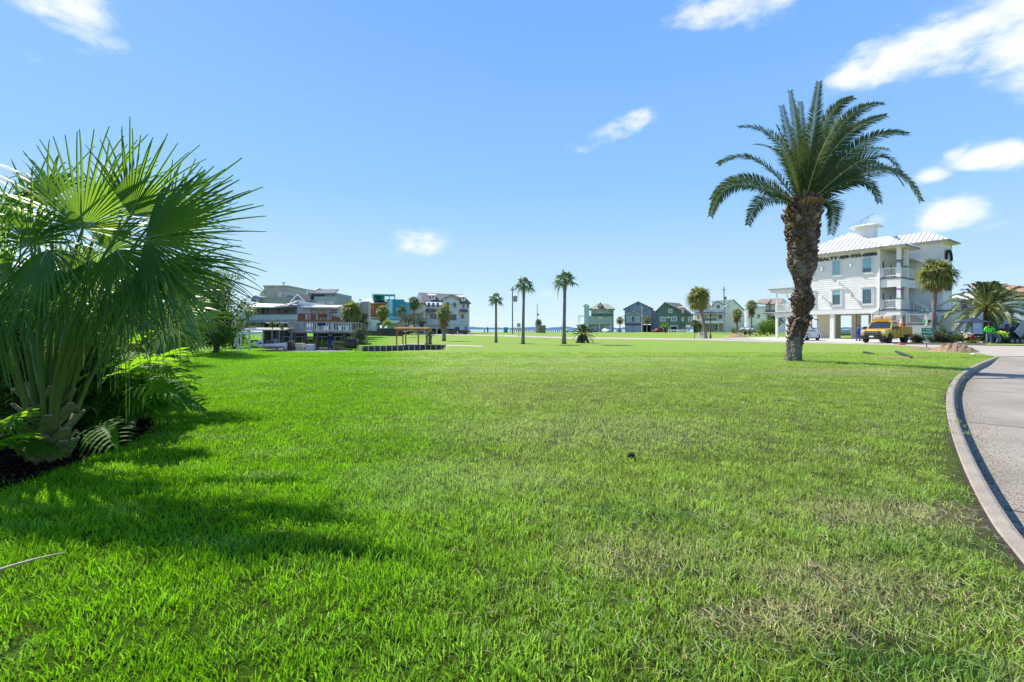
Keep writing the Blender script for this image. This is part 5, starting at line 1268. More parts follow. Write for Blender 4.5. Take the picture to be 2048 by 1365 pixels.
# ---------------------------------------------------------------- houses further off: seen front-on, modelled in metres at their own distance
class House:
    def __init__(s, name, label, px0, D, pyb, group='houses along the bay', cat='house'):
        # houses well beyond the lawn stand square to the line of sight
        s.D = D; s.k = D / F; s.px0 = px0; s.zb = zz(pyb, D); s.th = math.atan((px0 - CX) / F) if D > 100 else 0.0
        s.root = thing(name, label, cat, (wx(px0, D), D, s.zb), -s.th, group)
    def x(s, px):
        q = (px - CX) / F; return (q * s.D - wx(s.px0, s.D)) / (math.cos(s.th) + q * math.sin(s.th))
    def z(s, py): return EYE + (HY - py) * s.k - s.zb
    def block(s, px0, px1, pyt, pyb, y0, y1, material, name='wall', sid=0.0):
        m = MB(); m.box(s.x(px0), s.x(px1), y0, y1, s.z(pyb), s.z(pyt))
        return m.build(name, material, s.root)
    def poly(s, pts, y0, y1, material, name='wall'):
        m = MB(); m.prism([(s.x(a), s.z(b)) for a, b in pts], y0, y1); return m.build(name, material, s.root)
    def gable(s, px0, px1, pyt, pye, y0, y1, rm, over=.4, apex=None, thick=.22, name='roof', wall=None, fascia=None):
        """roof with ridge running away from the viewer; front triangle filled with wall material"""
        xa, xb = s.x(px0), s.x(px1); xm = s.x(apex if apex is not None else (px0 + px1) / 2); zt, ze = s.z(pyt), s.z(pye)
        if wall is not None:
            m = MB(); m.prism([(xa, ze), (xb, ze), (xm, zt)], y0, y1); m.build('gable', wall, s.root)
        m = MB(); ea = xa - over * .9; eb = xb + over * .9; za = ze - (zt - ze) / (xm - xa) * (xa - ea); zb = ze - (zt - ze) / (xb - xm) * (eb - xb)
        m.prism([(ea, za + .02), (xm, zt + .02), (xm, zt + thick), (ea, za + thick)], y0 - over, y1); m.prism([(xm, zt + .02), (eb, zb + .02), (eb, zb + thick), (xm, zt + thick)], y0 - over, y1)
        mats = [rm]; r = m.build(name, rm, s.root)
        if fascia is not None:
            m = MB(); m.prism([(ea, za - .1), (xm, zt - .1), (xm, zt + thick * .7), (ea, za + thick * .7)], y0 - over - .06, y0 - over); m.prism([(xm, zt - .1), (eb, zb - .1), (eb, zb + thick * .7), (xm, zt + thick * .7)], y0 - over - .06, y0 - over); m.build('fascia', fascia, r)
        return r
    def side_roof(s, px0, px1, pyt, pye, y0, y1, rm, l0=None, l1=None, over=.4, thick=.2, name='roof', wall=None):
        """ridge parallel to the view: front slope seen, from eave (px0-px1) up to ridge (l0-l1)"""
        l0 = px0 if l0 is None else l0; l1 = px1 if l1 is None else l1; ym = (y0 + y1) / 2; f = (s.D) / (s.D + ym); 
        def X(px, y): return s.x(px) * (s.D + y) / s.D if s.th else (px - CX) * (s.D + y) / F - wx(s.px0, s.D)
        zt = EYE + (HY - pyt) * (s.D + ym) / F - s.zb; ze = s.z(pye)
        A, Bq = (s.x(px0) - .0, y0 - over, ze), (s.x(px1), y0 - over, ze); C_, Dq = (X(l1, ym), ym, zt), (X(l0, ym), ym, zt)
        m = MB(); roofslab(m, [A, Bq, C_, Dq], thick); A2, B2 = (s.x(px0), y1 + over, ze), (s.x(px1), y1 + over, ze); roofslab(m, [B2, A2, Dq, C_], thick)
        if l0 != px0: roofslab(m, [A2, A, Dq], thick)
        if l1 != px1: roofslab(m, [Bq, B2, C_], thick)
        r = m.build(name, rm, s.root)
        if wall is not None:
            m = MB(); i = .25
            m.add([(A[0] + i, y0, ze - .1), (A[0] + i, y1, ze - .1), (Dq[0] + i, ym, zt - thick * 1.6)], [(0, 1, 2)]); m.add([(Bq[0] - i, y0, ze - .1), (Bq[0] - i, y1, ze - .1), (C_[0] - i, ym, zt - thick * 1.6)], [(0, 2, 1)]); m.build('gable', wall, s.root)
        return r
    def win(s, px0, px1, pyt, pyb, y=0.0, fm=TRIM, gm=GLASSD, fw=None, **k):
        return window(s.root, s.x(px0), s.x(px1), s.z(pyb), s.z(pyt), y, fm, gm, fw or .9 * s.k * 1.0, **k)
    def rail(s, px0, px1, pyt, pyb, y, material=None, bal=.3, post=3, **k):
        zb = s.z(pyb); return bal_rail(s.root, (s.x(px0), y, zb), (s.x(px1), y, zb), s.z(pyt) - zb, post, bal, material, **k)

def green_grey_house():
    c = paint('sage_siding', (0.42, 0.50, 0.45)); c2 = paint('sage_board', (0.40, 0.55, 0.50))
    h = House('house', 'sage green stilt house with a square side tower, left of the blue gabled house', 1195, 203, 664.7)
    h.block(1173, 1224, 632, 648.5, 0, 12, c); h.block(1182, 1219, 618, 632, 1, 11, c); h.block(1219, 1228, 619, 665, 4, 11, c)
    h.block(1168.5, 1178, 612, 664, -.6, 5, c2, 'tower')
    for px in (1175, 1199, 1222): h.block(px - .9, px + .9, 648, 664.7, -.1, .6, TRIM, 'column')
    h.block(1174, 1224, 649, 664.7, 3.0, 3.3, paint('garage_pale', (0.55, 0.60, 0.60)), 'garage_wall')
    h.block(1176, 1197, 652, 664.7, 2.8, 3.0, TRIM, 'garage_door'); h.block(1207, 1221, 651, 664.7, 2.8, 3.0, TRIM, 'garage_door')
    h.block(1194, 1201, 655, 664.7, 2.4, 2.7, paint('blue_tarp', (0.30, 0.45, 0.70)), 'blue_door')
    h.side_roof(1178, 1231, 608, 618.5, 0, 12, SHINGT, 1194, 1216); h.gable(1196, 1205.5, 606, 612, -.5, 4, SHINGT, wall=c, over=.3)
    m = MB(); roofslab(m, [(h.x(1186), -1.2, h.z(631.5)), (h.x(1228), -1.2, h.z(631.5)), (h.x(1221), 1, h.z(628)), (h.x(1184), 1, h.z(628))], .2); m.build('skirt_roof', SHINGG, h.root)
    h.gable(1167, 1178, 609, 612.6, -.8, 5, c2, over=.3)
    m = MB(); m.box(h.x(1156), h.x(1169), -.5, 4, h.z(632.8), h.z(631.5)); [m.box(h.x(p), h.x(p + 1), -.5, -.2, h.z(645), h.z(632)) for p in (1156.5, 1159.5)]; m.build('side_porch', TRIM, h.root)
    m = MB(); roofslab(m, [(h.x(1153.5), -1, h.z(651)), (h.x(1168), -1, h.z(651)), (h.x(1167), 3, h.z(648)), (h.x(1157), 3, h.z(648))], .2); m.build('porch_roof', SHING, h.root)
    h.block(1155, 1167, 651, 664.7, 1, 3, TRIM, 'side_wall')
    for a in ((1198, 1202.5, 610, 614.8, -.5), (1195, 1199, 620, 625.5, 1), (1200.3, 1205, 620, 625.5, 1), (1180, 1184, 635, 643.5, 0), (1213.5, 1219, 638, 643.5, 0)): h.win(*a)
    h.block(1197, 1205, 634, 638, -.12, 0, TRIM, 'plaque')
green_grey_house()
def blue_house():
    c = paint('slate_blue', (0.31, 0.36, 0.44)); c2 = paint('mauve_grey', (0.42, 0.41, 0.46)); nv = paint('navy_trim', (0.06, 0.08, 0.12))
    h = House('house', 'slate blue gabled house with two garage doors between two other stilt houses', 1275, 205, 664.7)
    h.block(1249, 1304, 617, 648, 3, 16, c); h.gable(1249, 1304, 603.5, 617, 3, 16, SHING, .8, wall=c, fascia=nv, apex=1276)
    h.block(1249, 1284, 632, 648, 0, 3, c2, 'front_wall'); h.gable(1249, 1284, 622.5, 631.5, 0, 4, SHING, .8, wall=c2, fascia=TRIM, apex=1266.5)
    h.poly([(1304, 619), (1316, 624), (1316, 665), (1304, 665)], 4, 15, c, 'side_wing')
    h.block(1250, 1284, 649.3, 664.7, .6, 3, paint('garage_blue', (0.33, 0.37, 0.45)), 'garage_wall'); h.block(1249, 1284, 647.6, 649.6, -.3, 1, nv, 'band')
    for a, b in ((1250.5, 1266), (1268, 1283)): h.block(a, b, 651.5, 664.7, .45, .6, paint('garage_door_grey', (0.50, 0.53, 0.60)), 'garage_door')
    h.block(1284, 1304, 650, 664.7, 7, 8, mat('dark_open', (0.03, 0.03, 0.04), .9), 'carport_back')
    for p in (1286, 1302): h.block(p, p + 1.6, 648, 664.7, 3, 3.6, c, 'column')
    for a, b in ((1252, 1263.5), (1269.5, 1280.5)):
        w = h.win(a, b, 633, 643.5, 0, TRIM, GLASST, cross=1, mid=False); h.block(a - 2, a - .3, 634, 643.5, -.15, 0, nv, 'shutter'); h.block(b + .3, b + 2, 634, 643.5, -.15, 0, nv, 'shutter')
    for cx in (1260, 1290.5):
        m = MB(); m.prism([(h.x(cx + 5 * math.cos(t)), h.z(620 - 2.0 * math.sin(t))) for t in [2 * math.pi * k / 18 for k in range(18)]], 2.8, 3); w = m.build('oval_window', nv, h.root)
        m = MB(); m.prism([(h.x(cx + 4 * math.cos(t)), h.z(620 - 1.2 * math.sin(t))) for t in [2 * math.pi * k / 18 for k in range(18)]], 2.7, 2.8); m.build('pane', GLASST, w)
    m = MB(); m.prism([(h.x(1275.5 + 1.6 * math.cos(t)), h.z(609 - 1.6 * math.sin(t))) for t in [2 * math.pi * k / 8 for k in range(8)]], 2.8, 3); m.build('gable_vent', nv, h.root)
blue_house()
def dark_green_house():
    c = paint('forest_siding', (0.115, 0.185, 0.165)); c2 = paint('forest_side', (0.17, 0.235, 0.18))
    h = House('house', 'dark green house with white framed windows, second from the leaning palm', 1348, 196, 664.9)
    h.block(1315, 1361, 619, 665, 0, 15, c); h.gable(1315, 1361, 604.6, 619, 0, 15, SHING, .8, wall=c, fascia=TRIM, apex=1329.5)
    # long roof slope facing right, lower wall
    h.block(1361, 1386, 630, 650, 1, 14, c2); h.block(1361, 1373, 650, 665, 2, 8, paint('tan_screen', (0.33, 0.35, 0.27)), 'screen_wall')
    m = MB(); roofslab(m, [(h.x(1329.5), -.4, h.z(604.4)), (h.x(1363), -.4, h.z(629.5)), (h.x(1388), .6, h.z(631.5)), (h.x(1360), 9, h.z(605))], .25); m.build('roof', SHING, h.root)
    m = MB(); m.prism([(h.x(1350), h.z(618)), (h.x(1368), h.z(618)), (h.x(1368), h.z(627)), (h.x(1356), h.z(627))], -.2, 4); m.build('dormer', c, h.root)
    m = MB(); roofslab(m, [(h.x(1347), -.6, h.z(617)), (h.x(1369), -.6, h.z(616.5)), (h.x(1367), 3, h.z(612.5)), (h.x(1347), 3, h.z(612.5))], .2); m.build('dormer_roof', SHINGB, h.root)
    for a in ((1337, 1344.5, 618.5, 626, 0, 0), (1320, 1331, 634, 643, 0, 1), (1342, 1353.5, 633.5, 643, 0, 1), (1362.5, 1367.5, 634, 643, 1, 1), (1377, 1384, 634, 645, 1, 1), (1364, 1367.8, 618.5, 626, -.2, 0)): h.win(*a[:5], cross=a[5], fw=.28)
    h.block(1333, 1340, 634, 636.4, -.1, 0, TRIM, 'plaque'); w = h.block(1340, 1355.5, 651.5, 665, -.15, 0, TRIM, 'garage_frame')
    m = MB(); m.box(h.x(1341.6), h.x(1354), -.2, -.15, h.z(664.9), h.z(653.2)); m.build('garage_opening', mat('dark_open', (0.03, 0.03, 0.04), .9), h.root)
dark_green_house()
def white_porch_house():
    h = House('house', 'white house with a green roof and long balcony behind the black lamp post', 1430, 150, 665)
    h.block(1389, 1446, 611, 664, 1, 12, WHITE); h.poly([(1446, 618), (1466, 600), (1489, 621), (1489, 665), (1446, 665)], 1, 11, WHITE, 'gable_wall')
    m = MB(); roofslab(m, [(h.x(1424), 0, h.z(612)), (h.x(1452), 0, h.z(609)), (h.x(1467), 6, h.z(598.5)), (h.x(1424), 6, h.z(600))], .3); roofslab(m, [(h.x(1490), .5, h.z(621)), (h.x(1467), .5, h.z(599.4)), (h.x(1467), 11, h.z(599.4)), (h.x(1490), 11, h.z(621))], .2); m.build('roof', SHINGG, h.root)
    for a, b in ((1389, 1398), (1404, 1414), (1426, 1446)): h.block(a, b, 611, 625, -.3, 1, TRIM, 'dormer'); h.gable(a, b, 604, 611, -.3, 2, SHINGG, .3, wall=TRIM)
    m = MB(); roofslab(m, [(h.x(1386), -3, h.z(629)), (h.x(1452), -3, h.z(628)), (h.x(1448), 1, h.z(624.5)), (h.x(1392), 1, h.z(624.5))], .2); m.build('porch_roof', SHING, h.root)
    h.block(1388, 1450, 643, 647.5, -2.8, 1, TRIM, 'balcony_floor'); h.rail(1388, 1450, 639, 643.3, -2.8, TRIM, .5, 3)
    for p in (1388, 1404, 1420, 1436, 1449): h.block(p, p + 1, 629, 664.5, -2.8, -2.5, TRIM, 'column')
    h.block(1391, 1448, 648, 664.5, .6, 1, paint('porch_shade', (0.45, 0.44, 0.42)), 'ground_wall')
    for a in ((1402, 1408, 615, 621.5, -.3), (1432, 1441, 610, 618, -.3), (1394, 1399, 631, 640, 1), (1408, 1413, 631, 640, 1), (1436, 1445, 630, 640, 1), (1457, 1460, 609, 616, 1), (1406, 1412, 650, 661, .6), (1428, 1438, 650, 661, .6), (1469, 1473, 640, 645, 1), (1480, 1484, 640, 645, 1)): h.win(*a)
    h2 = House('house', 'white house with a brown roof left of the office building', 1540, 140, 666)
    h2.block(1497, 1531, 612, 666, 1, 14, WHITE); h2.block(1531, 1560, 607, 665, 3, 12, WHITE, 'front_wall'); h2.poly([(1560, 607), (1569, 598), (1590, 616), (1590, 650), (1560, 650)], 3, 12, WHITE, 'gable_wall')
    m = MB(); roofslab(m, [(h2.x(1510), 0, h2.z(606)), (h2.x(1534), 0, h2.z(608)), (h2.x(1545), 8, h2.z(594.5)), (h2.x(1520), 8, h2.z(594.5))], .3); roofslab(m, [(h2.x(1531), 2, h2.z(607.6)), (h2.x(1561), 2, h2.z(607.6)), (h2.x(1569), 8, h2.z(594.5)), (h2.x(1543), 8, h2.z(594.5))], .3); m.build('roof', SHINGB, h2.root)
    m = MB(); roofslab(m, [(h2.x(1527), -1.6, h2.z(626.5)), (h2.x(1558), -1.6, h2.z(626.5)), (h2.x(1551), 3, h2.z(620)), (h2.x(1533), 3, h2.z(620))], .25); m.build('porch_roof', SHINGB, h2.root)
    h2.block(1492, 1510, 622, 664, 2, 10, WHITE, 'side_wall'); h2.block(1529, 1560, 640, 644, -1, 3, TRIM, 'balcony_floor'); h2.block(1530, 1533, 626, 640, -1.2, -.9, TRIM, 'column')
    h2.rail(1490, 1500, 639, 645, 1, TRIM, .5, 3)
    for a in ((1537, 1542.5, 609.5, 619, 3), (1562, 1565, 609, 616, 3), (1514, 1520.5, 628, 637, 1), (1497, 1500, 629, 638, 1), (1535, 1541, 629, 638, 3)): h2.win(*a)
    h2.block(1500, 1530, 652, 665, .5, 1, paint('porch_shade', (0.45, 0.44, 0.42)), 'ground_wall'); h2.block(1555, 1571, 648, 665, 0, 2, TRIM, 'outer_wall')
white_porch_house()
def right_house():
    h = House('house', 'pale house with a long white balcony and orange brown roof behind the workers', 2000, 76, 674, 'houses across the street')
    h.block(1925, 2110, 598, 642, 2, 12, paint('pale_wall', (0.70, 0.71, 0.72))); h.block(1925, 2110, 641, 645, -1, 2, TRIM, 'balcony_floor'); h.rail(1925, 2110, 627, 641.5, -1, TRIM, .2, 2.2)
    h.block(1930, 2110, 645, 674, 4, 5, paint('cream_wall', (0.66, 0.60, 0.48)), 'ground_wall')
    for p in (1928, 1965, 2019, 2060): h.block(p, p + 4, 645, 674, -.9, -.5, TRIM, 'column')
    m = MB(); roofslab(m, [(h.x(2004), 0, h.z(584)), (h.x(2130), 0, h.z(584)), (h.x(2120), 7, h.z(562)), (h.x(2022), 7, h.z(562))], .3); m.build('roof', mat('clay_roof', (0.45, 0.26, 0.15), .9, (0.35, 0.19, 0.11), scale=2), h.root)
    h.block(2010, 2110, 583.5, 600, 2, 10, TRIM, 'upper_wall')
    for a in ((2032, 2042, 648, 672, 4), (2052, 2060, 648, 672, 4), (1945, 1952, 605, 625, 2), (1985, 1995, 605, 625, 2), (2020, 2030, 604, 625, 2)): h.win(*a, gm=GLASSD)
    h.block(1962, 1969, 605, 641, 1.9, 2, paint('pink_shutter', (0.55, 0.35, 0.33)), 'shutter')
right_house()
# ================================================================ the left side: houses by the canal
GREYB = paint('weathered_grey', (0.44, 0.43, 0.41)); GREYW = paint('pale_grey_siding', (0.60, 0.62, 0.61)); DARKO = mat('dark_open', (0.03, 0.03, 0.04), .9)
BEIGE = paint('beige_stucco', (0.52, 0.46, 0.38)); BROWNW = mat('brown_stain_wood', (0.30, 0.11, 0.045), .7, (0.20, 0.07, 0.03), scale=3); DKW = mat('dark_wood', (0.13, 0.11, 0.095), .9, (0.075, 0.065, 0.055), scale=3, bump=.4)
GREYD = mat('deck_wood_grey', (0.40, 0.40, 0.385), .9, (0.27, 0.27, 0.26), scale=2.5)
GAL = mat('galvanised', (0.25, 0.26, 0.28), .6, (0.18, 0.19, 0.20), metal=.3)
def beige_house():
    h = House('house', 'boxy beige stucco house behind the grey stilt house', 515, 64, 680, 'houses along the canal')
    h.block(497, 548, 567.5, 640, 4, 12, BEIGE); h.block(534, 554.5, 579, 640, 3, 5, paint('beige_light', (0.60, 0.54, 0.45)), 'bay_wall')
    h.block(496, 549, 566, 568.5, 3.8, 12.2, paint('parapet_grey', (0.42, 0.40, 0.38)), 'parapet'); h.block(533.5, 555, 578, 580, 2.8, 5, paint('parapet_grey', (0.42, 0.40, 0.38)), 'parapet')
    h.poly([(480, 582), (497, 567.5), (497, 620), (480, 620)], 5, 11, paint('beige_light', (0.60, 0.54, 0.45)), 'side_wall'); h.block(499, 501, 562.5, 566, 6, 6.5, GUT, 'vent')
    h.block(510, 575, 594, 640, 1, 3, paint('taupe', (0.40, 0.35, 0.29)), 'lower_wall'); h.win(542, 549, 583, 591, 3)
    h.block(560, 568, 589, 597, 2, 3, mat('unit_grey', (0.2, 0.23, 0.23), .6), 'cooling_unit')
    h.poly([(497, 603), (500, 594), (507, 590.5), (514, 594), (517, 603)], .5, 3, paint('blue_grey', (0.25, 0.29, 0.31)), 'dormer')
    m = MB(); m.prism([(h.x(507 + 5 * math.cos(t)), h.z(603.5 - 6 * math.sin(t))) for t in [math.pi * k / 12 for k in range(13)]], .4, .5); w = m.build('arched_window', TRIM, h.root); m = MB(); m.prism([(h.x(507 + 3.2 * math.cos(t)), h.z(603 - 4 * math.sin(t))) for t in [math.pi * k / 12 for k in range(13)]], .33, .4); m.build('pane', GLASSD, w)
    m = MB(); r = thing('mast', 'thin grey mast rising behind the beige house', 'mast', Wp(567.5, 600, 60)); m.tube([(0, 0, -3), (0, 0, 2.2)], .07, 6); m.box(-.25, .25, -.05, .05, 2.2, 2.28); m.build('pole', GUT, r)
beige_house()
def sage_grey_house():
    c = paint('grey_green', (0.20, 0.255, 0.225)); c2 = paint('grey_green_light', (0.28, 0.35, 0.30))
    h = House('house', 'grey-green house with a dark roof and terrace behind the brown deck', 630, 62, 680, 'houses along the canal')
    h.block(603, 637, 583, 640, 3, 9, c); h.block(637, 657, 583, 640, 2, 9, c2); h.block(628, 673, 593.5, 640, 0, 3, c2, 'terrace_wall')
    m = MB(); roofslab(m, [(h.x(605), 2.5, h.z(583.5)), (h.x(639), 2.5, h.z(585)), (h.x(632), 6, h.z(572)), (h.x(600), 6, h.z(570))], .15); roofslab(m, [(h.x(636), 1.6, h.z(584.5)), (h.x(660), 1.6, h.z(584.5)), (h.x(650), 5, h.z(572)), (h.x(629), 5, h.z(572))], .15); r = m.build('roof', SHING, h.root)
    m = MB(); m.beam((h.x(605), 2.4, h.z(582.6)), (h.x(639), 2.4, h.z(584)), .08, .2); m.beam((h.x(638), 1.5, h.z(583.6)), (h.x(660), 1.5, h.z(583.6)), .08, .2); m.beam((h.x(605), 2.4, h.z(583)), (h.x(600), 6, h.z(570)), .1, .2); m.beam((h.x(603), 2.4, h.z(575)), (h.x(592), 2.4, h.z(592)), .1, .2); m.build('fascia', TRIM, r)
    h.poly([(592, 592), (603, 576), (604, 605), (592, 605)], 3, 9, c, 'side_wall')
    h.block(606, 608.5, 571, 576, 5, 5.3, GUT, 'vent'); h.gable(592, 616, 591, 603, -1, 3, SHING, .2, wall=paint('blue_grey', (0.25, 0.29, 0.31)), fascia=TRIM, apex=604)
    h.block(595, 612, 602, 606, -1.1, 3, TRIM, 'dormer_wall'); h.win(646, 652.5, 586, 593, 2); h.win(636, 650, 603.5, 608, 0, cross=3); h.win(655, 668, 604, 608, 0, cross=2); h.block(615, 627, 592, 606, 1, 3, DARKO, 'loggia')
    h.rail(612, 628, 600, 606, .8, TRIM, .3, 2); h.block(672, 685, 601, 640, 4, 9, paint('blue_grey', (0.25, 0.29, 0.31)), 'rear_wall'); h.block(682, 700, 596, 640, 8, 9, BEIGE, 'far_wall')
sage_grey_house()
def grey_stilt_house():
    h = House('house', 'weathered grey waterfront house with a white ribbed awning and long upper deck', 580, 52, 697, 'houses along the canal')
    k = h.k
    h.block(500, 592, 612, 641, 2.5, 9, GREYB); h.block(500, 696, 641, 644, 0, 9, GREYB, 'floor')
    h.block(589, 611, 609, 641, 1.2, 9, GREYW, 'side_wall'); h.block(611, 669, 612, 641, 1.8, 9, GREYW, 'front_wall'); h.block(584, 589, 601, 641, 1.2, 9, GREYW, 'end_wall')
    m = MB(); roofslab(m, [(h.x(596), .6, h.z(613.5)), (h.x(671), .6, h.z(614.5)), (h.x(660), 4, h.z(607)), (h.x(588), 4, h.z(606.5))], .15); roofslab(m, [(h.x(502), 1, h.z(609)), (h.x(590), 1, h.z(609)), (h.x(585), 6, h.z(603)), (h.x(502), 6, h.z(603))], .15); m.build('roof', mat('roof_white', (0.55, 0.56, 0.55), .8, (0.42, 0.44, 0.43), scale=1), h.root)
    # ribbed awning
    m = MB(); n = 24; A, B_, C_, Dd = Vector((h.x(502), -1.2, h.z(614.5))), Vector((h.x(557), -1.2, h.z(615.5))), Vector((h.x(552), 2.0, h.z(606.5))), Vector((h.x(498), 2.0, h.z(605)))
    for i in range(n):
        a, b, c, d = A.lerp(B_, i / n), A.lerp(B_, (i + .8) / n), Dd.lerp(C_, (i + .8) / n), Dd.lerp(C_, i / n); roofslab(m, [a, b, c, d], .08); f = A.lerp(B_, (i + 1) / n); g = Dd.lerp(C_, (i + 1) / n); dz = Vector((0, 0, .07)); roofslab(m, [b - dz, f - dz, g - dz, c - dz], .06)
    m.build('awning', mat('awning_white', (0.80, 0.79, 0.74), .6), h.root)
    m = MB()
    for i in range(9): a = Vector((h.x(560 + i * 2.4), -.8, h.z(616 - i * .2))); m.beam(a, Vector((h.x(566 + i * 2.4), 1.8, h.z(604.5 - i * .55))), .07, .1)
    m.beam((h.x(556), -.8, h.z(616)), (h.x(582), -.8, h.z(614)), .12, .12); m.build('pergola', GREYD, h.root)
    for a in ((507, 521, 617, 631), (528, 540, 617, 632), (544, 554, 618, 633), (556, 566, 618, 633)): h.win(*a, 2.5, fm=paint('taupe', (0.40, 0.35, 0.29)), cross=1)
    for a in ((621, 629, 618.5, 641), (631, 640, 618.5, 641)): h.win(*a, 1.8, gm=mat('curtain_gold', (0.55, 0.45, 0.22), .4), name='glass_door', mid=False)
    h.win(647, 664, 618, 627.5, 1.8, gm=GLASSD); h.block(522, 525, 616, 641, -.8, -.6, DKW, 'post'); h.block(541, 543, 616, 641, -.8, -.6, DKW, 'post'); h.block(505, 507, 616, 641, -.8, -.6, DKW, 'post')
    m = MB(); m.prism([(h.x(613 + 2.2 * math.cos(t)), h.z(622 - 3 * math.sin(t))) for t in [2 * math.pi * q / 12 for q in range(12)]], 1.7, 1.8); w = m.build('round_window', TRIM, h.root)
    # upper deck rail: grey-white on the left, brown stained on the right
    bal_rail(h.root, (h.x(514), -1.4, h.z(642)), (h.x(605), -1.4, h.z(641.5)), 13 * k, 3, .16, GREYW, bw=.09); m = MB(); m.beam((h.x(520), -1.38, h.z(635.5)), (h.x(605), -1.38, h.z(635.2)), 10 * k * .02, 10 * k * .95); m.build('rail_panel', paint('panel_white', (0.50, 0.53, 0.55)), h.root)
    m = MB(); m.beam((h.x(514), -1.45, h.z(629.3)), (h.x(606), -1.45, h.z(628.6)), .1, .12); m.build('handrail', DKW, h.root)
    b = MB(); b.box(h.x(607), h.x(619), -1.4, -1.2, h.z(641), h.z(629.5)); b.box(h.x(631), h.x(639), -1.4, -1.2, h.z(641), h.z(631)); b.box(h.x(647), h.x(663), -1.3, -1.1, h.z(636), h.z(629)); b.box(h.x(607), h.x(692), -1.5, -1.3, h.z(643.5), h.z(640.5)); b.box(h.x(607), h.x(672), -1.5, -1.35, h.z(629.5), h.z(628.3))
    for p in list(range(620, 672, 7)): b.box(h.x(p), h.x(p + 1), -1.5, -1.35, h.z(641), h.z(629))
    for p in range(673, 690, 2): b.box(h.x(p), h.x(p + .9), -1.5, -1.35, h.z(641), h.z(631 + (p - 673) * .35))
    b.build('brown_railing', BROWNW, h.root)
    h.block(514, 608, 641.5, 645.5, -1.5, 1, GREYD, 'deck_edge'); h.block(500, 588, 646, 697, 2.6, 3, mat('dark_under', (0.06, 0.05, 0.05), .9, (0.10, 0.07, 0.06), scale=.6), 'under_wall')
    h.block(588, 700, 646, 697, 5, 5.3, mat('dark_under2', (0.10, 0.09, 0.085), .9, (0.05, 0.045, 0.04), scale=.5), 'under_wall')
    for p in (535, 552, 566, 590): h.block(p, p + 1.8, 645, 697, -1, -.8, GREYD, 'pier')
    # stair with white sloping rails, left
    for a in ((482, 629, 496, 654), (501, 629, 516, 653)):
        m = MB(); A, Bq = Vector((h.x(a[0]), -1.8, h.z(a[1]))), Vector((h.x(a[2]), -2.6, h.z(a[3]))); m.beam(A, Bq, .12, .28); m.beam(A - Vector((0, 0, .45)), Bq - Vector((0, 0, .45)), .04, .75); m.build('stair_rail', paint('stair_white', (0.72, 0.72, 0.74)), h.root)
    m = MB()
    for i in range(8): m.box(h.x(487 + i * 1.9), h.x(503 + i * 1.9), -2 - i * .1, -1.7 - i * .1, h.z(633 + i * 3), h.z(632.2 + i * 3))
    m.build('stair_treads', DKW, h.root); h.block(466, 486, 622, 660, .5, 3, GREYW, 'left_wall'); h.block(486, 503, 615, 655, 2, 3, GREYB, 'left_wall'); h.poly([(474, 611), (500, 607), (502, 610), (474, 612)], -.5, 4, TRIM, 'left_eave')
grey_stilt_house()
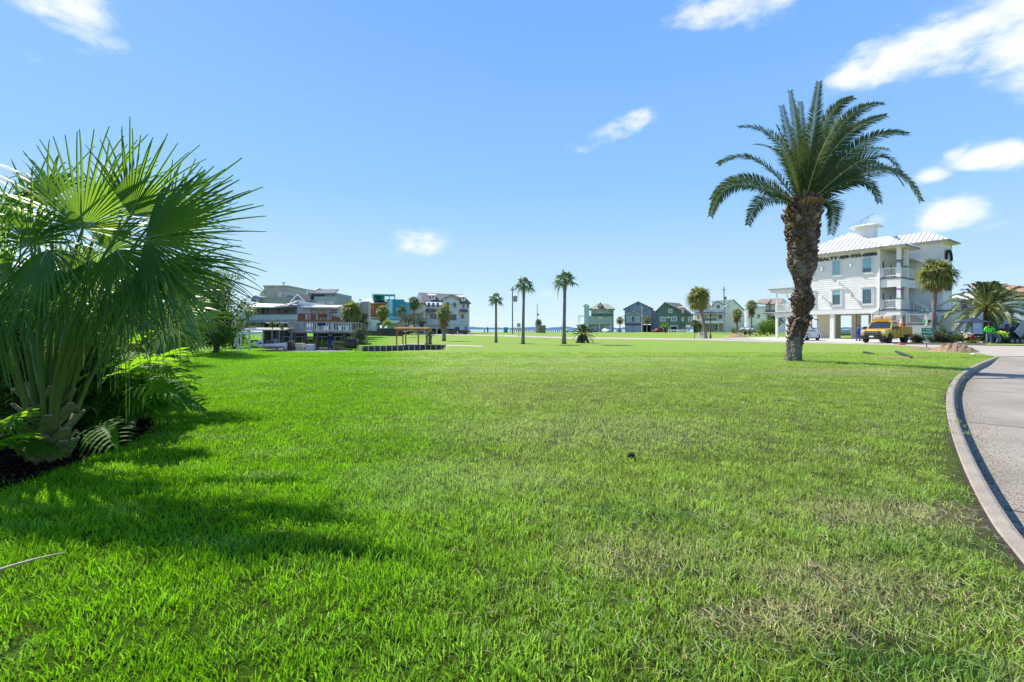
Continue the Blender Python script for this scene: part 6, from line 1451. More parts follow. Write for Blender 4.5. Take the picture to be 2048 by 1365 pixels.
def dock_deck():
    D = 45.5; s = F / D; z0 = -.42; O = Vector((wx(640, D), D, z0))
    root = thing('boat_deck', 'raised grey wooden deck with a slatted balustrade on dark posts over the canal', 'deck', O)
    X = lambda px: (px - 640) / s; Z = lambda py: zz(py, D) - z0
    m = MB(); m.box(X(577), X(702), 0, 3.2, Z(665.5), Z(662.5)); m.box(X(579), X(700), .1, .3, Z(667), Z(665.5)); m.build('floor', GREYD, root)
    r1 = bal_rail(root, (X(577), -.05, Z(663.5)), (X(627), -.05, Z(663.5)), 19 / s, 1.6, .17, GREYD, bw=.1); r2 = bal_rail(root, (X(628), -.05, Z(663.5)), (X(702), -.05, Z(663.5)), 18 / s, 1.6, .24, paint('baluster_white', (0.55, 0.57, 0.56)), bw=.09)
    bal_rail(root, (X(577), 3.1, Z(663.5)), (X(702), 3.1, Z(663.5)), 18 / s, 1.6, .3, GREYD)
    m = MB(); m.box(X(575), X(628), -.12, .06, Z(645), Z(643.6)); m.box(X(628), X(704), -.12, .06, Z(646), Z(644.8)); m.build('handrail', GREYD, root)
    for px in (587, 609, 632.5, 660, 686): c = MB(); c.box(X(px), X(px + 3.4), .0, .22, -.8, Z(665.5)); c.build('post', DKW, root)
    m = MB(); m.box(X(636), X(652), -.12, -.09, Z(652), Z(646)); m.build('blue_towel', mat('navy_cloth', (0.02, 0.03, 0.14), .8), root)
    for a, b in ((640, 652), (671, 694)): m = MB(); m.box(X(a), X(b), .5, .8, Z(653.5), Z(652.3)); m.box(X(a) + .1, X(a) + .2, .5, .8, Z(661), Z(653)); m.box(X(b) - .2, X(b) - .1, .5, .8, Z(661), Z(653)); m.build('bench', TRIM, root)
    # boat shelter with flat roof, left
    D = 44; s = F / D; O = Vector((wx(520, D), D, z0)); root = thing('boat_shelter', 'flat roofed boat shelter on pale posts below the stilt house', 'shelter', O); X = lambda px: (px - 520) / s; Z = lambda py: zz(py, D) - z0
    m = MB(); roofslab(m, [(X(486), -.4, Z(659)), (X(572), -.4, Z(660)), (X(566), 2.6, Z(655.5)), (X(482), 2.6, Z(655.5))], .1); m.build('roof', mat('shelter_roof', (0.22, 0.20, 0.18), .8, (0.32, 0.30, 0.26), scale=2), root)
    for px in (497, 552, 566): c = MB(); c.box(X(px), X(px + 1.6), 0, .15, -.8, Z(659)); c.build('post', DKW, root)
    m = MB()
    for i in range(7): m.box(X(500 + i * 2.3), X(501 + i * 2.3), -.3, -.2, Z(658), Z(653.5))
    m.box(X(500), X(515), -.32, -.18, Z(654), Z(653)); m.build('small_railing', paint('wheat', (0.5, 0.45, 0.32)), root)
    # small landing with pale posts, far left
    D = 41; s = F / D; O = Vector((wx(490, D), D, z0)); root = thing('dock_platform', 'small pale dock platform with a lattice skirt beside the broadleaf tree', 'platform', O); X = lambda px: (px - 490) / s; Z = lambda py: zz(py, D) - z0
    m = MB(); m.box(X(462), X(504), 0, 1.6, Z(668), Z(664.5)); m.box(X(477), X(504), -.05, .05, Z(669), Z(664)); m.build('floor', GREYW, root)
    for px in (473.5, 480, 497): c = MB(); c.box(X(px), X(px + 1.8), 0, .12, -.8, Z(668)); c.build('post', GREYW, root)
    m = MB(); m.prism([(X(464), Z(694)), (X(468), Z(669)), (X(475), Z(669)), (X(467), Z(694))], .2, .3); m.build('panel', paint('panel_white', (0.50, 0.53, 0.55)), root)
    m = MB(); m.box(X(504), X(524), .1, .25, Z(671), Z(669.6)); m.box(X(522), X(523.2), .1, .25, Z(690), Z(670)); m.build('frame', GREYW, root)
    # lower fence / screen behind the posts
    D = 50; s = F / D; O = Vector((wx(640, D), D, z0)); root = thing('pipe_fence', 'grey pipe rail fence standing in the yard under the deck', 'fence', O); X = lambda px: (px - 640) / s; Z = lambda py: zz(py, D) - z0
    m = MB(); m.tube([(X(564), 0, Z(674)), (X(690), 0, Z(674))], .05, 6); m.tube([(X(564), 0, Z(686)), (X(690), 0, Z(686))], .03, 6); m.build('rail', GAL, root)
    for px in range(566, 692, 13): c = MB(); c.tube([(X(px), 0, 0), (X(px), 0, Z(673))], .05, 6); c.build('post', GAL, root)
dock_deck()
def hull(name, label, px, pyb, D, L, Wd, H, rz, cm, sm, cat='boat', group=None, wind=None):
    O = Wp(px, pyb, D); root = thing(name, label, cat, O, rz, group); m = MB(); st = []
    n = 10
    for i in range(n + 1):
        t = i / n; w = Wd / 2 * (1 if t < .55 else math.cos((t - .55) / .45 * math.pi / 2) ** .7 + .02); sh = H * (1 + .25 * t * t); kk = .04 + .25 * H * max(0, t - .6) * 2
        st.append([(L * t, -w, sh), (L * t, -w * .92, sh * .55), (L * t, -w * .35, kk + .08), (L * t, 0, kk), (L * t, w * .35, kk + .08), (L * t, w * .92, sh * .55), (L * t, w, sh)])
    vs = [p for r in st for p in r]; fs = []
    for i in range(n):
        for j in range(6): fs.append((i * 7 + j, (i + 1) * 7 + j, (i + 1) * 7 + j + 1, i * 7 + j + 1))
        fs.append((i * 7, i * 7 + 6, (i + 1) * 7 + 6, (i + 1) * 7))
    fs.append(tuple(range(7))); m.add(vs, fs); m.build('hull', cm, root, smooth=False)
    c = MB(); c.box(L * .3, L * .55, -Wd * .28, Wd * .28, H, H * 1.6); c.box(L * .08, L * .22, -Wd * .4, Wd * .4, H, H * 1.3); c.build('console', sm, root)
    c = MB(); c.prism([(L * .55, H * 1.05), (L * .62, H * 1.05), (L * .56, H * 1.9), (L * .54, H * 1.9)], -Wd * .26, Wd * .26); c.build('windscreen', GLASSD, root)
    return root
WB = mat('boat_white', (0.72, 0.74, 0.78), .3, coat=.4); BB = mat('boat_dark', (0.02, 0.022, 0.03), .25, coat=.5); GB = mat('boat_sage', (0.40, 0.48, 0.45), .5)
hull('motorboat', 'white motorboat with a dark engine cover under the boat shelter', 522, 699, 42, 2.6, 1.3, .5, R(-10), WB, BB)
hull('motorboat', 'small white skiff behind the larger motorboat at the dock', 506, 694, 44, 1.6, 1.0, .4, R(15), WB, WB)
hull('jet_ski', 'dark covered jet ski on the canal bank beside the round bush', 737, 700, 37.5, 3.2, 1.05, .55, R(172), BB, BB, 'jet ski')
bush('shrub', 'dense grey-green bush behind the jet ski', 718, 40, 648, 698, 18, SHGREY, 81, 2600, .13)
bush('shrub', 'green potted shrub on the boat shelter roof', 545, 43.2, 641, 659, 7, SHG, 82, 350, .13)
bush('shrub', 'narrow light green shrub on the boat shelter roof', 564, 43.2, 648, 659, 4, SHL, 83, 200, .12)
def clutter():
    D = 43.5; zb = -.42; rg = random.Random(5)
    it = [('storage_bin', 'pale storage bin at the foot of the canal deck', 575, 6, 8, (0.5, .46, .34)), ('planter', 'dark planter with pink flowers by the canal deck', 583, 5, 7, (.10, .08, .07)), ('crate', 'cream crate behind the deck posts', 600, 14, 6, (.72, .66, .45)), ('storage_bin', 'long white box lying behind the deck posts', 620, 16, 4, (.8, .78, .72))]
    for nm, lb, px, w, hh, c in it:
        s = F / D; r = thing(nm, lb, nm.replace('_', ' '), (wx(px, D), D, zb)); m = MB(); m.box(-w / 2 / s, w / 2 / s, -.3, .3, .35, .35 + hh / s); m.box(-w / 2 / s + .05, w / 2 / s - .05, -.25, .25, 0, .35); m.build('body', mat('bin_%d' % px, c, .7), r); m = MB(); m.box(-w / 2 / s - .03, w / 2 / s + .03, -.33, .33, .35 + hh / s, .41 + hh / s); m.build('lid', mat('lid_%d' % px, tuple(v * .8 for v in c), .7), r)
    bush('flowering_plant', 'pink flowering plant above the planter by the deck', 583, 43.4, 681, 690, 6, mat('pink_petals', (.5, .2, .22), .7, (.35, .3, .12)), 85, 260, .12, None, 'plant')
    bush('shrub', 'small green plant under the right end of the canal deck', 674, 44, 686, 700, 9, SHG, 86, 400, .14)
clutter()
def house_coral_teal():
    c = paint('coral', (0.50, 0.155, 0.10)); t = paint('teal', (0.045, 0.36, 0.42)); td = paint('blue_teal', (0.04, 0.27, 0.42)); lt = paint('aqua_trim', (0.35, 0.68, 0.68))
    h = House('house', 'coral red house with a pale metal roof and white balcony', 750, 112, 666, 'houses along the canal')
    h.block(728, 774, 606, 650, 2, 12, c); h.block(720, 728, 603, 650, 3, 10, paint('grey_blue_wall', (.42, .47, .52)), 'side_wall'); h.block(727.2, 728.6, 604, 650, 1.8, 2.1, TRIM, 'corner_board'); h.block(746.5, 747.6, 606, 634, 1.9, 2.0, paint('coral_trim', (.62, .35, .26)), 'downpipe')
    m = MB(); roofslab(m, [(h.x(716), 1, h.z(604)), (h.x(748), 1, h.z(605.5)), (h.x(748), 7, h.z(595)), (h.x(728), 7, h.z(596))], .2); m.build('roof', METALR, h.root)
    m = MB(); roofslab(m, [(h.x(747), 1, h.z(605.5)), (h.x(776), 1, h.z(605.5)), (h.x(772), 7, h.z(597.5)), (h.x(747), 7, h.z(597.5))], .2); m.build('roof_red', mat('rose_roof', (.62, .36, .28), .7), h.root)
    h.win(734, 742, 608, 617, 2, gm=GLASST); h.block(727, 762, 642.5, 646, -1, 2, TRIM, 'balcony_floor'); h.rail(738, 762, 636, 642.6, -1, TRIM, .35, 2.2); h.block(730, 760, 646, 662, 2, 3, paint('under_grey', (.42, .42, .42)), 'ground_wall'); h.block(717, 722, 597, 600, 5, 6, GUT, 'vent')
    h.block(743, 758, 626, 629, .6, 2, paint('coral_dark', (0.36, 0.10, 0.07)), 'canopy')
    h = House('house', 'bright teal house with a rooftop terrace beside the coral house', 785, 110, 666, 'houses along the canal')
    h.block(774, 809, 598.5, 645, 1, 12, td); h.block(774, 787, 600, 645, .4, 1.2, t, 'bay_wall'); h.block(743, 746, 588, 598, 4, 8, lt, 'roof_room_post'); h.block(746, 768, 588, 599, 6, 9, t, 'roof_room'); h.block(743, 791, 586.6, 588.3, 3.6, 9, lt, 'roof_slab')
    for p in (767, 777, 788): h.block(p, p + 2.6, 588, 599, 4, 4.4, lt, 'roof_post')
    h.block(752, 754.5, 590.5, 598, 5.8, 6, DARKO, 'roof_door'); h.block(756.5, 759, 590.5, 598, 5.8, 6, DARKO, 'roof_door'); h.block(770, 790, 597.5, 600, 3.4, 4, lt, 'parapet')
    m = MB(); m.prism([(h.x(777), h.z(627)), (h.x(777), h.z(602)), (h.x(781), h.z(599.5)), (h.x(785), h.z(602)), (h.x(785), h.z(627))], .15, .4); w = m.build('tall_window', lt, h.root); m = MB(); m.prism([(h.x(778.2), h.z(626)), (h.x(778.2), h.z(608)), (h.x(783.8), h.z(608)), (h.x(783.8), h.z(626))], .05, .15); m.build('pane', mat('pane_pale', (.45, .58, .62), .2), w)
    h.poly([(800, 604), (806, 601), (822, 606), (822, 640), (800, 640)], 2, 10, paint('blue_mid', (.16, .38, .52)), 'side_wall'); h.block(773, 800, 642, 647, -1, 1, paint('aqua_pale', (.55, .68, .72)), 'balcony_floor'); h.rail(773, 800, 635, 642.5, -1, TRIM, .35, 2.5); h.block(774, 800, 647, 662, 1, 2, paint('under_grey', (.42, .42, .42)), 'ground_wall')
    h.block(776, 798, 630, 634, .5, 1, paint('teal_dark', (0.03, 0.22, 0.25)), 'shade_band')
    h = House('house', 'cream house with a dark balcony left of the large white house', 838, 118, 667, 'houses along the canal')
    cr = paint('cream', (.66, .60, .45)); h.block(815, 850, 608, 627, 1, 10, cr); h.block(828, 850, 626, 668, 2.5, 10, cr, 'lower_wall'); h.block(815, 832, 606, 640, 3, 10, cr, 'side_wall'); h.block(836, 852, 606, 608.4, .4, 10, mat('tile_roof', (.36, .20, .13), .9), 'roof')
    h.block(829, 853, 644, 647, -.5, 2.5, DKW, 'balcony_floor'); bal_rail(h.root, (h.x(829), -.5, h.z(644.5)), (h.x(853), -.5, h.z(644.5)), 7 * h.k, 1.5, .25, DKW); h.win(839, 844, 611.5, 619, 1); h.win(836, 841, 629, 644, 2.5, cross=1, name='glass_door'); h.block(847, 850.5, 624, 668, .4, .9, cr, 'column')
    h.block(838, 848, 648, 668, 2.3, 2.5, paint('brick_shade', (.22, .14, .12)), 'garage_door')
    m = MB(); a, b = Vector((h.x(826), -2, h.z(645))), Vector((h.x(845), -3, h.z(662))); m.beam(a, b, .2, .9); m.beam(a + Vector((0, .9, 0)), b + Vector((0, .9, 0)), .2, .9); m.build('stair', paint('stair_grey', (.45, .50, .58)), h.root)
house_coral_teal()
def big_white_house():
    w = paint('cool_white', (.72, .715, .69)); rm = SHING
    h = House('house', 'large white three storey house with dark dormered roof at the end of the canal row', 890, 126, 668.5, 'houses along the canal')
    h.block(850, 884, 610, 658, .5, 13, w); h.block(884, 919, 606, 658, 0, 13, w, 'front_wall'); h.block(919, 939, 606, 668, .5, 13, w, 'side_wall'); h.poly([(832, 596), (836, 585), (850, 601), (850, 607), (832, 603)], 2, 12, TRIM, 'gable')
    m = MB(); roofslab(m, [(h.x(851), -.2, h.z(602)), (h.x(942), -.2, h.z(606)), (h.x(926), 5, h.z(586.5)), (h.x(835), 5, h.z(583))], .3); roofslab(m, [(h.x(942), -.2, h.z(606)), (h.x(942), 12, h.z(606)), (h.x(930), 6, h.z(589))], .3); m.build('roof', rm, h.root)
    h.gable(885, 919, 591, 600.5, -.4, 5, SHING, .5, wall=w, fascia=GUT, apex=902.5); h.block(885, 919, 600.3, 608, -.4, 1, w, 'front_wall')
    for a, b, t in ((862, 871, 591), (922, 930.5, 593.5)):
        h.block(a, b, t, t + 9.5, -.6, 3, TRIM, 'dormer'); m = MB(); roofslab(m, [(h.x(a - 2), -1, h.z(t + .5)), (h.x(b + 2.5), -1, h.z(t)), (h.x(b - 2), 3, h.z(t - 4)), (h.x(a - 9), 3, h.z(t - 4.5))], .15); m.build('dormer_roof', METALR, h.root); h.win(a + 2, b - 2, t + 1, t + 8, -.6)
    for a, b in ((850, 880), (918, 936)):
        m = MB(); roofslab(m, [(h.x(a), -1.6, h.z(622)), (h.x(b), -1.6, h.z(624)), (h.x(b - 2), .6, h.z(618.5)), (h.x(a + 3), .6, h.z(618))], .25); m.build('skirt_roof', SHING, h.root)
    for a in ((855, 860.5, 606, 615, .5), (864, 869, 606, 615, .5), (873, 878, 606, 615, .5), (893, 898, 605, 613, -.4), (907, 912, 605.5, 615, -.4), (925, 929, 608, 616.5, .5), (934, 937.5, 608, 616.5, .5), (861, 866, 628, 638.5, .5), (867.5, 872.5, 628, 638.5, .5), (895, 913, 629, 641, 0), (922.5, 928, 629, 637.5, .5), (930, 933, 653, 660, .5)): h.win(*a, fm=GUT)
    h.block(850, 919, 647, 650, -.3, 1, w, 'band'); h.block(856, 882, 651, 668.5, 3, 3.5, DARKO, 'garage_back'); h.block(882, 919, 651, 668.5, 2.5, 3, w, 'ground_wall')
    for p in (850, 872, 884, 917, 934): h.block(p, p + 3, 649, 668.5, .2, .8, w, 'column')
    h.block(897, 912, 652, 668.5, 2.3, 2.5, mat('wood_garage', (.42, .28, .13), .6), 'garage_door'); h.block(857, 871, 652, 668.5, 2.7, 3, mat('brown_garage', (.16, .12, .11), .6), 'garage_door'); h.rail(921, 930, 639, 643, -.2, TRIM, .4, 2)
big_white_house()
def left_misc():
    # white sheds and boundary wall
    h = House('shed', 'low white shed with a flat roof left of the coral house', 720, 70, 668, None, 'shed')
    h.block(706, 738, 642, 662, 0, 4, paint('shed_white', (.62, .66, .66))); h.block(705, 740, 639.5, 642, -.4, 4.3, TRIM, 'roof'); h.block(738, 741, 641, 662, .4, 3, GREYW, 'end_post')
    D = 78; a, b = wx(722, D), wx(800, 70); r = thing('boundary_wall', 'dark boundary wall running along the far lawn behind the timber frame', 'wall', (a, D, zz(671.5, D)))
    m = MB(); m.beam((0, 0, .55), (b - a, -6, .55), .25, 1.15); m.build('wall', mat('dark_wall', (.085, .075, .085), .9, (.05, .045, .05), scale=1), r); m = MB(); m.beam((0, 0, 1.16), (b - a, -6, 1.16), .35, .1); m.build('coping', mat('coping', (.2, .18, .18), .9), r)
    bush('shrub', 'spiky grey bush behind the timber frame', 815, 74, 624, 660, 20, SHGREY, 91, 2600, .34, aspect=.14)
    bush('shrub', 'dry brown bush below the spiky grey bush', 806, 70, 645, 663, 13, leafm('dry_leaf', (.26, .20, .10), (.14, .11, .06), .2, .8), 92, 900, .25, aspect=.2)
    bush('shrub', 'rounded green tree crown beside the dense fan palm', 722, 56, 622, 660, 13, SHGREY, 93, 1400, .22, cat='tree')
    bush('shrub', 'low hedge under the timber frame roof', 822, 66, 660, 668, 10, SHG, 94, 500, .2)
    # timber swing frame
    D = 37.5; s = F / D; zg = T(wx(830, D), D); r = thing('timber_frame', 'orange-brown timber swing frame with a log roof on the far canal bank', 'swing frame', (wx(828, D), D, zg))
    X = lambda px: (px - 828) / s; Z = lambda py: zz(py, D) - zg; WD = mat('cedar', (.42, .20, .06), .7, (.30, .13, .04), scale=3, bump=.2)
    m = MB()
    for k in range(7): y = -.8 + k * .27; m.tube([(X(794), y, Z(656.5 + abs(k - 3) * .5)), (X(859), y, Z(657 + abs(k - 3) * .5))], .085, 7)
    m.build('log_roof', WD, r)
    for px, y in ((796.5, -.7), (814.5, -.7), (839, -.7), (855, -.7), (800, .8), (850, .8)): c = MB(); c.box(X(px), X(px + 2.2), y - .05, y + .05, 0, Z(659)); c.beam((X(px + 1), y, Z(664)), (X(px + 5), y, Z(660)), .07); c.build('post', WD, r)
    m = MB(); m.box(X(800), X(818), -.2, .25, Z(670), Z(668.5)); m.box(X(800), X(818), .2, .28, Z(668.5), Z(664)); m.tube([(X(801), 0, Z(669)), (X(801), 0, Z(660))], .015, 5); m.tube([(X(817), 0, Z(669)), (X(817), 0, Z(660))], .015, 5); m.build('swing_seat', DKW, r)
    tag(sheet('patio', [(X(798) + r.location.x, 36.4), (X(852) + r.location.x, 36.6), (X(856) + r.location.x, 38.6), (X(800) + r.location.x, 38.6)], CONC, .03, 1.0), kind='structure')
    fan_palm('fan_palm', 'small leaning palm with two trunks at the right end of the timber frame', 860, 36.6, 689, 667, 11, 7, None, nl=12, seed=41, low=-50, mats=(WASH, BARK, DEAD))
    # sea wall of the canal
    P = [(-5.3, 37.5), (-11.2, 34.7), (-12.4, 37.1)]; P0 = [(-4.5, 30.1), (-5.3, 37.5)]
    r = thing('bulkhead', 'dark canal sea wall with pale posts below the far lawn', 'sea wall', (-11.2, 34.7, 0)); off = Vector((11.2, -34.7, 0))
    m = MB()
    for (x0, y0), (x1, y1) in zip(P[:-1], P[1:]): m.beam(Vector((x0, y0 - .05, -.3)) + off, Vector((x1, y1 - .05, -.3)) + off, .16, 1.24)
    for (x0, y0), (x1, y1) in zip(P0[:-1], P0[1:]): m.beam(Vector((x0, y0, -.3)) + off, Vector((x1, y1, -.3)) + off, .16, 1.2)
    m.build('wall', mat('bulkhead', (.10, .092, .09), .95, (.06, .055, .052), scale=2), r)
    a, b = Vector((-5.3, 37.3, 0)), Vector((-11.2, 34.5, 0))
    for k in range(16): p = a.lerp(b, k / 15) + off; c = MB(); c.box(p.x - .035, p.x + .035, p.y - .1, p.y, -.9, (.33 if k not in (4, 8) else .5)); c.build('post', GREYB, r)
    sheet('path', [gp(892, 692.6), gp(965, 694.6), gp(966, 692.8), gp(930, 691.8), gp(893, 690.8)], CONC, .02, 1.5)
    tag(sheet('yard_slab', [(-22, 38), (-14, 38), (-17, 50), (-25, 50)], mat('yard_grey', (.17, .16, .15), .95, (.10, .095, .09), scale=1), .0, 20), kind='structure')
    for v in bpy.data.objects['yard_slab'].data.vertices: v.co.z = -.39
left_misc()
# ================================================================ vehicles, people, street furniture
YEL = mat('truck_yellow', (0.72, 0.43, 0.02), .35, (0.66, 0.39, 0.02), scale=1, coat=.5); RUB = mat('tyre_rubber', (0.02, 0.02, 0.022), .85, (0.035, 0.034, 0.033), scale=8)
RIM = mat('wheel_rim', (0.45, 0.45, 0.46), .35, metal=.7); BLKP = mat('black_plastic', (0.02, 0.02, 0.022), .5, (0.03, 0.03, 0.03)); CHR = mat('chrome', (0.6, 0.6, 0.62), .2, metal=.9)
CARW = mat('car_white', (0.78, 0.78, 0.76), .3, (0.75, 0.75, 0.73), coat=.6); CGL = mat('car_glass', (0.02, 0.03, 0.035), .05, (0.03, 0.045, 0.05), scale=.8, spec=.9); LAMP = mat('lamp_glass', (0.6, 0.62, 0.62), .15, spec=.8); REDL = mat('tail_lamp', (0.35, 0.01, 0.01), .2)
ORG = mat('cone_orange', (0.85, 0.13, 0.02), .6, (0.75, 0.10, 0.02)); WH = mat('plain_white', (0.78, 0.78, 0.76), .7)
def wheel(par, x, y, r, w, z=None):
    z = r if z is None else z
    m = MB(); m.lathe([(r * .62, -w / 2), (r * .93, -w / 2), (r, -w / 3), (r, w / 3), (r * .93, w / 2), (r * .62, w / 2)], (x, y, z), 22, 'y'); t = m.build('wheel', RUB, par)
    c = MB(); c.lathe([(r * .60, -w * .42), (r * .55, -w * .30), (r * .18, -w * .34), (.01, -w * .36), (.01, w * .36), (r * .18, w * .34), (r * .55, w * .30), (r * .60, w * .42)], (x, y, z), 16, 'y')
    for k in range(5):
        a = 2 * math.pi * k / 5; c.beam((x, y - w * .36, z), (x + r * .5 * math.cos(a), y - w * .36, z + r * .5 * math.sin(a)), r * .13, .03, up=(0, 1, 0)); c.beam((x, y + w * .36, z), (x + r * .5 * math.cos(a), y + w * .36, z + r * .5 * math.sin(a)), r * .13, .03, up=(0, 1, 0))
    c.build('rim', RIM, t)
def loft(par, name, stations, material, bevel=.03):
    """stations: (x, half width low, half width high, z low, z high)"""
    m = MB(); vs = []
    for x, wl, wh, zl, zh in stations: vs += [(x, -wl, zl), (x, wl, zl), (x, wl * 1.01, zl + (zh - zl) * .55), (x, wh, zh), (x, -wh, zh), (x, -wl * 1.01, zl + (zh - zl) * .55)]
    n = len(stations); fs = [tuple(range(5, -1, -1)), tuple(range(6 * (n - 1), 6 * n))]
    for i in range(n - 1):
        for k in range(6): fs.append((i * 6 + k, i * 6 + (k + 1) % 6, (i + 1) * 6 + (k + 1) % 6, (i + 1) * 6 + k))
    m.add(vs, fs); return m.build(name, material, par, bevel=bevel)
def plate(par, name, pts, material, t=.02):
    """flat panel through the given corner points, thickened outwards"""
    m = MB(); roofslab(m, pts, -t) if False else None
    q = [Vector(p) for p in pts]; n = (q[1] - q[0]).cross(q[2] - q[0]).normalized() * t; k = len(q); m.add(q + [p + n for p in q], [tuple(range(k - 1, -1, -1)), tuple(range(k, 2 * k))] + [(i, (i + 1) % k, (i + 1) % k + k, i + k) for i in range(k)])
    return m.build(name, material, par)
def truck():
    r = thing('utility_truck', 'yellow utility pickup truck with cargo on its roof rack parked before the office', 'truck', (33.1, 41.7, T(33, 41.7) + .02), math.atan2(-.54, -.84))
    loft(r, 'body', [(.98, .86, .82, .62, 1.02), (.80, .95, .90, .50, 1.17), (-.35, .99, .93, .46, 1.27), (-2.2, 1.0, .96, .46, 1.25)], YEL, .05)
    loft(r, 'cab', [(-.32, .93, .90, 1.2, 1.25), (-.95, .94, .78, 1.2, 1.93), (-1.25, .95, .78, 1.2, 1.98), (-2.0, .95, .78, 1.2, 1.96), (-2.18, .95, .82, 1.2, 1.5)], YEL, .03)
    plate(r, 'windscreen', [(-.36, -.84, 1.29), (-.36, .84, 1.29), (-.93, .74, 1.89), (-.93, -.74, 1.89)], CGL, .015)
    for sg in (1, -1):
        a = [(-.75, sg * .955, 1.30), (-1.05, sg * .84, 1.83), (-1.45, sg * .84, 1.86), (-1.45, sg * .965, 1.30)]; b = [(-1.52, sg * .965, 1.30), (-1.52, sg * .84, 1.86), (-1.95, sg * .84, 1.84), (-2.05, sg * .965, 1.30)]
        for q in (a, b): plate(r, 'side_window', q if sg < 0 else q[::-1], CGL, .02)
        d = MB(); d.box(-1.50, -1.47, sg * .99, sg * 1.015, .6, 1.28); d.box(-.72, -.70, sg * .985, sg * 1.01, .6, 1.25); d.box(-1.4, -1.25, sg * 1.0, sg * 1.03, 1.12, 1.16); d.build('door_seam', BLKP, r)
        m = MB(); m.box(-.72, -.55, sg * 1.0, sg * 1.28, 1.25, 1.50); m.build('mirror', BLKP, r)
        l = MB(); l.box(.82, .99, sg * .62, sg * .93, .88, 1.08); l.build('headlight', LAMP, r)
        f = MB()
        for k in range(9): t0, t1 = math.pi * k / 9, math.pi * (k + 1) / 9; f.beam((.52 * math.cos(t0), sg * 1.0, .42 + .52 * math.sin(t0)), (.52 * math.cos(t1), sg * 1.0, .42 + .52 * math.sin(t1)), .06, .06, up=(0, 1, 0))
        f.build('wheel_arch', BLKP, r)
        wheel(r, 0, sg * .86, .43, .27); wheel(r, -3.75, sg * .80, .43, .42)
    g = MB(); g.box(.93, 1.02, -.58, .58, .72, 1.08); g.build('grille', BLKP, r); g = MB()
    for z in (.80, .90, 1.0): g.box(1.02, 1.04, -.56, .56, z - .015, z + .015)
    g.build('grille_bar', GUT, r)
    b = MB(); b.box(.95, 1.22, -.98, .98, .42, .70); b.box(.9, 1.1, -.99, .99, .36, .45); b.build('bumper', BLKP, r, bevel=.04)
    b = MB(); [b.tube([(1.22, y, .45), (1.28, y, .9), (1.12, y, 1.15)], .035, 6) for y in (-.5, .5)]; b.tube([(1.27, -.5, .95), (1.27, .5, .95)], .03, 6); b.build('push_bar', BLKP, r)
    b = MB(); b.box(1.225, 1.24, -.17, .17, .52, .66); b.build('number_plate', WH, r)
    # service body
    m = MB(); m.box(-4.95, -2.3, -1.08, -.60, .75, 1.50); m.box(-4.95, -2.3, .60, 1.08, .75, 1.50); m.box(-4.95, -2.3, -.6, .6, .72, .95); m.box(-2.9, -2.3, -1.08, -.6, .50, .75); m.box(-2.9, -2.3, .6, 1.08, .50, .75); m.box(-4.95, -4.6, -1.08, -.6, .50, .75); m.box(-4.95, -4.6, .6, 1.08, .50, .75); m.box(-4.97, -4.9, -.6, .6, .75, 1.4); m.build('service_body', YEL, r, bevel=.015)
    m = MB()
    for sg in (1, -1):
        for x in (-2.9, -3.4, -4.1, -4.6): m.box(x - .012, x + .012, sg * 1.08, sg * 1.092, .55 if x in (-2.9, -4.6) else .92, 1.46)
        m.box(-4.9, -2.35, sg * 1.08, sg * 1.09, 1.455, 1.475)
    m.build('locker_seam', BLKP, r); m = MB(); m.box(-5.2, .9, -.4, .4, .40, .52); m.build('chassis', BLKP, r)
    m = MB(); m.tube([(-2.25, -.85, 1.45), (-2.25, -.85, 2.08), (-2.25, .85, 2.08), (-2.25, .85, 1.45)], .035, 6); m.tube([(-1.1, -.7, 2.08), (-2.25, -.85, 2.08)], .03, 6); m.tube([(-1.1, .7, 2.08), (-2.25, .85, 2.08)], .03, 6); m.tube([(-1.1, -.7, 2.08), (-1.1, .7, 2.08)], .03, 6); m.tube([(-1.1, -.7, 1.96), (-1.1, -.7, 2.08)], .03, 6); m.tube([(-1.1, .7, 1.96), (-1.1, .7, 2.08)], .03, 6); m.build('rack', YEL, r)
    b = MB(); b.box(-.85, -1.0, -.5, .5, 1.97, 2.03); b.box(-1.2, -1.05, -.75, -.6, 1.98, 2.1); b.build('beacon', mat('beacon_amber', (.6, .25, .02), .3), r)
    # load on the rack
    M = r.matrix_basis
    c = MB(); rg = random.Random(4)
    for i, (x, y, w, d, hh) in enumerate([(-1.65, -.42, .8, .75, .42), (-1.65, .40, .85, .8, .46), (-2.1, 0, .4, 1.2, .35)]): c.box(x - w / 2, x + w / 2, y - d / 2, y + d / 2, 2.1, 2.1 + hh)
    o = c.build('cargo_bags', mat('cargo_canvas', (.60, .50, .40), .9, (.50, .38, .30), scale=4, bump=.6), bevel=.12); o.location = r.location; o.rotation_euler = r.rotation_euler; tag(o, 'bulky tan wrapped bundles strapped on the yellow truck rack', 'cargo')
    p = r.location + Matrix.Rotation(r.rotation_euler.z, 3, 'Z') @ Vector((-3.1, .82, 1.50)); cone(p, 'orange traffic cone standing on the yellow truck', .75)
def cone(p, label, h=.7, group='orange traffic cones', tilt=0):
    r = thing('traffic_cone', label, 'traffic cone', p, .3, group); m = MB(); m.lathe([(.17, .03), (.15, .06), (.10, h * .45), (.045, h)], n=14); m.box(-.2, .2, -.2, .2, 0, .035); m.build('body', ORG, r); m = MB(); m.lathe([(.113, h * .42), (.086, h * .62)], n=14); m.lathe([(.075, h * .72), (.055, h * .9)], n=14); m.build('band', WH, r)
truck()
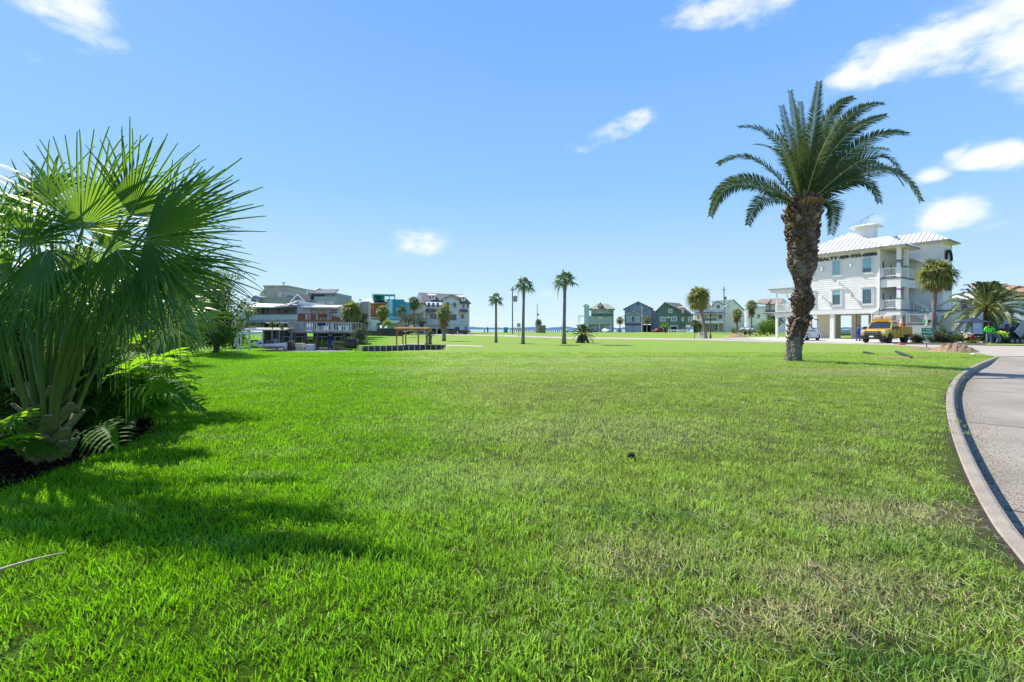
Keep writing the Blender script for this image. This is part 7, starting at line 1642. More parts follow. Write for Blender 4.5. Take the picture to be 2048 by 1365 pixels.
def suv(name, label, cat, loc, rz, paint_, L=4.5, W_=1.85, H=1.62, group=None, wheels_r=.34, glass=CGL, pickup=False):
    r = thing(name, label, cat, loc, rz, group); f = L * .2; wb = L * .59; hw = W_ / 2
    loft(r, 'body', [(f + .02, hw * .80, hw * .78, .42, .74), (f - .12, hw * .95, hw * .9, .30, .86), (-.30, hw, hw * .94, .24, 1.0), (-wb * .6, hw, hw * .95, .24, 1.02), (-wb - .45, hw * .98, hw * .93, .28, 1.04), (-L + f, hw * .86, hw * .84, .42, .98)], paint_, .05)
    if not pickup:
        loft(r, 'roof', [(-.32, hw * .90, hw * .86, .95, 1.0), (-1.05, hw * .92, hw * .72, .95, H - .06), (-1.7, hw * .92, hw * .74, .95, H), (-wb - .1, hw * .92, hw * .73, .95, H - .04), (-L + f + .25, hw * .88, hw * .68, .95, H - .22), (-L + f + .04, hw * .84, hw * .8, .95, 1.0)], paint_, .03)
        sp = [[(-.62, .99), (-1.14, 1.47), (-1.62, 1.51), (-1.62, .99)], [(-1.7, .99), (-1.7, 1.51), (-wb + .1, 1.5), (-wb + .1, .99)], [(-wb + .02, .99), (-wb + .02, 1.49), (-L + f + .55, 1.38), (-L + f + .42, 1.02)]]
        k = H / 1.62
    else:
        loft(r, 'roof', [(-.32, hw * .90, hw * .86, .95, 1.0), (-.95, hw * .92, hw * .74, .95, H), (-1.9, hw * .92, hw * .74, .95, H), (-2.05, hw * .9, hw * .85, .95, 1.1)], paint_, .03); sp = [[(-.6, .99), (-1.0, 1.47), (-1.85, 1.5), (-1.95, .99)]]; k = H / 1.62
    for sg in (1, -1):
        for q in sp:
            pts = [(x, sg * (hw * .925 - (z - 1.0) * .32 * hw) if z > 1.1 else sg * hw * .945, z * k if z > 1.1 else z + .03) for x, z in q]; plate(r, 'side_window', pts if sg < 0 else pts[::-1], glass, .015)
        wheel(r, 0, sg * (hw - .12), wheels_r, .22); wheel(r, -wb, sg * (hw - .12), wheels_r, .22)
        m = MB(); m.box(-.75, -.6, sg * hw, sg * (hw + .17), .98, 1.12); m.build('mirror', paint_, r)
        l = MB(); l.box(f - .18, f - .0, sg * hw * .55, sg * hw * .88, .66, .80); l.build('headlight', LAMP, r); l = MB(); l.box(-L + f - .02, -L + f + .12, sg * hw * .60, sg * hw * .88, .75, .95); l.build('tail_light', REDL, r)
        a = MB()
        for xx in (0, -wb):
            for q in range(9): t0, t1 = math.pi * q / 9, math.pi * (q + 1) / 9; rr = wheels_r + .06; a.beam((xx + rr * math.cos(t0), sg * hw * .99, wheels_r + rr * math.sin(t0)), (xx + rr * math.cos(t1), sg * hw * .99, wheels_r + rr * math.sin(t1)), .05, .06, up=(0, 1, 0))
        a.box(-wb + .4, -.4, sg * hw * .95, sg * hw * 1.01, .24, .34); a.build('wheel_arch', BLKP, r)
    plate(r, 'windscreen', [(-.42, -hw * .80, 1.03), (-.42, hw * .80, 1.03), (-1.0, hw * .68, H - .1), (-1.0, -hw * .68, H - .1)], glass, .015)
    g = MB(); g.box(f - .02, f + .04, -hw * .5, hw * .5, .52, .74); g.box(f - .1, f + .05, -hw * .78, hw * .78, .30, .42); g.build('grille', BLKP, r)
    return r
suv('suv', 'white sport utility vehicle parked behind the date palm trunk', 'car', (33.5, 52.9, T(33, 52) + .02), math.atan2(.58, .815), CARW)
bpy.data.objects['suv'].location = (32.3 + 2.7 * .815 - .8 * .58, 50.4 + 2.7 * .58 + .8 * .815, .36)
def px_car(*a, px=0, D=50, py=None, zb=None, **k):
    z = T(wx(px, D), D) + .01 if zb is None else zb
    return suv(a[0], a[1], a[2], (wx(px, D), D, z), a[3], a[4], **k)
BLC = mat('car_black', (0.02, 0.022, 0.026), .25, (0.03, 0.03, 0.035), coat=.6); BLU = mat('car_blue', (0.03, 0.05, 0.10), .25, coat=.5); RDC = mat('jeep_red', (0.22, 0.02, 0.02), .35, coat=.3)
px_car('pickup_truck', 'white pickup truck with a broad grille under the navy canopy', 'pickup', R(-118), CARW, px=1947, D=50, L=5.2, W_=2.0, H=1.85, pickup=True, wheels_r=.4)
px_car('sports_boat_car', 'dark shiny car behind the workers at the picture edge', 'car', R(175), BLU, px=2052, D=47, L=4.4, H=1.4) if False else px_car('parked_car', 'dark shiny blue car just beyond the workers machine', 'car', R(172), BLU, px=2030, D=48, L=4.6, H=1.5)
px_car('pickup_truck', 'black pickup truck parked at the large white house among cones', 'pickup', R(170), BLC, px=905, D=112, L=5.4, W_=2.0, H=1.8, pickup=True, wheels_r=.4)
px_car('parked_car', 'dark car in the driveway of the sage green house', 'car', R(-60), BLC, px=1187, D=188, L=4.6)
px_car('parked_car', 'white car in front of the sage green house garage', 'car', R(-70), CARW, px=1216, D=185, L=4.4, H=1.5)
px_car('off_road_car', 'red off road car with a white top beside the dark green house', 'car', R(200), RDC, px=1310, D=180, L=4.2, H=1.7)
px_car('parked_car', 'white car by the fence at the far left of the sage green house', 'car', R(10), CARW, px=1146, D=192, L=4.4, H=1.5)

# ---- people
SKIN = mat('skin_brown', (0.20, 0.10, 0.06), .6, (0.17, 0.085, 0.05)); HAIR = mat('hair_black', (0.012, 0.01, 0.01), .7)
def skin_mesh(verts, edges, radii, root_i=0, sub=2, hands=(), feet=()):
    me = bpy.data.meshes.new('s'); me.from_pydata(verts, edges, []); o = bpy.data.objects.new('s', me); COL.objects.link(o)
    sk = o.modifiers.new('skin', 'SKIN'); sk.use_smooth_shade = True
    for i, v in enumerate(me.skin_vertices[0].data): v.radius = radii[i] if isinstance(radii[i], tuple) else (radii[i], radii[i]); v.use_root = (i == root_i)
    ss = o.modifiers.new('sub', 'SUBSURF'); ss.levels = sub; ss.render_levels = sub
    dg = bpy.context.evaluated_depsgraph_get(); out = bpy.data.meshes.new_from_object(o.evaluated_get(dg)); bpy.data.objects.remove(o)
    return out
def person(label, loc, rz, J, shirt, trousers, boots, hat=None, group=None, long_sleeve=False, vest=None):
    """J: joints in metres, local, facing -y"""
    r = thing('person', label, 'person', loc, rz, group)
    names = ['pelvis', 'waist', 'chest', 'neck', 'head0', 'head', 'crown', 'shl', 'ell', 'wrl', 'hal', 'shr', 'elr', 'wrr', 'har', 'hil', 'knl', 'anl', 'tol', 'hir', 'knr', 'anr', 'tor']
    ix = {n: i for i, n in enumerate(names)}; V = [J[n] for n in names]
    E = [('pelvis', 'waist'), ('waist', 'chest'), ('chest', 'neck'), ('neck', 'head0'), ('head0', 'head'), ('head', 'crown'), ('chest', 'shl'), ('shl', 'ell'), ('ell', 'wrl'), ('wrl', 'hal'), ('chest', 'shr'), ('shr', 'elr'), ('elr', 'wrr'), ('wrr', 'har'), ('pelvis', 'hil'), ('hil', 'knl'), ('knl', 'anl'), ('anl', 'tol'), ('pelvis', 'hir'), ('hir', 'knr'), ('knr', 'anr'), ('anr', 'tor')]
    Rd = dict(pelvis=(.145, .11), waist=(.13, .10), chest=(.165, .11), neck=(.055, .055), head0=(.07, .075), head=(.078, .095), crown=(.055, .07), shl=.062, ell=.042, wrl=.028, hal=.032, shr=.062, elr=.042, wrr=.028, har=.032, hil=.085, knl=.058, anl=.042, tol=.04, hir=.085, knr=.058, anr=.042, tor=.04)
    me = skin_mesh(V, [(ix[a], ix[b]) for a, b in E], [Rd[n] for n in names])
    # fingers, nose, ears and eyes are grown onto the same body mesh
    mb = MB(); mb.v = [tuple(v.co) for v in me.vertices]; mb.f = [tuple(p.vertices) for p in me.polygons]; mb.m = [0] * len(mb.f)
    for w, h in (('wrl', 'hal'), ('wrr', 'har')):
        a, b = Vector(J[w]), Vector(J[h]); d = (b - a).normalized(); s = d.cross(Vector((0, 1, .2))).normalized(); n = s.cross(d)
        for k, l in enumerate((.062, .072, .068, .052)): p = b + d * .01 + s * (k - 1.5) * .019; mb.tube([p, p + d * l * .5 + n * .006, p + d * l + n * .026], [.0095, .0085, .006], 6)
        p = b - d * .03 + s * -.03; mb.tube([p, p - s * .03 + d * .02, p - s * .04 + d * .05], [.011, .010, .007], 6)
    H = Vector(J['head']); C_ = Vector(J['crown']); up = (C_ - H).normalized(); fw = Vector((0, -1, 0)); fw = (fw - up * fw.dot(up)).normalized(); sd = fw.cross(up)
    mb.tube([H + fw * .085 + up * .01, H + fw * .112 - up * .022, H + fw * .088 - up * .03], [.009, .015, .010], 6)
    for q in (-1, 1): mb.ball(H + sd * q * .082 - up * .005, .022, 6, 5, (.5, 1, 1.2)); 
    mb.tube([H + fw * .09 - sd * .025 - up * .055, H + fw * .096 - up * .056, H + fw * .09 + sd * .025 - up * .055], .006, 5)
    mb.build('body', SKIN, r, smooth=True)
    e = MB(); [e.ball(H + fw * .088 + sd * q * .032 + up * .012, .011, 6, 5) for q in (-1, 1)]; e.build('eye', HAIR, r)
    hm = MB(); hm.ball(H + up * .045 - fw * .012, .098, 12, 8, (.9, 1.05, .82)); 
    if hat: hm.box(*[0] * 6) if False else hm.prism([((H + up * .05).x + a, (H + up * .05).y + b) for a, b in [(.09 * math.cos(t), -.10 + .10 * math.sin(t) - .03) for t in [2 * math.pi * k / 12 for k in range(12)]]], H.z + .05, H.z + .065, 'z')
    hm.build('cap' if hat else 'hair', hat or HAIR, r, smooth=True)
    sn = ['pelvis', 'waist', 'chest', 'neck', 'shl', 'ell', 'shr', 'elr'] + (['wrl', 'wrr'] if long_sleeve else []); V2 = [Vector(J[n]) for n in sn]; V2[0] = Vector(J['pelvis']) + Vector((0, 0, .01)); V2[3] = Vector(J['chest']).lerp(Vector(J['neck']), .65)
    if not long_sleeve: V2[5] = Vector(J['shl']).lerp(Vector(J['ell']), .75); V2[7] = Vector(J['shr']).lerp(Vector(J['elr']), .75)
    ES = [(0, 1), (1, 2), (2, 3), (2, 4), (4, 5), (2, 6), (6, 7)] + ([(5, 8), (7, 9)] if long_sleeve else []); RS = [(.175, .14), (.165, .135), (.19, .14), (.075, .075), .085, .064, .085, .064] + ([.045, .045] if long_sleeve else [])
    me = skin_mesh([tuple(v) for v in V2], ES, RS, 1); me.materials.clear(); me.materials.append(shirt); o = bpy.data.objects.new('shirt', me); COL.objects.link(o); o.parent = r
    if vest:
        me = skin_mesh([tuple(V2[0] + Vector((0, 0, .04))), tuple(V2[1]), tuple(V2[2])], [(0, 1), (1, 2)], [(.185, .15), (.178, .145), (.198, .15)], 1); me.materials.append(vest); o = bpy.data.objects.new('vest', me); COL.objects.link(o); o.parent = r
    tn = ['pelvis', 'hil', 'knl', 'anl', 'hir', 'knr', 'anr']; me = skin_mesh([J[n] for n in tn], [(0, 1), (1, 2), (2, 3), (0, 4), (4, 5), (5, 6)], [(.165, .13), .105, .078, .066, .105, .078, .066], 0); me.materials.append(trousers); o = bpy.data.objects.new('trousers', me); COL.objects.link(o); o.parent = r
    for a, t in (('anl', 'tol'), ('anr', 'tor')):
        b = MB(); A, Tt = Vector(J[a]), Vector(J[t]); z0 = min(A.z, Tt.z) - .055; b.tube([A + Vector((0, .05, -.02)), A + Vector((0, 0, -.025)), Tt + Vector((0, -.02, -.005)), Tt + Vector((0, -.06, -.012))], [.05, .055, .05, .03], 8); b.build('boot', boots, r)
    return r
STAND = dict(pelvis=(0, 0, .95), waist=(0, 0, 1.10), chest=(0, 0, 1.34), neck=(0, -.01, 1.50), head0=(0, -.015, 1.56), head=(0, -.03, 1.64), crown=(0, -.02, 1.74), shl=(.20, 0, 1.42), ell=(.34, .02, 1.18), wrl=(.24, -.10, 1.02), hal=(.19, -.13, .98), shr=(-.20, 0, 1.42), elr=(-.36, .04, 1.20), wrr=(-.22, -.06, 1.04), har=(-.17, -.09, 1.01), hil=(.10, 0, .90), knl=(.13, -.02, .49), anl=(.16, .02, .09), tol=(.18, -.14, .06), hir=(-.10, 0, .90), knr=(-.15, -.03, .49), anr=(-.20, .02, .09), tor=(-.23, -.13, .06))
GREEN = mat('shirt_neon_green', (0.10, 0.80, 0.03), .8, (0.08, 0.68, 0.03)); JEANS = mat('jeans_blue', (0.10, 0.14, 0.24), .9, (0.16, 0.19, 0.28), scale=6); LIME = mat('vest_lime', (0.60, 0.85, 0.03), .8, (0.5, 0.78, 0.03)); BOOTM = mat('work_boot', (0.10, 0.06, 0.035), .8); ROYAL = mat('royal_blue', (0.02, 0.04, 0.42), .8); NAVYC = mat('navy_cloth_dark', (0.015, 0.02, 0.05), .85)
def people():
    D = 40.3; p = Wp(1978, 0, D); z = T(p.x, D) + .0
    person('worker in a bright green shirt and jeans standing with a hand on the hip', (p.x, D, z), R(165), STAND, GREEN, JEANS, BOOTM, None, 'workers by the machine', True)
    B = dict(STAND); B.update(pelvis=(0, .22, .86), waist=(0, .10, .96), chest=(0, -.18, 1.02), neck=(0, -.36, 1.0), head0=(0, -.41, .98), head=(0, -.48, .94), crown=(0, -.57, .90), shl=(.18, -.26, 1.0), ell=(.22, -.34, .74), wrl=(.15, -.48, .56), hal=(.13, -.52, .50), shr=(-.18, -.26, 1.0), elr=(-.24, -.36, .74), wrr=(-.15, -.50, .58), har=(-.13, -.54, .52), hil=(.1, .2, .82), knl=(.14, .0, .46), anl=(.15, .12, .09), tol=(.16, -.04, .06), hir=(-.1, .2, .82), knr=(-.14, .0, .46), anr=(-.15, .12, .09), tor=(-.16, -.04, .06))
    D = 40.0; p = Wp(1999, 0, D); person('worker in a lime yellow vest bending down at the machine', (p.x, D, T(p.x, D)), R(70), B, LIME, JEANS, BOOTM, LIME, 'workers by the machine', True, LIME)
    W1 = dict(STAND); W1.update(knl=(.12, -.14, .50), anl=(.12, -.10, .10), tol=(.12, -.26, .07), anr=(-.12, .22, .12), tor=(-.12, .10, .06), knr=(-.12, .06, .5), ell=(.28, .08, 1.16), wrl=(.26, -.02, .94), hal=(.26, -.05, .88), elr=(-.28, -.08, 1.16), wrr=(-.26, -.2, 1.0), har=(-.25, -.25, .97))
    D = 49.5; p = Wp(1717, 0, D); person('person in a royal blue top walking behind the yellow truck', (p.x, D, T(p.x, D)), R(60), W1, ROYAL, ROYAL, BOOTM, None, None, True)
    W2 = dict(STAND); W2.update(ell=(.24, .06, 1.16), wrl=(.22, -.02, .92), hal=(.22, -.04, .86), elr=(-.24, .06, 1.16), wrr=(-.22, -.04, .92), har=(-.22, -.06, .86))
    D = 45.0; p = Wp(661, 0, D); person('person in dark top and blue trousers standing under the canal deck', (p.x, D, -.40), R(10), W2, NAVYC, ROYAL, BOOTM, HAIR, None, True)
people()

# ---- the workers' machine: tilted slatted dump trailer on a small tracked carrier
def machine():
    D = 41.0; p = Wp(2016, 0, D); r = thing('mini_loader', 'black compact loader with a tipped slatted body beside the workers', 'loader', (p.x, D, T(p.x, D)), R(6)); s = D / F
    m = MB()
    for y in (-.55, .55): m.prism([(-.75, .12), (-.62, .0), (.62, .0), (.78, .14), (.72, .42), (.5, .5), (-.55, .5), (-.75, .38)], y - .13, y + .13)
    m.build('track', RUB, r, bevel=.02); m = MB(); m.box(-.6, .55, -.42, .42, .3, .95); m.box(-.55, -.1, -.4, .4, .95, 1.35); m.build('chassis', BLKP, r, bevel=.03)
    for y in (-.55, .55): m = MB(); [m.lathe([(.15, y - .16), (.15, y + .16)], (x, 0, .22), 12, 'y') for x in (-.5, 0, .5)]; m.build('roller', GUT, r)
    m = MB(); [m.box(x - .12, x + .12, y - .1, y + .1, .3, 1.72) for x, y in ((-.68, -.45), (.35, -.5))]; m.box(-.68, .35, -.5, -.4, 1.1, 1.22); m.build('mast', BLKP, r, bevel=.02)
    m = MB(); A, B_ = Vector((.25, -.7, .55)), Vector((1.15, -.7, 1.55)); d = (B_ - A).normalized(); n = Vector((-d.z, 0, d.x))
    for k in range(5): o = n * (k * .17); m.beam(A + o, B_ + o, .05, .12); m.beam(A + o + Vector((0, 1.3, 0)), B_ + o + Vector((0, 1.3, 0)), .05, .12)
    m.build('slatted_side', mat('slat_grey', (.35, .38, .44), .5), r); m = MB(); m.beam(A + Vector((0, .65, 0)) - n * .06, B_ + Vector((0, .65, 0)) - n * .06, 1.36, .05); m.beam(B_ + Vector((0, .65, 0)), B_ + Vector((0, .65, 0)) + n * .8, 1.36, .05, up=(0, 1, 0)) if False else None; m.build('tipper_floor', BLKP, r)
    m = MB(); m.tube([(-.1, 0, 1.2), (.5, 0, 1.0), (.75, 0, 1.15)], .05, 7); m.tube([(-.35, -.2, 1.35), (-.5, -.2, 1.62), (-.35, -.2, 1.7)], .025, 6); m.tube([(-.35, .2, 1.35), (-.5, .2, 1.62), (-.35, .2, 1.7)], .025, 6); m.build('hydraulic_arm', CHR, r)
machine()
def street_things():
    # sign post with green direction sign, street names and the back of a stop sign
    D = 31.2; s = F / D; x = wx(1853, D); z0 = T(x, D); r = thing('street_sign_post', 'sign post with green street names, green arrow sign and back of a stop sign', 'sign post', (x, D, z0)); Z = lambda py: zz(py, D) - z0; X = lambda px: (px - 1853) / s
    SG = mat('sign_green', (0.01, 0.19, 0.12), .5, (0.01, 0.17, 0.10)); m = MB(); m.tube([(0, 0, 0), (0, 0, Z(622))], .035, 8); m.build('post', GAL, r)
    m = MB(); m.box(X(1842), X(1865.5), -.06, -.04, Z(674), Z(657)); a = m.build('arrow_sign', SG, r); m = MB(); m.box(X(1841.3), X(1866.2), -.045, -.035, Z(674.6), Z(656.4)); m.build('sign_border', mat('sign_edge', (.35, .55, .48), .5), a)
    letters('lettering', 'MARINA', a, X(1850.5), X(1861), Z(661), -.062, .2, WH, .004, .006, height=.07); letters('lettering', 'HARBOUR', a, X(1843), X(1862.5), Z(666), -.062, .2, WH, .004, .006, height=.085)
    m = MB(); m.box(X(1848), X(1855.5), -.068, -.062, Z(671.9), Z(671.1)); m.prism([(X(1845), Z(671.5)), (X(1848.2), Z(670)), (X(1848.2), Z(673))], -.068, -.062); m.box(X(1860), X(1863), -.068, -.062, Z(671.5), Z(670.3)); m.box(X(1844.5), X(1846.5), -.068, -.062, Z(660), Z(658.5)); m.build('arrow', WH, a)
    m = MB(); m.box(X(1839.5), X(1870), -.02, .0, Z(624.2), Z(618.3)); b = m.build('street_name_sign', SG, r); letters('lettering', 'W  TIKI  DR', b, X(1841), X(1868.5), Z(623.2), -.022, .2, WH, .004, .008, height=.13)
    MR = Matrix.Rotation(R(82), 4, 'Z'); m = MB(); m.box(-.4, .4, -.01, .01, Z(646), Z(640.8), MR); m.build('cross_street_sign', SG, r)
    M2 = Matrix.Rotation(R(62), 4, 'Z'); m = MB(); pr = [(.40 * math.cos(math.pi / 8 + k * math.pi / 4), Z(641) + .46 * math.sin(math.pi / 8 + k * math.pi / 4)) for k in range(8)]; n0 = len(m.v); m.prism(pr, .02, .035); m.v = [tuple(M2 @ Vector(v)) for v in m.v]; m.build('stop_sign_back', mat('sign_back', (.30, .29, .28), .5, (.22, .21, .20)), r)
    # hydrant
    D = 42.5; x = wx(1945, D); z0 = T(x, D); r = thing('fire_hydrant', 'red fire hydrant among the bushes by the street', 'hydrant', (x, D, z0)); RD = mat('hydrant_red', (.50, .025, .03), .45, (.42, .02, .025)); m = MB(); m.lathe([(.16, 0), (.16, .06), (.12, .08), (.12, .48), (.17, .50), (.17, .56), (.14, .58), (.12, .70), (.05, .78), (.03, .84)], n=16); m.build('barrel', RD, r, smooth=False)
    for sg in (-1, 1): m = MB(); m.lathe([(.07, sg * .1), (.07, sg * .22), (.09, sg * .22), (.09, sg * .27), (.03, sg * .30)], (0, 0, .42), 10, 'x'); m.build('outlet', RD, r)
    m = MB(); m.lathe([(.09, -.1), (.09, -.22), (.11, -.22), (.11, -.27), (.03, -.30)], (0, 0, .36), 12, 'y'); m.build('outlet', RD, r)
    # navy canopy umbrella
    D = 45; x = wx(1944, D); z0 = T(x, D); r = thing('canopy_umbrella', 'wide navy blue umbrella on a dark pole by the white pickup', 'umbrella', (x, D, z0)); s = F / D; m = MB(); Rr = 32 / s; zt = zz(635.5, D) - z0; ze = zz(645, D) - z0
    for k in range(8): a0, a1 = 2 * math.pi * k / 8, 2 * math.pi * (k + 1) / 8; P = [Vector((0, 0, zt)), Vector((Rr * math.cos(a0), Rr * .8 * math.sin(a0), ze)), Vector((Rr * math.cos(a1), Rr * .8 * math.sin(a1), ze))]; roofslab(m, P, .02)
    m.build('canopy', mat('navy_canopy', (.02, .035, .075), .8), r); m = MB(); m.tube([(0, 0, 0), (0, 0, zt)], .04, 8)
    m.build('pole', BLKP, r); m = MB(); [m.tube([(0, 0, zt - .25), (Rr * .9 * math.cos(a), Rr * .72 * math.sin(a), ze + .02)], .012, 4) for a in [2 * math.pi * k / 8 for k in range(8)]]; m.build('ribs', BLKP, r)
    # bushes along the office front
    g = 'bushes along the white office'
    for i, (px, D, pt, pb, rp, mt, lb) in enumerate([(1838, 43.5, 668, 687, 14, SHB, 'bronze tinged bush at the left end of the row, behind the sign post'), (1866, 43, 662, 687, 16, SHB, 'bronze tinged bush right of the sign post'), (1890, 43, 668, 687, 15, SHB, 'bronze bush in the middle of the row by the street'), (1914, 43, 669, 687, 15, SHG, 'dark green bush left of the fire hydrant'), (1886, 44.5, 655, 672, 5, SHG, 'taller green shoot rising behind the bush row'), (1965, 44, 672, 687, 12, SHG, 'green bush right of the fire hydrant')]):
        bush('shrub', lb, px, D, pt, pb, rp, mt, 120 + i, 1300 if rp > 10 else 300, .14, g)
    bush('shrub', 'lime green low bush below the fire hydrant', 1945, 41.2, 681, 688, 9, SHL, 130, 500, .10)
    for i, (px, lb) in enumerate([(1919, 'white flowers left of the lime green bush'), (1959, 'white flowers right of the lime green bush'), (1854, 'white flowers at the foot of the sign post')]): bush('flowering_plant', lb, px, 41.3, 683, 688.5, 7, SHW, 140 + i, 160, .09, 'white flowers along the bushes', 'flowers')
    # dirt mound, debris, cup
    DM = mat('loose_dirt', (.42, .29, .17), 1, (.25, .17, .10), scale=9, bump=1.0); 
    def mound(label, px, py, rx, ry, h, seed):
        x, y, z = gnd(px, py); rs = np.random.RandomState(seed); n = 40; V = []; Fc = []
        for j in range(n):
            for i in range(n): u, v = i / (n - 1) * 2 - 1, j / (n - 1) * 2 - 1; q = max(0, 1 - (u * u + v * v)); V.append((u * rx, v * ry, h * q ** 1.1 * (1 + rs.uniform(-.3, .3) + .25 * math.sin(i * .9) * math.sin(j * .7)) - .03 + (rs.uniform(0, .05) if q > .02 else 0)))
        for j in range(n - 1):
            for i in range(n - 1): a = j * n + i; Fc.append((a, a + 1, a + 1 + n, a + n))
        o = npmesh('dirt_mound', V, Fc, DM); o.location = (x, y, z); tag(o, label, 'dirt pile')
    mound('sandy dirt mound at the street edge by the sign post', 1908, 704, 1.35, .9, .40, 1); mound('low scattered soil patch at the foot of the sign post', 1850, 700, 1.2, .7, .10, 2); mound('low brown dirt heap on the far lawn across the street', 1472, 675, 1.9, 1.6, .5, 3); mound('thin dirt spill on the lawn beside the black pipes', 1790, 716, 1.4, .5, .06, 4)
    for i, (a, b, rad, lb) in enumerate([((1792, 709), (1824, 718), .07, 'longer piece of black pipe lying on the lawn'), ((1726, 709), (1748, 710), .05, 'thin brown pipe piece lying on the lawn nearest the palm')]):
        A, B_ = Vector(gnd(*a)), Vector(gnd(*b)); m = MB(); m.tube([A + Vector((0, 0, rad + .08)), A.lerp(B_, .5) + Vector((0, 0, rad + .05)), B_ + Vector((0, 0, rad))], [rad, rad, rad * .7], 8); tag(m.build('pipe', BLKP if i == 0 else DKW), lb, 'pipe')
    x, y, z = gnd(1941, 711); m = MB(); m.lathe([(.05, 0), (.065, .16), (.055, .16), (.04, .01)], (0, 0, 0), 12); o = m.build('cup', WH); o.location = (x, y, z + .04); o.rotation_euler = (1.4, 0, .8); tag(o, 'white cup lying on the grass by the kerb end', 'cup')
    # utility poles, lamp post, signs
    WP = mat('pole_wood', (.17, .145, .12), .9, (.11, .09, .075), scale=4); PALE = mat('pole_pale', (.50, .50, .48), .8)
    def pole(label, px, D, pb, pt, w, m_, arm=None, tr=None, name='utility_pole'):
        s = F / D; z0 = zz(pb, D); H = zz(pt, D) - z0; r = thing(name, label, 'utility pole', (wx(px, D), D, z0)); m = MB(); m.tube([(0, 0, 0), (0, 0, H)], [w / s / 2, w / s / 2 * .75], 9); m.build('pole', m_, r)
        if arm: m = MB(); m.box(-arm / s, arm / s, -.06, .06, H * .93 - .06, H * .93 + .06); [m.lathe([(.05, 0), (.06, .12), (.02, .2)], (q * arm / s * .85, 0, H * .93 + .06), 7) for q in (-1, 1)]; m.build('crossarm', m_, r)
        if tr: m = MB(); m.lathe([(.1, 0), (.28, .05), (.28, .75), (.1, .85)], (.38, 0, H * tr), 10); m.build('transformer', GUT, r)
    pole('tall brown utility pole with a transformer left of the middle slender palm', 1025, 62, 668.5, 574, 2.6, WP, 3.4, .68); pole('distant grey utility pole above the small brown shed', 1074.5, 175, 666, 609, 1.6, mat('pole_grey', (.30, .32, .30), .8), None, .6)
    pole('pale pole in front of the blue gabled house', 1284, 165, 665.5, 612, 1.7, PALE); pole('utility pole with crossarm rising before the white porch house', 1448, 118, 667, 574, 2.6, mat('pole_grey2', (.24, .25, .27), .8), 4, .72)
    D = 63; s = F / D; z0 = zz(678.5, D); r = thing('lamp_post', 'black cast iron lamp post with a fluted base beside the leaning palm', 'lamp post', (wx(1421, D), D, z0)); H = zz(626, D) - z0; m = MB(); m.lathe([(.19, 0), (.19, .15), (.13, .25), (.12, .5), (.075, .6), (.05, .9), (.045, H - .6), (.07, H - .55)], n=12); m.build('post', BLKP, r); m = MB(); m.lathe([(.07, H - .55), (.13, H - .4), (.12, H - .12), (.03, H), (.01, H + .12)], n=10); m.build('lantern', BLKP, r); m = MB(); m.box(-.85, -.05, -.015, .015, H * .70, H * .78); m.box(.05, .8, -.015, .015, H * .70, H * .78); m.build('street_name_sign', SG, r)
    D = 60; s = F / D; z0 = zz(677.5, D); r = thing('property_sign', 'red and white property sign on a low frame by the leaning palm', 'sign', (wx(1403, D), D, z0)); k = 1 / s; m = MB(); [m.box(q * 5 * k - .03, q * 5 * k + .03, -.03, .03, 0, 12.5 * k) for q in (-1, 1)]; m.box(-5 * k, 5 * k, -.03, .03, 1.8 * k, 2.3 * k); m.build('frame', WH, r); m = MB(); m.box(-4.6 * k, 4.6 * k, -.05, -.03, 3 * k, 7 * k); m.build('lower_panel', WH, r); m = MB(); m.box(-4.6 * k, 4.6 * k, -.05, -.03, 7.05 * k, 11.8 * k); m.build('upper_panel', mat('sign_red', (.60, .22, .22), .6, (.72, .45, .45), scale=5), r)
    D = 72; s = F / D; z0 = zz(680, D) if False else T(0, 70); r = thing('road_sign', 'grey square sign above a round yellow sign seen left of the middle slender palm', 'road sign', (wx(1037.5, D), D, z0)); k = 1 / s; Z = lambda py: zz(py, D) - z0; m = MB(); m.tube([(0, 0, 0), (0, 0, Z(648))], .035, 6); m.build('post', GAL, r); m = MB(); m.box(-3.6 * k, 3.6 * k, -.06, -.04, Z(654.5), Z(647)); m.build('square_panel', mat('panel_grey', (.42, .42, .36), .6), r); m = MB(); m.lathe([(3.1 * k, -.06), (3.1 * k, -.04)], (.6 * k, 0, Z(659.7)), 16, 'y'); m.build('round_panel', mat('sign_yellow', (.62, .50, .04), .6), r)
    # portable toilet, shed, seaside railing, people-sized posts
    D = 165; s = F / D; k = 1 / s; z0 = T(0, D); r = thing('portable_toilet', 'teal portable toilet by the bay left of the utility pole', 'toilet', (wx(1011.5, D), D, z0)); Z = lambda py: zz(py, D) - z0; TL = mat('toilet_teal', (.02, .38, .36), .5, (.02, .32, .30)); m = MB(); m.box(-4.2 * k, 4.2 * k, -.6, .6, 0, Z(656)); m.build('cabin', TL, r); m = MB(); m.prism([(-4.5 * k, Z(656.3)), (4.5 * k, Z(656.3)), (3.6 * k, Z(654.8)), (-3.6 * k, Z(654.8))], -.7, .7); m.build('roof', mat('toilet_roof', (.10, .50, .48), .5), r); m = MB(); m.box(-1.0 * k, 2.6 * k, -.64, -.6, .1, Z(657.5)); m.box(3 * k, 3.6 * k, -.65, -.6, 0, Z(656)); m.build('door', mat('toilet_door', (.01, .28, .27), .5), r)
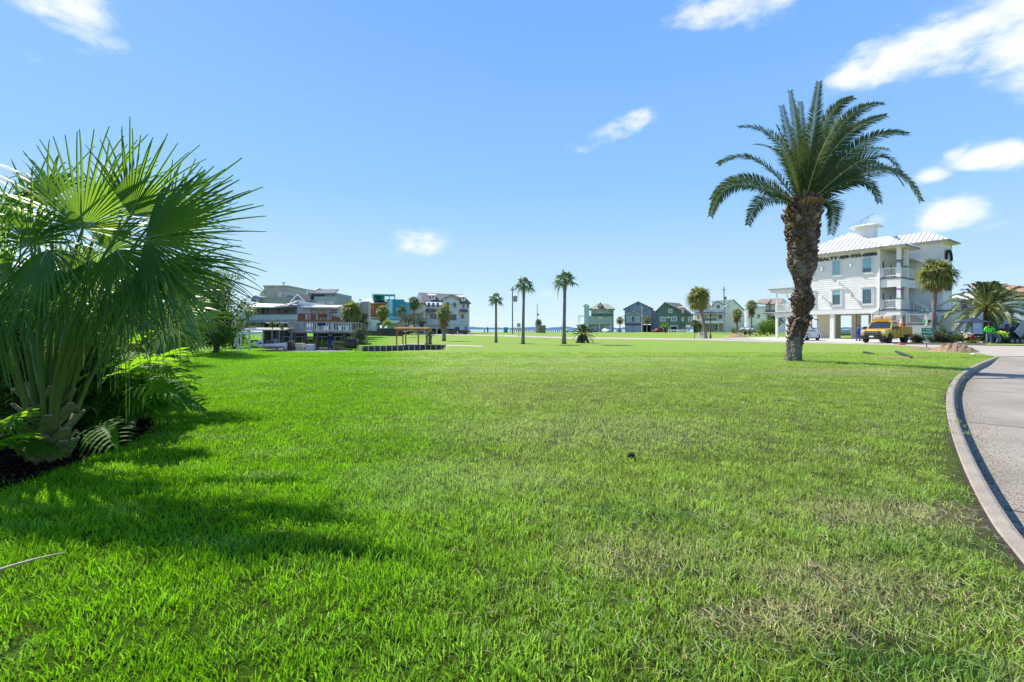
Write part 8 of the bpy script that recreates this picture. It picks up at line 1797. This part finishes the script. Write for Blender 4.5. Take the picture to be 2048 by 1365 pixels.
    D = 148; s = F / D; k = 1 / s; z0 = T(0, D); r = thing('shed', 'small grey brown wooden shed by the bay below the distant pole', 'shed', (wx(1081.5, D), D, z0)); Z = lambda py: zz(py, D) - z0; m = MB(); m.box(-10 * k, 10 * k, 0, 2.2, .1, Z(652)); [m.box(-10 * k + q * 2 * k, -10 * k + q * 2 * k + .1, -.05, 0, .1, Z(652)) for q in range(10)]; m.build('wall', mat('shed_wood', (.34, .27, .20), .9, (.24, .185, .14), scale=2), r); m = MB(); m.box(-10.6 * k, 10.6 * k, -.2, 2.4, Z(652), Z(651)); m.build('roof', mat('shed_roof', (.32, .30, .26), .9), r); m = MB(); m.box(-9.5 * k, -4.5 * k, -.1, -.05, .1, Z(653.5)); m.build('door', mat('shed_door', (.45, .38, .30), .8), r)
    D = 214; r = thing('sea_railing', 'long dark railing along the bay shore behind the lawns', 'railing', (wx(1020, D), D, T(0, D))); m = MB(); X0 = 0; X1 = wx(1158, D) - wx(1020, D); [m.box(q, q + .35, -.1, .1, 0, 1.0) for q in np.arange(X0, X1, .95)]; m.box(X0, X1, -.12, .12, .85, 1.05); m.build('posts', mat('rail_dark', (.07, .12, .10), .9), r)
    D = 60; 
    for i, (px, D, h, lb) in enumerate([(975, 175, 2.1, 'dark forked wooden post by the bay shore'), (969, 178, 1.1, 'short dark post stump left of the forked post')]):
        m = MB(); m.tube([(0, 0, 0), (0, 0, h)], .22, 6); 
        if i == 0: m.beam((0, 0, h * .7), (1.0, 0, 0), .18); m.beam((-.25, 0, h * .75), (.25, 0, h * .75), .2)
        o = m.build('shore_post', DKW); o.location = (wx(px, D), D, T(0, D)); tag(o, lb, 'post')
    for px, pb, D, lb in ((943.5, 671, 108, 'orange traffic cone on the road right of the large white house'), (915, 670.5, 107, 'orange traffic cone beside the black pickup')): x = wx(px, D); cone((x, D, T(x, D) + .02), lb, .9)
    x, y, z = gnd(1803, 690.5); m = MB(); m.box(-.25, .25, -.1, .1, 0, .12); o = m.build('orange_marker', ORG); o.location = (x, y, z); tag(o, 'low orange marker on the grass in front of the yellow truck', 'marker')
    for i, (px, py, h, lb) in enumerate([(1389, 678, .9, 'short dark stake left of the property sign'), (1193.5, 671, 1.2, 'thin leaning stake on the far lawn beyond the sago palm'), (1479, 670, .8, 'short dark post by the trailer')]): x, y, z = gnd(px, py); m = MB(); m.tube([(0, 0, 0), (.05, 0, h)], .05, 6); o = m.build('stake', DKW); o.location = (x, y, z); tag(o, lb, 'stake')
    # loungers and trailer across the street
    for i, px in enumerate((1506, 1527)):
        D = 84 - i; s = F / D; r = thing('lounge_chair', ['reddish wooden lounge chair on the grass, left of its pair', 'reddish wooden lounge chair on the grass, right of its pair'][i], 'chair', (wx(px, D), D, T(30, D)), R(-8), 'wooden lounge chairs on the grass'); m = MB(); m.beam((-.6, 0, .35), (.7, 0, .28), .7, .08); m.build('seat', BROWNW, r); m = MB(); m.beam((-.55, 0, .35), (-1.05, 0, 1.0), .7, .08); m.build('backrest', BROWNW, r); [MB().box(x - .05, x + .05, y - .05, y + .05, 0, .32).build('leg', BROWNW, r) for x in (-.5, .6) for y in (-.28, .28)]
    D = 105; r = thing('trailer', 'grey flatbed trailer loaded with pale sacks across the street', 'trailer', (wx(1491, D), D, T(40, D))); m = MB(); m.box(-1.9, 1.9, -.9, .9, .5, .6); m.box(-1.9, 1.9, -.95, -.88, .6, 1.15); m.box(-1.9, 1.9, .88, .95, .6, 1.15); m.build('bed', mat('trailer_wood', (.30, .26, .21), .9), r); wheel(r, -.5, -.9, .35, .2); wheel(r, .4, -.9, .35, .2); m = MB(); m.beam((-1.9, 0, .5), (-3.1, 0, .45), .1); m.build('drawbar', BLKP, r)
    m = MB(); rg = random.Random(3); [m.ball((rg.uniform(-1.8, 1.8), rg.uniform(-.5, .5), rg.uniform(1.05, 1.4)), rg.uniform(.25, .42), 8, 6, (1.3, 1, .7)) for _ in range(14)]; o = m.build('sacks', mat('sack', (.62, .60, .55), .9)); o.location = r.location; tag(o, 'heap of pale sacks piled on the grey trailer', 'sacks')
    bush('shrub', 'rounded light green tree behind the lounge chairs', 1527, 92, 639, 670, 13, SHL, 151, 900, .3, cat='tree'); bush('shrub', 'second rounded light green tree right of the lounge chairs', 1541, 93, 637, 670, 13, SHL, 152, 900, .3, cat='tree'); bush('shrub', 'low shrub between the sage green and blue houses', 1238, 186, 658, 665, 8, SHGREY, 153, 300, .35); bush('shrub', 'dark shrub left of the grey trailer', 1470, 112, 655, 667, 9, SHG, 154, 400, .3)
    for i, (px, w) in enumerate(((1345, 8), (1361, 5), (1372, 7), (1405, 5))): D = 188; s = F / D; m = MB(); m.box(-w / s, w / s, -.1, .1, .5, 1.1); [m.box(q * w / s - .08, q * w / s + .08, -.12, .12, 0, 1.2) for q in (-1, -.3, .3, 1)]; o = m.build('picket_fence', TRIM); o.location = (wx(px, D), D, T(0, D)); tag(o, ['white fence before the dark green house garage', 'short white fence left of the tan screen wall', 'white fence before the tan screen wall', 'short white fence left of the leaning palm'][i], 'fence', 'white picket fence sections')
    # boats seen through the office ground floor
    hull('motorboat', 'sage green boat on land seen through the office columns', 1640, 674.5, 92, 6.5, 2.2, 1.3, R(3), GB, WB)
    tag(sheet('verge_soil', [gp(1838, 689.3), gp(1900, 689.8), gp(1970, 690.4), gp(1970, 685), gp(1838, 684.5)], mat('bed_soil', (.09, .065, .04), .95, (.05, .035, .02), scale=6), .02, 1.0), kind='structure')
street_things()
